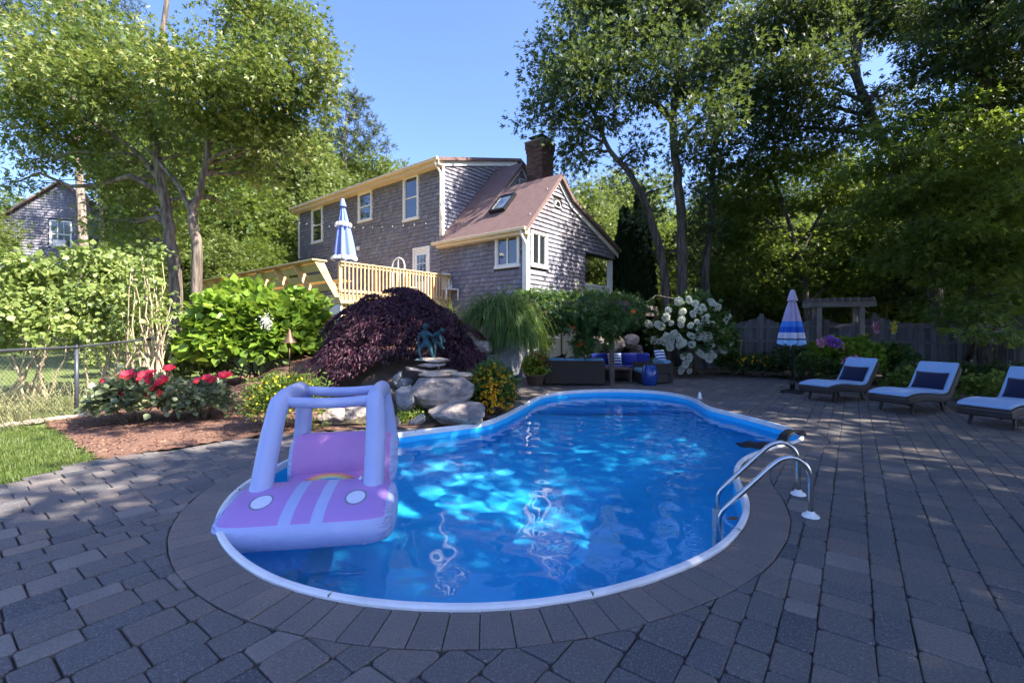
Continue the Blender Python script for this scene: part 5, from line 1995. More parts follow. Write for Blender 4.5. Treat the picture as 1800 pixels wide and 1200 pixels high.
sp0 = at(752, 632, 8.2)
stt = empty('statue', sp0, .0, 'green patina bronze statue of two playing children on stone slabs under the purple maple', 'statue')
pel = (-.02, 0, .30, .060); che = (-.05, 0, .44, .065); nek = (-.045, 0, .53, .028); hed = (-.04, -.01, .61, .062)
skin_fig('figure', [[pel, che, nek, (-.042, -.005, .565, .05), hed, (-.04, -.01, .66, .04)],
                    [che, (-.13, -.02, .46, .035), (-.17, -.04, .36, .028), (-.15, -.07, .25, .022), (-.13, -.09, .20, .02)],
                    [che, (.03, -.03, .47, .035), (.10, -.08, .42, .026), (.16, -.10, .46, .02), (.18, -.10, .49, .018)],
                    [pel, (-.09, -.06, .26, .046), (-.15, -.12, .16, .036), (-.10, -.10, .04, .026), (-.10, -.15, .015, .022)],
                    [pel, (.05, -.06, .27, .046), (.08, -.13, .15, .036), (.11, -.10, .04, .026), (.13, -.15, .015, .022)]], stt, MAT['bronze'])
pel = (.06, .10, .40, .055); che = (.17, .04, .47, .055); nek = (.225, .0, .50, .026); hed = (.27, -.03, .53, .052)
skin_fig('figure', [[pel, che, nek, (.245, -.015, .515, .04), hed, (.29, -.04, .56, .035)],
                    [che, (.22, -.05, .42, .03), (.26, -.08, .32, .024), (.25, -.10, .26, .02)],
                    [che, (.20, .08, .44, .03), (.28, .08, .36, .024), (.30, .04, .30, .018)],
                    [pel, (.10, .06, .30, .042), (.12, .02, .16, .034), (.10, .04, .05, .026), (.13, -.02, .02, .02)],
                    [pel, (.16, .10, .30, .04), (.26, .02, .22, .03), (.30, -.02, .19, .022)]], stt, MAT['bronze'])
m = MB(); m.lathe([(.001, -.02), (.24, -.02), (.26, .0), (.22, .03), (.1, .045), (.001, .05)], 20); m.build('base', MAT['bronze'], stt, True)

# ------------------------------------------------------------------ path light, torches, pots
pl0 = at(509, 655, 9.4)
pr = empty('path_light', pl0, 0, 'copper path light with conical shade in front of the green hydrangea', 'path light')
m = MB(); m.tube([(0, 0, -.25), (0, 0, .70)], .011, 8); m.build('stake', MAT['copper'], pr, True)
m = MB(); m.lathe([(.135, .62), (.125, .635), (.075, .73), (.05, .80), (.022, .86), (.012, .90), (.001, .905)], 20); m.build('shade', MAT['copper'], pr, True)
for (px, y0, y1, la) in ((1302, 600, 656, 'bamboo garden torch beside the white hydrangea'), (1482, 604, 662, 'bamboo garden torch behind the lounger nearest the parasol')):
    Y = 14.8 if px < 1400 else 12.6
    b = at(px, y1, Y); b.z = .02; h = at(px, y0, Y).z
    tr_ = empty('garden_torch', b, 0, la, 'torch', 'garden torches')
    m = MB(); m.tube([(0, 0, -.1), (0, 0, h - .2)], .014, 7); m.build('pole', MAT['bamboo'], tr_, True)
    m = MB(); m.lathe([(.016, h - .22), (.05, h - .16), (.055, h - .04), (.04, h), (.02, h + .01), (.012, h + .05)], 12); m.build('torch_head', MAT['bamboo'], tr_, True)


def pot(name, label, loc, r, h, mat='terracotta'):
    p = empty(name, loc, 0, label, 'planter')
    m = MB(); m.lathe([(r * .65, 0), (r * .72, .02), (r * .98, h - .05), (r * 1.06, h - .04), (r * 1.06, h), (r * .92, h), (r * .9, h - .06), (.001, h - .06)], 20); m.build('pot', MAT[mat], p, True)
    return p


# ------------------------------------------------------------------ plants near the pool
def flower(L, mat, n=6, disc=.25, name='flower', cup=.35):
    """open flower with broad overlapping petals, centred at the origin and facing +z"""
    P, D, rn = [], [], []
    for k in range(n):
        a = 2 * math.pi * k / n
        P.append((.0, 0, 0)); D.append((math.cos(a), math.sin(a), cup)); rn.append(rnd.random())
    v, f, r = leaves(np.array(P), np.array(D), np.full(n, L), 'broad', 1.15, 3.0, np.array(rn))
    me = np_mesh(name, v, f, 3, r); me.materials.append(mat)
    return me


def dome_points(c, r, n, front=True, zmin=.2):
    out = []
    while len(out) < n:
        d = Vector((rnd.gauss(0, 1), rnd.gauss(0, 1), abs(rnd.gauss(0, 1)) if zmin > 0 else rnd.gauss(.4, .7))).normalized()
        if front and d.y > .35: continue
        if d.z < zmin: continue
        out.append((Vector((d.x * r[0], d.y * r[1], r[2] * .92 + d.z * r[2] * 1.0)), d))
    return out


def add_flowers(root, me, pts, name, s0=.8, s1=1.2, face=.6):
    for p, d in pts:
        o = link(name, me, None, root)
        o.location = p
        dd = (d * face + Vector((rnd.gauss(0, .25), rnd.gauss(0, .25) - .35, .35))).normalized()
        o.rotation_euler = dd.to_track_quat('Z', 'Y').to_euler()
        k = rnd.uniform(s0, s1); o.scale = (k, k, k)


red_me = flower(.12, MAT['red'], 5, cup=.45)
h1 = shrub('hibiscus', 'larger red flowering hibiscus with dusty leaves on the mulch bed', 'flower bush', gp(236, 742), (.62, .5, .40), 1500, .115, MAT['hib'], 'red hibiscus', per=5, spread=.05, wid=.85)
add_flowers(h1, red_me, [(at(px, py, 7.25) - gp(236, 742), Vector((0, -.6, .5))) for px, py in ((185, 672), (203, 668), (226, 660), (246, 672), (252, 690), (268, 655), (290, 668), (297, 648), (268, 678), (285, 672), (238, 675), (275, 692), (262, 700), (222, 690), (210, 676), (255, 662))], 'flower', .75, 1.15, .8)
h2 = shrub('hibiscus', 'smaller red flowering hibiscus beside the pale boulder', 'flower bush', gp(353, 737), (.46, .4, .33), 1100, .10, MAT['hib'], 'red hibiscus', per=5, spread=.05, wid=.85)
add_flowers(h2, red_me, [(at(px, py, 7.5) - gp(353, 737), Vector((0, -.6, .5))) for px, py in ((349, 669), (365, 664), (392, 660), (373, 668), (327, 684), (398, 661))], 'flower', .65, 1.1, .8)
hb0 = at(452, 680, 11.2); hb0.z = ground_h(hb0.x, hb0.y) - .12
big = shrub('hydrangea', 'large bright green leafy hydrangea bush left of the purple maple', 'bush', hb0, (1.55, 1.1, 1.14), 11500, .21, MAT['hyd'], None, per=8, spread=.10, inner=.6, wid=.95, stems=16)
tuft = MB()
pan = leaves(rng.normal(size=(260, 3)) * np.array([.09, .09, .14]), rng.normal(size=(260, 3)), .05, 'broad', 1.1, 1)
pme = np_mesh('flower_head', *pan[:2], 3, pan[2]); pme.materials.append(MAT['white_petal'])
o = link('flower_head', pme, None, big); o.scale = (.6, .6, .6); o.location = at(468, 565, 9.98) - hb0
# purple weeping maple
mp0 = at(703, 600, 9.75); mp0.z = .95
def weeping_maple():
    root = empty('weeping_maple', mp0, 0, 'dark purple weeping laceleaf maple mounded above the waterfall rocks', 'tree')
    m = MB()
    # overlapping drooping tiers, each a small tilted dome of fine leaves
    tiers = []
    for k in range(95):
        th = rnd.random() * 2 * math.pi; q = math.sqrt(rnd.random())
        ex = (1.0 + .10 * math.sin(th * 3 + 1) + .09 * math.sin(th * 7))
        x, y = math.cos(th) * q * 1.56 * ex, math.sin(th) * q * 1.3 * ex
        z = 1.20 * (1 - (q ** 4.6) * .95) + rnd.gauss(0, .08) + .07 * math.sin(x * 2.9 + 1) + .07 * math.sin(x * 5.1 + y * 3)
        tiers.append((x, y, z, th, q, rnd.uniform(.22, .58)))
    P, D, RN = [], [], []
    for (x, y, z, th, q, r) in tiers:
        n = int(1900 * r)
        a = rng.random(n) * 6.283; w = np.sqrt(rng.random(n)) * r
        px, py = x + np.cos(a) * w, y + np.sin(a) * w
        ow = np.cos(a - th)
        pz = z - (w / r) ** 2 * r * .42 - ow * w * (.25 + .55 * q) - rng.random(n) * .05
        P.append(np.stack([px, py, pz], 1))
        D.append(np.stack([np.cos(a) * .7 + math.cos(th) * .5 * q, np.sin(a) * .7 + math.sin(th) * .5 * q, -.35 - .5 * (w / r) - .3 * q], 1) + rng.normal(size=(n, 3)) * .4)
        RN.append(np.clip(rnd.random() * .55 + rng.random(n) * .45, 0, 1))
    P = np.concatenate(P); D = np.concatenate(D); RN = np.concatenate(RN)
    parts = [leaves(P, D, rng.uniform(.045, .10, len(P)), 'thin', 1.1, .6, RN)]
    for t in tiers[::4]:
        e = Vector(t[:3])
        m.tube(smooth_path([(0, 0, -.3), (e.x * .2, e.y * .2, .7), (e.x * .6, e.y * .6, max(e.z * .8, .5)), (e.x, e.y, e.z - .10)], 4), [.045 - .003 * i for i in range(13)], 6)
    m.tube([(0, 0, -.6), (.03, 0, .2), (0, .03, .6)], [.12, .10, .08], 10)
    m.build('trunk', MAT['bark_dark'], root, True, fix=False)
    leaf_obj('crown', parts, MAT['purple_leaf'], root)
weeping_maple()
# yellow coreopsis / threadleaf mounds
def fine_mound(name, label, c, r, n, lm, fm, nf, fl, L=.07):
    root = shrub(name, label, 'flower bush', c, r, n, L, lm, None, 'thin', 12, .07, inner=.3, stems=5, wid=1.1, droop=.25)
    pts = dome_points(None, r, nf, True, -.5)
    P = np.array([tuple(p) for p, d in pts]); D = np.array([tuple(d) for p, d in pts])
    # each blossom a whorl of petals
    PP = np.repeat(P, 6, axis=0); a = np.tile(np.arange(6) / 6 * 2 * math.pi, len(P))
    tilt = np.repeat(rng.normal(size=(len(P), 3)) * .3, 6, axis=0)
    DD = np.stack([np.cos(a), np.sin(a) * .5 - .2, np.sin(a) * .8 + .15], 1) + tilt
    lv = leaves(PP, DD, fl, 'broad', .9, 1.0)
    tag(leaf_obj('flowers', [lv], fm, root), kind='stuff')
    return root, P


fine_mound('coreopsis', 'yellow flowering threadleaf coreopsis mound behind the float', gp(500, 752), (.52, .5, .42), 5200, MAT['fine_green'], MAT['lemon'], 150, .022)
c_ = at(866, 700, 8.2); c_.z = -.12
root, P = fine_mound('black_eyed_susan', 'clump of orange yellow black eyed susans beside the waterfall rocks', c_, (.38, .38, .52), 3400, MAT['hyd_deep'], MAT['yellow'], 190, .048, .10)
m = MB()
for p in P: m.lathe([(.001, .014), (.012, .008), (.013, 0)], 6, (p[0], p[1] - .012, p[2] + .004))
tag(m.build('flower_eyes', MAT['eye'], root, True, fix=False), kind='stuff')
# fountain grasses
def grass_clump(name, label, c, n, L, spread, mat, w=.012, curl=1.5, group=None, up=1.4, part='blades'):
    root = empty(name, c, 0, label, 'ornamental grass', group)
    P = rng.normal(size=(n, 3)) * np.array([spread, spread, 0])
    D = rng.normal(size=(n, 3)) * .55 + P * 1.2; D[:, 2] = up
    tag(leaf_obj(part, [blades(P, D, L * rng.uniform(.55, 1.1, n), w, 7, curl)], mat, root), kind='stuff')
    return root
g0 = at(878, 568, 10.5)
grass_clump('fountain_grass', 'tall arching green fountain grass beside the vine covered pergola', g0, 1700, 1.42, .16, MAT['fountain'], .024, 5.5, None, 1.15)
g1 = at(905, 596, 10.2)
grass_clump('fountain_grass', 'lower drooping fountain grass clump in front of the tall one', g1, 1100, 1.12, .13, MAT['fountain'], .022, 6.0, None, .9)
rock(884, 628, 10.75, (.46, .42, .62), 18, 'stone_b', 'tall shaded boulder holding up the fountain grass', .85, (0, 0, .4))
grass_clump('dry_grass', 'pale dry ornamental grass spilling through the chain link fence', Vector((-8.25, 7.2, -.02)), 330, 1.1, .3, MAT['dry_grass'], .010, 3.0)
grass_clump('dry_grass', 'thin dry grass tuft behind the fence post', Vector((-8.6, 8.6, -.02)), 160, .9, .25, MAT['dry_grass'], .009, 2.0)
for i, (px, s) in enumerate(((640, .65), (690, .7), (735, .7), (780, .62))):
    q = at(px, 505, 12.4 + i * .5); q.z = 1.55
    grass_clump('lily_clump', ['lily leaves under the deck corner, leftmost behind the purple maple', 'second lily clump from the deck corner behind the purple maple', 'third lily clump from the deck corner behind the purple maple', 'lily clump nearest the house wall behind the purple maple'][i], q, 150, .95 * s / .65, .16, MAT['fine_green'], .03, 1.0, 'lily clumps under the deck')
# planter
pp = gp(941, 676)
pt = pot('planter_pot', 'brown pot of lime and rust coloured foliage at the left of the sofa', pp, .28, .30)
v1 = blob_leaves((0, 0, .52), (.36, .32, .26), 900, .085, 'broad', 9, .06, .4, .1); v2 = blob_leaves((.16, 0, .60), (.30, .26, .22), 420, .075, 'broad', 9, .06, .4, .1)
leaf_obj('foliage', [v1[0]], MAT['lime'], pt); leaf_obj('foliage', [v2[0]], MAT['rust_leaf'], pt)
# ground cover among rocks
for i, (px, py, Y, r) in enumerate(((712, 735, 7.35, .28), (640, 755, 7.2, .3), (745, 715, 7.7, .16), (560, 760, 7.0, .25), (670, 735, 7.5, .25))):
    q = at(px, py, Y)
    lv = blob_leaves((0, 0, .0), (r * 1.3, r * .8, .10), 700, .035, 'broad', 10, .05, .1, .2)
    rt = empty('ground_cover', q, 0, ['green ground cover left of the tilted blue slab by the rim', 'green ground cover seen through the float frame by the rim', 'small green tuft under the left edge of the largest boulder', 'green ground cover behind the far left post of the float', 'green ground cover between upright blue boulder and float tube'][i], 'ground cover', 'creeping ground cover')
    tag(leaf_obj('foliage', [lv[0]], MAT['fine_green'], rt), kind='stuff')
# trumpet vine on the pergola
vr = empty('trumpet_vine', (2.2, 12.9, 0), 0, 'trumpet vine with orange blooms draped over the pergola', 'vine')
parts = []
for (px, py, rx, rz, Y, n) in ((950, 548, 30, 22, 12.6, 700), (985, 535, 40, 26, 12.8, 1000), (1030, 528, 45, 22, 13.0, 1100), (1075, 535, 40, 22, 13.0, 900), (1000, 560, 40, 18, 12.4, 700),
                          (1035, 560, 26, 26, 12.2, 700), (1030, 590, 12, 22, 12.15, 260), (1024, 606, 9, 14, 12.1, 140), (1085, 560, 35, 14, 12.5, 500), (1100, 548, 22, 14, 12.8, 300), (945, 575, 10, 26, 12.4, 160), (1075, 580, 14, 12, 12.3, 140), (930, 530, 22, 20, 13.2, 400), (968, 572, 26, 16, 12.3, 380), (1060, 572, 24, 12, 12.2, 300), (1045, 545, 40, 20, 12.3, 800), (985, 550, 40, 18, 12.2, 700), (912, 545, 20, 18, 13.0, 380), (940, 522, 28, 14, 13.0, 420), (1100, 540, 26, 12, 13.2, 380), (960, 600, 5, 14, 12.2, 60), (1068, 596, 6, 12, 12.2, 60)):
    c = at(px, py, Y) - Vector((2.2, 12.9, 0))
    parts.append(blob_leaves(tuple(c), (rx * 1.15 * Y / 800, .5 if rx > 20 else .18, rz * (.72 if rx > 20 else 1) * Y / 800), n * 2.2, .12, 'oak', 9, .09, .25, -.3)[0])
leaf_obj('foliage', parts, MAT['vine'], vr)
ofl = flower(.07, MAT['orange'], 5, cup=1.2)
ofp = [(1000, 572), (1008, 576), (1042, 572), (1016, 608), (1022, 604), (958, 548), (1112, 548)]
add_flowers(vr, ofl, [(at(px, py, 11.95) - Vector((2.2, 12.9, 0)), Vector((0, -1, -.1))) for px, py in ofp], 'flower', .8, 1.3, .9)
m = MB()
for k in range(14):
    a = Vector((rnd.uniform(-1.4, 1.4), rnd.uniform(-.5, .8), 2.2)); b = a + Vector((rnd.gauss(0, .8), rnd.gauss(0, .3), rnd.uniform(-.3, .3))); m.tube(branch_path(a, b, .05, 4), .012, 5)
m.tube(smooth_path([(-1.45, -.3, 0), (-1.4, -.28, .8), (-1.48, -.25, 1.6), (-1.1, -.1, 2.2)], 4), .03, 6)
m.build('stem', MAT['bark_dark'], vr, True, fix=False)
# white hydrangea tree
wh0 = gp(1220, 661); wh0.z = 0
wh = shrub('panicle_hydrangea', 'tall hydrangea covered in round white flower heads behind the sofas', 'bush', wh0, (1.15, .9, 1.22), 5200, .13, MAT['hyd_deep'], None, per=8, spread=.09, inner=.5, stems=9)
wh.location.z = .12
heads = []
for k in range(3):
    n = 420
    d = sphere_dirs(n); P = d * np.array([.125, .125, .145]) * (.8 + .25 * rng.random((n, 1)))
    v, f, r = leaves(P, d + rng.normal(size=(n, 3)) * .6, .045, 'broad', 1.2, .8)
    me = np_mesh('flower_head', v, f, 3, r); me.materials.append(MAT['white_petal']); heads.append(me)
pxs = [(1175, 545), (1193, 530), (1211, 527), (1222, 533), (1228, 545), (1200, 548), (1218, 552), (1236, 541), (1250, 530), (1260, 540), (1171, 558), (1180, 568), (1198, 562), (1197, 570), (1235, 543), (1253, 535), (1240, 560), (1252, 570), (1275, 565),
       (1278, 558), (1225, 565), (1214, 572), (1243, 568), (1256, 573), (1230, 575), (1172, 592), (1190, 590), (1196, 600), (1184, 585), (1266, 588), (1280, 585), (1272, 596), (1236, 590), (1228, 592), (1244, 593), (1168, 600), (1180, 598), (1194, 605), (1200, 603), (1158, 600), (1178, 610),
       (1240, 625), (1250, 620), (1200, 627), (1212, 628), (1232, 622), (1262, 608), (1270, 606), (1250, 605), (1216, 605), (1141, 570), (1150, 598), (1160, 572), (1272, 615), (1280, 600), (1215, 590), (1205, 640), (1198, 650), (1212, 652), (1246, 630), (1255, 625)]
for k, (px, py) in enumerate(pxs):
    o = link('flower_head', heads[k % 3], None, wh)
    rel = (Vector(((px - 1220) / 65, 0, (py - 590) / 75))).length
    Y = wh0.y - .85 * math.sqrt(max(0, 1 - min(1, rel) ** 2)) - .1
    o.location = at(px, py, Y) - wh.location
    s = rnd.uniform(.55, .92) * Y / 14.5; o.scale = (s * rnd.uniform(.8, 1.1), s, s * rnd.uniform(.9, 1.5)); o.rotation_euler = (rnd.random(), rnd.random(), rnd.random() * 6)
# flower bed behind the loungers
def bedshrub(px, py, Y, r, n, L, mat, label, name='shrub', cat='shrub', **kw):
    b = at(px, py, Y); b.z = .02
    return shrub(name, label, cat, b, r, n, L, MAT[mat], **kw)
b1 = bedshrub(1487, 660, 13.0, (.95, .6, .62), 3400, .13, 'hyd', 'lime green mophead hydrangea with violet blooms behind the first lounger', 'mophead_hydrangea', 'bush')
hv = [np_mesh('flower_head', *leaves(sphere_dirs(90) * .085, rng.normal(size=(90, 3)), .05, 'broad', 1.1, .6)[:2], 3, rng.random(90 * 7)) for _ in range(2)]
hv[0].materials.append(MAT['violet']); hv[1].materials.append(MAT['pink_petal'])
for (px, py, k) in ((1462, 601, 0), (1470, 603, 0), (1444, 602, 1), (1456, 598, 0), (1496, 633, 1), (1505, 632, 1), (1486, 636, 1)):
    o = link('flower_head', hv[k], None, b1); tag(o, kind='stuff'); o.location = at(px, py, 12.4) - b1.location; o.scale = (1.2,) * 3
b2 = bedshrub(1560, 655, 13.2, (.8, .5, .52), 2000, .12, 'hyd_deep', 'leafy shrub with two tall flower spikes behind the loungers', 'butterfly_bush', 'bush')
for (px, py) in ((1540, 572), (1572, 570)):
    n = 130
    P = rng.normal(size=(n, 3)) * np.array([.035, .035, 0]); P[:, 2] = rng.random(n) * .36
    v, f, r = leaves(P, rng.normal(size=(n, 3)), .045, 'broad', .9, .6)
    me = np_mesh('flower_spike', v, f, 3, r); me.materials.append(MAT['pink_petal'] if px == 1540 else MAT['lemon'])
    o = link('flower_spike', me, None, b2); o.location = at(px, py, 13.0) - b2.location + Vector((0, 0, -.25))
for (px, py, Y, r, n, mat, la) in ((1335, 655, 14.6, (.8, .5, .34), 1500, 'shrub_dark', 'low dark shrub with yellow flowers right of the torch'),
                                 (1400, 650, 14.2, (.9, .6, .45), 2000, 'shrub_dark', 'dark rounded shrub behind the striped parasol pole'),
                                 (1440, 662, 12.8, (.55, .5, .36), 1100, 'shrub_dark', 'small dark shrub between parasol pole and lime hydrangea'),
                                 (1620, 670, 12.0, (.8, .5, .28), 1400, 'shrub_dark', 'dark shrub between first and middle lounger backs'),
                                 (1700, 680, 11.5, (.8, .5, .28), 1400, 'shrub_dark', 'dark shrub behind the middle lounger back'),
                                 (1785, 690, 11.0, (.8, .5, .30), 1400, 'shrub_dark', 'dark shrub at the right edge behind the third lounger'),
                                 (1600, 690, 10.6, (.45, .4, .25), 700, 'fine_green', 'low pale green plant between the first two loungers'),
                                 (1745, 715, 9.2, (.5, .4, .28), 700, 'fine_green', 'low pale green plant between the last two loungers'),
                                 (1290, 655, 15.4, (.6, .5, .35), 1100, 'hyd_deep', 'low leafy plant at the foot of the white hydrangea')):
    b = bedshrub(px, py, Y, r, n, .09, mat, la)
    if 'yellow' in la:
        pts = dome_points(None, r, 60)
        P = np.repeat(np.array([tuple(p) for p, d in pts]), 6, axis=0); a = np.tile(np.arange(6) / 6 * 2 * math.pi, 60)
        tag(leaf_obj('flowers', [leaves(P, np.stack([np.cos(a), np.sin(a) * .4 - .2, np.sin(a) * .8], 1), .05, 'broad', .9, 1)], MAT['yellow'], b), kind='stuff')
for i, (px, py, la) in enumerate(((1464, 663, 'grey stone trough behind the lounger nearest the parasol'), (1738, 700, 'grey stone trough beside the third lounger'))):
    q = gp(px, py + 6); tr = empty('stone_trough', q, .3, la, 'planter'); m = MB()
    m.box(-.25, .25, -.13, .13, 0, .05); m.box(-.25, .25, -.13, -.09, .051, .22); m.box(-.25, .25, .09, .13, .051, .22); m.box(-.25, -.21, -.089, .089, .051, .22); m.box(.21, .25, -.089, .089, .051, .22)
    bevel(m.build('trough', MAT['stone'], tr), .008); m = MB(); m.box(-.209, .209, -.088, .088, .06, .18); m.build('soil', MAT['soil'], tr)

# ------------------------------------------------------------------ left shrubs behind the chain link fence
def loose_shrub(name, label, blobs, base, n, L, mat, stem='twig_pale', group=None, tpl='broad', per=9, spread=.12, cat='shrub', ns=12):
    base = Vector(base)
    root = empty(name, base, 0, label, cat, group)
    parts = []; m = MB()
    wt_ = [r[0] * r[1] * r[2] for c, r in blobs]; s = sum(wt_)
    for (c, r), w in zip(blobs, wt_):
        c = Vector(c) - base
        lv, cen = blob_leaves(tuple(c), r, max(40, n * w / s), L, tpl, per, spread, .3, -.35)
        parts.append(lv)
        for k in range(max(2, int(ns * w / s))):
            e = Vector(cen[rnd.randrange(len(cen))]); b = Vector((rnd.gauss(0, .25), rnd.gauss(0, .2), -.05))
            m.tube(branch_path(b, e, -.04, 5, .06), [.026, .022, .018, .014, .009, .005], 5)
    m.build('stem', MAT[stem], root, True, fix=False)
    leaf_obj('foliage', parts, MAT[mat], root)
    return root


def bl_(lst, Y, dY=.9):
    return [(at(px, py, Y + dy), (rx * Y / 800, dY, ry * Y / 800)) for px, py, rx, ry, dy in lst]
q = at(60, 600, 9.6); q.z = .1
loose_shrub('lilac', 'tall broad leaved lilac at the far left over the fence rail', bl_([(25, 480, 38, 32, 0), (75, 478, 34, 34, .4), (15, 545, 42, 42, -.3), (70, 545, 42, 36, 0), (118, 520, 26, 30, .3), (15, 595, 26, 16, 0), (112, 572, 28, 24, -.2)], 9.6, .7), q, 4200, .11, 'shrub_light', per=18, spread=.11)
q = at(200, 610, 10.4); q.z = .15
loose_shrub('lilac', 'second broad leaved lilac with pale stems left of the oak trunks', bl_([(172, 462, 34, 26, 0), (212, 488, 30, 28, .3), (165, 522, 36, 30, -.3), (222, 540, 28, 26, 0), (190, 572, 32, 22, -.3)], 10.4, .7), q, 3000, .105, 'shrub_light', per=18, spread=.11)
q = at(262, 630, 9.8); q.z = .12
loose_shrub('bare_shrub', 'sparse tall shrub with long bare pale stems in front of the oaks', bl_([(255, 470, 35, 45, 0), (275, 530, 30, 40, .2), (240, 560, 30, 35, 0), (300, 560, 25, 30, .3)], 9.8, .6), q, 520, .10, 'shrub_light', ns=34)
for i, (px, py, Y, la) in enumerate(((310, 600, 12.5, 'low green shrub at the foot of the two oaks'), (205, 640, 13.5, 'low sunny shrub behind the fence post'), (330, 640, 11.5, 'small shrub between the fence and green hydrangea'))):
    b = at(px, py, Y); b.z = ground_h(b.x, b.y)
    shrub('shrub', la, 'shrub', b, (1.0, .7, .55), 1500, .11, MAT['shrub_light'], None, per=7, spread=.1)

# ------------------------------------------------------------------ the two oaks at the left
o1 = at(314, 570, 14.6); o1.z = .35
def T(lst, Y): return [at(px, py, Y + dy) for px, py, dy in lst]
def B(lst, Y, dY=1.6): return [(at(px, py, Y + dy), (rx * Y / 800, dY * max(.5, min(1, rx / 60)), ry * Y / 800)) for px, py, rx, ry, dy in lst]
tree('oak_tree', 'sunlit oak with single grey trunk leaning left near the left fence', 'tree', o1,
     [([o1] + T([(306, 480, 0), (297, 400, 0), (283, 320, 0), (268, 235, .1), (262, 160, .2), (285, 60, .4), (300, -40, .5)], 14.6), .21, .06),
      (T([(262, 180, .2), (200, 120, .3), (130, 90, .2), (60, 80, 0)], 14.6), .09, .03), (T([(283, 320, 0), (230, 260, .1), (150, 210, .2), (90, 190, .2)], 14.6), .09, .03)],
     B([(40, 120, 62, 42, 0), (105, 85, 66, 48, .6), (165, 120, 66, 45, -.5), (60, 175, 62, 32, -.6), (130, 185, 62, 34, .2), (205, 70, 56, 40, .8), (195, 160, 56, 34, -.8), (20, 60, 46, 42, 1), (90, 230, 50, 22, .4),
        (180, 225, 46, 24, .3), (245, 130, 46, 38, -.7), (150, 40, 50, 32, 1), (255, 190, 42, 28, -.4), (160, 280, 45, 26, 1.2), (230, 330, 45, 26, 1.4), (10, 230, 40, 24, 0), (250, 380, 40, 24, 1.5), (215, 300, 40, 24, .8), (255, 430, 36, 26, 1.6), (200, 400, 34, 22, 1.6), (130, 250, 34, 20, .6), (60, 280, 26, 16, .2), (30, 320, 26, 16, .6), (285, 300, 30, 20, 1.0), (320, 350, 26, 20, 1.4), (100, 300, 24, 14, 1.0)], 14.6),
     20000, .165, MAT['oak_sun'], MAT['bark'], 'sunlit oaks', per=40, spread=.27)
o2 = at(344, 560, 14.0); o2.z = .35
tree('oak_tree', 'sunlit oak with forked brown trunk beside the green hydrangea', 'tree', o2,
     [([o2] + T([(346, 470, 0), (343, 410, 0), (336, 372, 0)], 14), .16, .13), (T([(336, 375, 0), (355, 325, 0), (366, 250, 0), (372, 170, .1), (380, 90, .2), (420, 0, .3)], 14), .11, .04),
      (T([(336, 375, 0), (318, 335, .1), (290, 298, .1), (250, 255, .2)], 14), .09, .03), (T([(372, 170, 0), (430, 130, -.2), (500, 110, -.3), (545, 100, -.3)], 14), .07, .03), (T([(366, 240, 0), (430, 225, .2), (500, 200, .3)], 14), .06, .02)],
     B([(300, 120, 52, 40, -.5), (345, 150, 56, 42, -.9), (395, 110, 56, 40, -.3), (430, 40, 56, 38, .4), (485, 25, 52, 34, .3), (470, 85, 50, 30, .3), (535, 60, 46, 42, 0), (560, 110, 34, 42, -.2), (515, 130, 56, 36, -.7),
        (440, 150, 60, 38, -.8), (490, 185, 56, 34, -.4), (545, 170, 36, 36, .3), (400, 195, 50, 32, -.2), (455, 230, 50, 28, .4), (330, 200, 46, 26, -.3), (515, 225, 36, 24, .8), (400, 250, 40, 22, .8), (300, 250, 40, 22, .8), (440, 275, 36, 20, .6), (490, 262, 32, 20, .2), (540, 240, 28, 22, .2), (400, 300, 32, 20, 1.0), (330, 270, 30, 18, .6), (550, 275, 24, 14, .6), (470, 310, 26, 16, 1.2), (385, 350, 26, 18, 1.4)], 14),
     19500, .16, MAT['oak_sun'], MAT['bark'], 'sunlit oaks', per=40, spread=.27)

# ------------------------------------------------------------------ generic trees for the wood, one mesh each, copied
def proto_tree(seed, h, cr, mat, bark, nleaf, L, tpl='oak', low=.3, trunk_r=.16):
    rr_ = random.Random(seed)
    lean = Vector((rr_.gauss(0, .4), rr_.gauss(0, .4), 0))
    tr_ = [([(0, 0, -.3), lean * .3 + UP * h * .35, lean * .8 + UP * h * .65, lean + UP * h * .92], trunk_r, .04)]
    bl = []
    for k in range(15):
        t = low + (1 - low) * (k + rr_.random()) / 15
        a = k * 2.4 + rr_.random()
        q = cr * (1.15 - .75 * abs(t - .55) / .5) * rr_.uniform(.35, .85)
        bl.append((lean * t + Vector((math.cos(a) * q, math.sin(a) * q, h * t)), (cr * rr_.uniform(.38, .55), cr * rr_.uniform(.38, .55), cr * rr_.uniform(.26, .40))))
    return tree('woodland_tree', 'x', 'tree', (0, 0, 0), tr_, bl, nleaf, L, MAT[mat], MAT[bark], tpl=tpl, per=22, spread=.34)


protos = {'deep': proto_tree(1, 10, 3.2, 'oak_shade', 'bark_dark', 12000, .25), 'mid': proto_tree(2, 10, 3.0, 'oak_mid', 'bark', 12000, .25), 'wood': proto_tree(3, 9, 3.0, 'wood_leaf', 'bark_dark', 12000, .26, low=.12),
          'tall': proto_tree(4, 13, 3.2, 'oak_shade', 'bark_dark', 9500, .22, low=.42)}
used = set()


def plant(kind, x, y, s, label, group, name='woodland_tree', rz=None, sz=None):
    p = protos[kind]
    if kind not in used:
        used.add(kind); o = p
    else:
        o = copy_tree(p)
    o.name = name
    o.location = (x, y, ground_h(x, y) - .05)
    o.rotation_euler.z = rnd.random() * 6.28 if rz is None else rz
    o.scale = (s, s, sz or s)
    tag(o, label, 'tree', group)
    return o


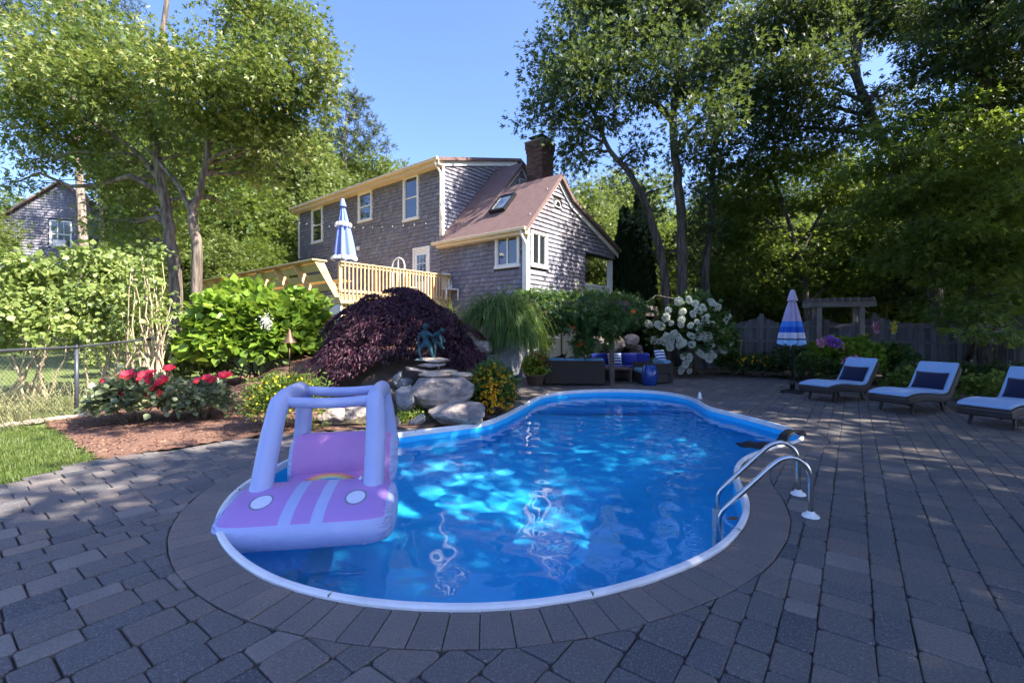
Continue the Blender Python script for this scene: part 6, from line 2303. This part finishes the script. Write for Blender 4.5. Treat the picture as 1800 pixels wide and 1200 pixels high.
GB = ('leafy tree of the sunny wood behind the left lawn', 'trees behind the left lawn')
for (px, Y, s, k) in ((-110, 20, .8, 'mid'), (-75, 31, .8, 'mid'), (305, 27, 1.3, 'mid'), (285, 30, 1.45, 'mid'), (335, 25, 1.1, 'wood'), (385, 28, 1.3, 'mid'), (440, 25, 1.05, 'wood'), (470, 31, 1.45, 'mid'), (520, 29, 1.2, 'mid'), (550, 35, 1.45, 'wood'), (268, 36, 1.2, 'wood'), (-60, 36, 1.1, 'mid'), (20, 46, .8, 'wood'), (350, 36, 1.6, 'mid'), (235, 20, .5, 'wood'), (410, 20, .5, 'mid'), (470, 21, .55, 'wood'), (305, 22, .6, 'mid')):
    plant(k, (px - 900) / 800 * Y, Y, s, *GB)
GH = ('leafy treetop showing above the long roof of the house', 'trees behind the house')
for (px, Y, s, k) in ((600, 36, 1.3, 'mid'), (655, 37, 1.38, 'wood'), (705, 36, 1.28, 'mid'), (640, 42, 1.5, 'mid'), (735, 40, 1.35, 'mid')):
    plant(k, (px - 900) / 800 * Y, Y, s, *GH)
plant('mid', (862 - 900) / 800 * 40, 40, 1.22, 'single rounded treetop just above the roof left of the chimney', None)
GR = ('leafy tree in the wood behind the board fence', 'trees behind the board fence')
for (px, Y, s, k) in ((1010, 30, 1.0, 'mid'), (1045, 27, .95, 'mid'), (1075, 36, 1.3, 'mid'), (1090, 33, 1.0, 'mid'), (1150, 27, .8, 'wood'), (1210, 30, .95, 'wood'), (1270, 25, .75, 'wood'), (1330, 29, .95, 'wood'), (1390, 24, .75, 'wood'), (1450, 28, .95, 'wood'), (1520, 24, .8, 'wood'),
                      (1580, 27, .95, 'wood'), (1640, 22, .75, 'wood'), (1700, 25, .9, 'wood'), (1770, 21, .75, 'wood'), (1830, 24, .95, 'wood'), (1880, 19, .8, 'deep'), (1360, 36, 1.15, 'deep'), (1500, 35, 1.2, 'deep'), (1620, 33, 1.2, 'deep'), (1760, 30, 1.2, 'deep'), (1240, 37, 1.1, 'deep'), (1300, 21.5, .8, 'deep'), (1560, 20, .8, 'deep'), (1735, 17.5, .85, 'deep')):
    plant(k, (px - 900) / 800 * Y, Y, s, *GR)
# shade trees to the right of and behind the photographer
def shade_trees():
    kx, ky = SUNV.x / SUNV.z, SUNV.y / SUNV.z
    rr_ = random.Random(21)
    spots = []
    for j in range(14):
        for i in range(15):
            gx = -6.0 + i * 1.2 + (.6 if j % 2 else 0) + rr_.gauss(0, .12); gy = -1.5 + j * 1.15 + rr_.gauss(0, .12)
            p = 1.0
            if gx < -4.2 or (gx < -3.0 and gy > 4.6): p = 0
            if gx < -1.8 and gy > 6.6: p = 0.0
            if -2.2 < gx < 2.0 and 4.2 < gy < 6.9: p = .38          # broken light on the water
            if gx < .6 and gy > 6.6: p = .40
            if -.5 < gx < 4.2 and 6.4 < gy < 9: p = .6
            if gx < -.4 and gy > 9.0: p = .85 if (gx > -6 and gy < 12.4) else 0
            if gx > 3.4 and 5.2 < gy < 9.8: p = .60                  # streaks over the right of the patio
            if rr_.random() > p: continue
            ok = False
            for _ in range(8):
                h = rr_.uniform(7.0, 10.5) if gy < 10 else rr_.uniform(8.5, 12.0)
                c = Vector((gx + kx * h, gy + ky * h, h))
                if not (c.y > .5 and c.x < 1.125 * c.y + 1.6 and c.z - 1.5 < 1.5 + .73 * c.y): ok = True; break
            if ok: spots.append((c, 1.0 if p == 1.0 else .85))
    for j in range(6):
        for i in range(9):
            if rr_.random() > .28: continue
            h = rr_.uniform(10.5, 13.5) - 3.5
            c = Vector((7.5 + i * 1.4 + kx * h, 10.5 + j * 1.4 + ky * h, h + 3.5))
            if not (c.y > .5 and c.x < 1.125 * c.y + 1.6 and c.z - 1.5 < 1.5 + .73 * c.y): spots.append((c, 1.1))
    trunks = [(6.8, -3.2), (10.2, .2), (12.4, 4.6), (9.6, -6.2), (14.6, -2.0), (16.6, 2.6), (5.8, 1.6), (19.5, 8.0), (21.5, 12.0), (17.5, 7.0)]
    labs = ['nearest shade oak standing behind the photographer on the right', 'shade oak just outside the right edge by the patio', 'shade oak outside the right edge level with the loungers', 'farthest back shade oak behind the photographer',
            'shade oak in the second row behind the patio', 'shade oak outside the right edge behind the third lounger', 'high limbed shade oak overhanging the right foreground', 'tall shade oak far out beyond the board fence on the right', 'outermost tall shade oak beyond the board fence', 'tall shade oak beside the board fence outside the right edge']
    own = [[] for _ in trunks]
    for c, sz in spots:
        k = min(range(len(trunks)), key=lambda q: (c.x - trunks[q][0]) ** 2 + (c.y - trunks[q][1]) ** 2)
        own[k].append((c, (sz * rr_.uniform(1.0, 1.3), sz * rr_.uniform(1.0, 1.3), sz * rr_.uniform(.6, .9))))
    for (x, y), bl, la in zip(trunks, own, labs):
        if not bl: continue
        top = sum((b[0] for b in bl), Vector()) / len(bl)
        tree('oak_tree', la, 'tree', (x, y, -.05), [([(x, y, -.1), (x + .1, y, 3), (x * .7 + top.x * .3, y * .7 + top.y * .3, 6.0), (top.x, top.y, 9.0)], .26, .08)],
             bl, 340 * len(bl), .32, MAT['oak_shade'], MAT['bark_dark'], 'shade oaks beside the patio', per=16, spread=.32, twigs=2, inner=.2)


shade_trees()
GS = ('tall oak farther out to the right of the patio, outside the picture', 'outer shade oaks')
for (x, y, s, k) in ((21, -3, 1.1, 'tall'), (22, 3, 1.15, 'tall'), (21, 8.5, 1.0, 'tall'), (12, -12, 1.1, 'tall'), (18, -9, 1.1, 'tall')):
    plant(k, x, y, s, *GS)

# ------------------------------------------------------------------ big oak and trees on the right
o3 = at(1195, 560, 17.5); o3.z = .1
tree('oak_tree', 'big dark crowned oak with three trunks right of the house', 'tree', o3,
     [([o3 + Vector((-.35, 0, 0))] + T([(1172, 520, 0), (1150, 400, 0), (1110, 310, 0), (1072, 265, 0), (1045, 200, .2)], 17.5), .19, .06),
      ([o3] + T([(1200, 500, 0), (1198, 400, 0), (1190, 300, 0), (1183, 210, 0), (1190, 120, .2), (1190, 30, .3)], 17.5), .23, .08),
      (T([(1183, 215, 0), (1150, 180, .1), (1110, 170, .2), (1060, 130, .3)], 17.5), .14, .04), (T([(1190, 190, 0), (1215, 120, .2), (1260, 60, .3)], 17.5), .12, .04),
      ([o3 + Vector((1.0, .4, 0))] + T([(1240, 480, .4), (1250, 380, .4), (1255, 280, .4), (1270, 180, .4)], 17.5), .18, .07)],
     B([(1000, 60, 48, 50, 0), (965, 130, 42, 44, .3), (1010, 150, 52, 46, -.8), (945, 205, 30, 28, .2), (990, 225, 42, 34, -.3), (1050, 40, 55, 44, .5), (1060, 110, 56, 46, -0.6), (1045, 195, 48, 36, 0.3), (1110, 60, 62, 50, 0.2), (1120, 140, 52, 40, -0.8),
        (1010, 275, 36, 24, .2), (1175, 40, 60, 46, .6), (1200, 115, 58, 44, -1.2), (1250, 50, 62, 48, .2), (1265, 130, 56, 44, -1.0), (1310, 90, 60, 48, .3), (1240, 200, 46, 34, -2.8), (1300, 190, 52, 40, -0.3),
        (1230, 275, 42, 30, .2), (1290, 270, 46, 34, .3), (1120, 262, 24, 18, .3), (1088, 300, 22, 18, .5), (1150, 335, 22, 18, .8), (1225, 335, 34, 26, .4), (1228, 400, 36, 26, .8), (1130, 400, 26, 26, 1.2), (1165, 440, 26, 20, 1.3), (1130, 5, 60, 40, .3), (1060, -20, 60, 40, .3), (1220, -20, 60, 40, 0)], 17.5, 1.9),
     27000, .21, MAT['oak_shade'], MAT['bark_dark'], per=38, spread=.30)
# leaning oak and neighbours filling the upper right
o4 = at(1650, 560, 15.5); o4.z = .1
tree('oak_tree', 'leaning dark oak whose trunk slants up to the left above the loungers', 'tree', o4,
     [([o4] + T([(1640, 470, 0), (1612, 390, 0), (1580, 310, 0), (1540, 220, 0), (1508, 140, 0), (1500, 60, .2), (1490, -60, .3)], 15.5), .22, .09), (T([(1505, 140, 0), (1470, 90, .2), (1430, 40, .3), (1400, 0, .3)], 15.5), .10, .04),
      (T([(1505, 110, 0), (1520, 50, .2), (1540, -20, .2)], 15.5), .08, .04), (T([(1520, 180, 0), (1450, 150, .1), (1370, 150, .3)], 15.5), .07, .03)],
     B([(1370, 40, 60, 46, .4), (1430, 70, 60, 46, .8), (1400, 130, 56, 40, -.4), (1460, 20, 55, 40, .6), (1350, 170, 46, 34, .6), (1420, 205, 50, 32, .3), (1480, 230, 40, 26, .5), (1530, 20, 45, 36, .5), (1560, -10, 60, 40, .2),
        (1370, 235, 46, 30, .8), (1560, 170, 36, 22, .8), (1590, 45, 36, 20, .8), (1640, 20, 50, 34, 0)], 15.5, 1.5),
     16000, .19, MAT['oak_shade'], MAT['bark_dark'], per=36, spread=.28)
o5 = at(1740, 560, 13.5); o5.z = .1
tree('oak_tree', 'dark oak with upright trunk near the right edge behind the fence', 'tree', o5,
     [([o5] + T([(1735, 450, 0), (1733, 300, 0), (1732, 150, 0), (1745, 0, 0), (1750, -80, 0)], 13.5), .24, .12), (T([(1735, 200, 0), (1780, 120, .2), (1830, 40, .3)], 13.5), .1, .04)],
     B([(1690, 40, 50, 40, .3), (1740, 80, 55, 40, -.5), (1790, 40, 60, 50, .2), (1680, 110, 45, 28, -.3), (1640, 90, 40, 20, .2), (1790, 140, 50, 40, -.3), (1740, 190, 50, 34, .6), (1800, 230, 50, 40, .2), (1690, -20, 60, 40, 0), (1790, -40, 70, 50, 0), (1860, 100, 70, 60, 0)], 13.5, 1.4),
     15000, .18, MAT['oak_shade'], MAT['bark_dark'], per=36, spread=.28)
o6 = at(1700, 575, 13.0); o6.z = .05
tree('maple_tree', 'green understorey maple with spreading layered branches above the third lounger', 'tree', o6,
     [([o6] + T([(1705, 480, 0), (1690, 400, 0), (1660, 320, .1), (1640, 250, .2)], 13), .13, .05), (T([(1700, 430, 0), (1760, 380, -.2), (1810, 350, -.2)], 13), .07, .03), (T([(1680, 380, 0), (1620, 330, -.2), (1560, 310, -.3)], 13), .06, .03)],
     B([(1640, 185, 55, 22, .3), (1700, 230, 60, 26, .3), (1600, 230, 55, 22, 0), (1650, 280, 60, 24, -.4), (1740, 300, 60, 28, -.3), (1560, 290, 55, 22, 0), (1610, 340, 60, 24, -.5), (1690, 350, 60, 26, -.7), (1780, 370, 60, 30, -.4), (1550, 370, 46, 22, .3),
        (1640, 410, 55, 24, -.6), (1730, 430, 60, 28, -.6), (1800, 460, 55, 30, -.6), (1590, 450, 44, 20, .2), (1680, 480, 50, 20, -.3), (1770, 520, 50, 18, -.9), (1730, 560, 36, 10, -1.4), (1690, 545, 40, 12, -1.2), (1760, 585, 36, 7, -3.0)], 13, 1.3),
     17000, .17, MAT['maple_green'], MAT['bark_dark'], droop=-.3, flat=.35, spread=.3)
o7 = at(1420, 560, 18.0); o7.z = .1
tree('maple_tree', 'slender green maple with thin forked limbs above the striped parasol', 'tree', o7,
     [([o7] + T([(1415, 500, 0), (1395, 420, 0), (1370, 340, .1), (1340, 280, .2)], 18), .13, .05), (T([(1405, 450, 0), (1440, 380, 0), (1480, 320, .1)], 18), .08, .03), (T([(1395, 420, 0), (1340, 380, .1), (1300, 340, .1)], 18), .07, .03)],
     B([(1340, 300, 50, 22, .2), (1400, 280, 50, 22, -.3), (1460, 290, 50, 24, .2), (1310, 350, 46, 22, .3), (1370, 360, 40, 16, .8), (1440, 350, 44, 18, .8), (1500, 330, 46, 24, .2), (1300, 410, 44, 24, .5), (1500, 400, 50, 26, .3), (1340, 440, 46, 24, .3),
        (1450, 440, 50, 24, .3), (1390, 480, 46, 20, .4), (1530, 460, 46, 26, .3), (1290, 480, 40, 26, .6), (1480, 500, 46, 20, .6), (1350, 515, 46, 18, .8)], 18, 1.4),
     19000, .18, MAT['maple_green'], MAT['bark_dark'], droop=-.25, flat=.4)


# ------------------------------------------------------------------ arborvitae and pines
def arborvitae(px, ytop, Y, w, label):
    b = at(px, 560, Y); b.z = .1; h = at(px, ytop, Y).z - .1
    root = empty('arborvitae', b, 0, label, 'tree', 'columnar arborvitae')
    n = 7000
    t = rng.random(n) ** .85
    th = rng.random(n) * 6.283
    prof = np.minimum(1, (1 - t) * 2.2) ** .7 * (.82 + .18 * np.sin(t * 9 + th * 3)) * np.minimum(1, t * 8 + .5)
    q = w * prof * (.75 + .3 * rng.random(n))
    P = np.stack([np.cos(th) * q, np.sin(th) * q, t * h], 1)
    D = np.stack([np.cos(th) * .5, np.sin(th) * .5, np.full(n, 1.0)], 1) + rng.normal(size=(n, 3)) * .25
    leaf_obj('crown', [leaves(P, D, rng.uniform(.16, .34, n), 'dia', .7, .2)], MAT['cypress'], root)
    m = MB(); m.tube([(0, 0, -.2), (0, 0, h * .85)], [.12, .03], 8); m.build('trunk', MAT['bark_dark'], root, True)
arborvitae(1098, 372, 20.5, .55, 'shorter columnar arborvitae right beside the porch of the house')
arborvitae(1126, 338, 20.3, .62, 'taller columnar arborvitae between the porch and the oak trunks')


def pine(px0, py0, px1, py1, Y, r0, pads, label, n=5200, L=.3, group='tall pines'):
    b = at(px0, py0, Y); b.z = ground_h(b.x, b.y) - .1
    top = at(px1, py1, Y)
    root = empty('pine_tree', b, 0, label, 'tree', group)
    m = MB(); pth = smooth_path([b, b.lerp(top, .5) + Vector((rnd.gauss(0, .15), 0, 0)), top], 5)
    pth = [p - b for p in pth]
    m.tube(pth, [r0 + (.05 - r0) * i / (len(pth) - 1) for i in range(len(pth))], 9)
    parts = []
    tot = sum(p[2] * p[3] for p in pads)
    for (px, py, rx, ry) in pads:
        c = at(px, py, Y + rnd.gauss(0, .5)) - b
        s = min(pth, key=lambda q: abs(q.z - c.z + .4)); m.tube(branch_path(s, c, .03, 4), [.06, .05, .04, .03, .02], 5)
        k = int(n * rx * ry / tot / 14) + 3
        d = sphere_dirs(k); cen = np.array(tuple(c)) + d * np.array([rx * Y / 800, .9, ry * Y / 800]) * rng.random((k, 1)) ** .4
        P = np.repeat(cen, 14, axis=0) + rng.normal(size=(k * 14, 3)) * .07
        D = rng.normal(size=(k * 14, 3)); D[:, 2] += .5
        parts.append(leaves(P, D, L * rng.uniform(.6, 1.1, k * 14), 'thin', .45, .5, np.repeat(rng.random(k), 14) * .7 + rng.random(k * 14) * .3))
    m.build('trunk', MAT['bark_pale'], root, True, fix=False)
    leaf_obj('crown', parts, MAT['pine'], root)
pine(158, 420, 120, -40, 22, .26, [(60, 20, 60, 26), (130, 10, 60, 30), (200, 5, 50, 26), (100, -20, 70, 30), (20, 200, 40, 25), (60, 260, 36, 20), (5, 20, 50, 30)], 'tall pine with pale bare trunk beside the neighbour house', 6000)
pine(183, 400, 178, 150, 26, .18, [(180, 190, 36, 24), (200, 230, 30, 20), (150, 240, 30, 18), (190, 160, 40, 24)], 'thin pine behind the pale trunked pine', 3000)
pine(415, 430, 405, 150, 25, .17, [(405, 170, 44, 26), (430, 215, 40, 22), (380, 220, 36, 20), (400, 250, 34, 18), (420, 190, 36, 20)], 'pine with slim trunk behind the forked oak', 3600)
pine(612, 400, 610, 165, 34, .24, [(605, 190, 46, 26), (640, 220, 40, 24), (580, 225, 36, 24), (600, 250, 56, 24), (650, 255, 44, 22), (625, 175, 30, 18), (560, 270, 34, 20)], 'round headed pine rising behind the left end of the house', 7000, .36)

# ------------------------------------------------------------------ undergrowth of the wood beyond the fences
def undergrowth(name, label, segs, n, mat, zt, L=.2):
    parts = []
    for (x0, y0, x1, y1) in segs:
        ln = math.hypot(x1 - x0, y1 - y0); k = int(n * ln)
        t = rng.random(k)
        P = np.stack([x0 + (x1 - x0) * t, y0 + (y1 - y0) * t, zt * rng.random(k) ** 1.3 * (.65 + .35 * np.sin(t * ln * 1.3) * np.sin(t * ln * .57 + 1))], 1)
        P += rng.normal(size=P.shape) * np.array([.5, .7, .12]); P[:, 2] = np.abs(P[:, 2]) + np.array([ground_h(a, b) for a, b in P[:, :2]])
        D = rng.normal(size=P.shape); D[:, 1] -= .4
        parts.append(leaves(P, D, L * rng.uniform(.6, 1.2, k), 'oak', 1.0, .7))
    tag(leaf_obj(name, parts, MAT[mat], None), label, 'undergrowth', kind='stuff')
undergrowth('undergrowth', 'dense low undergrowth of the wood behind the board fence', [(3, 24, 14, 24), (14, 24, 28, 19), (28, 19, 34, 8), (2, 29, 18, 30), (18, 30, 40, 22)], 420, 'wood_leaf', 4.2, .26)
undergrowth('undergrowth', 'dense low undergrowth at the back of the left lawn', [(-30, 22, -12, 22), (-12, 22, -9, 26), (-34, 28, -10, 32)], 300, 'oak_mid', 3.2, .24)
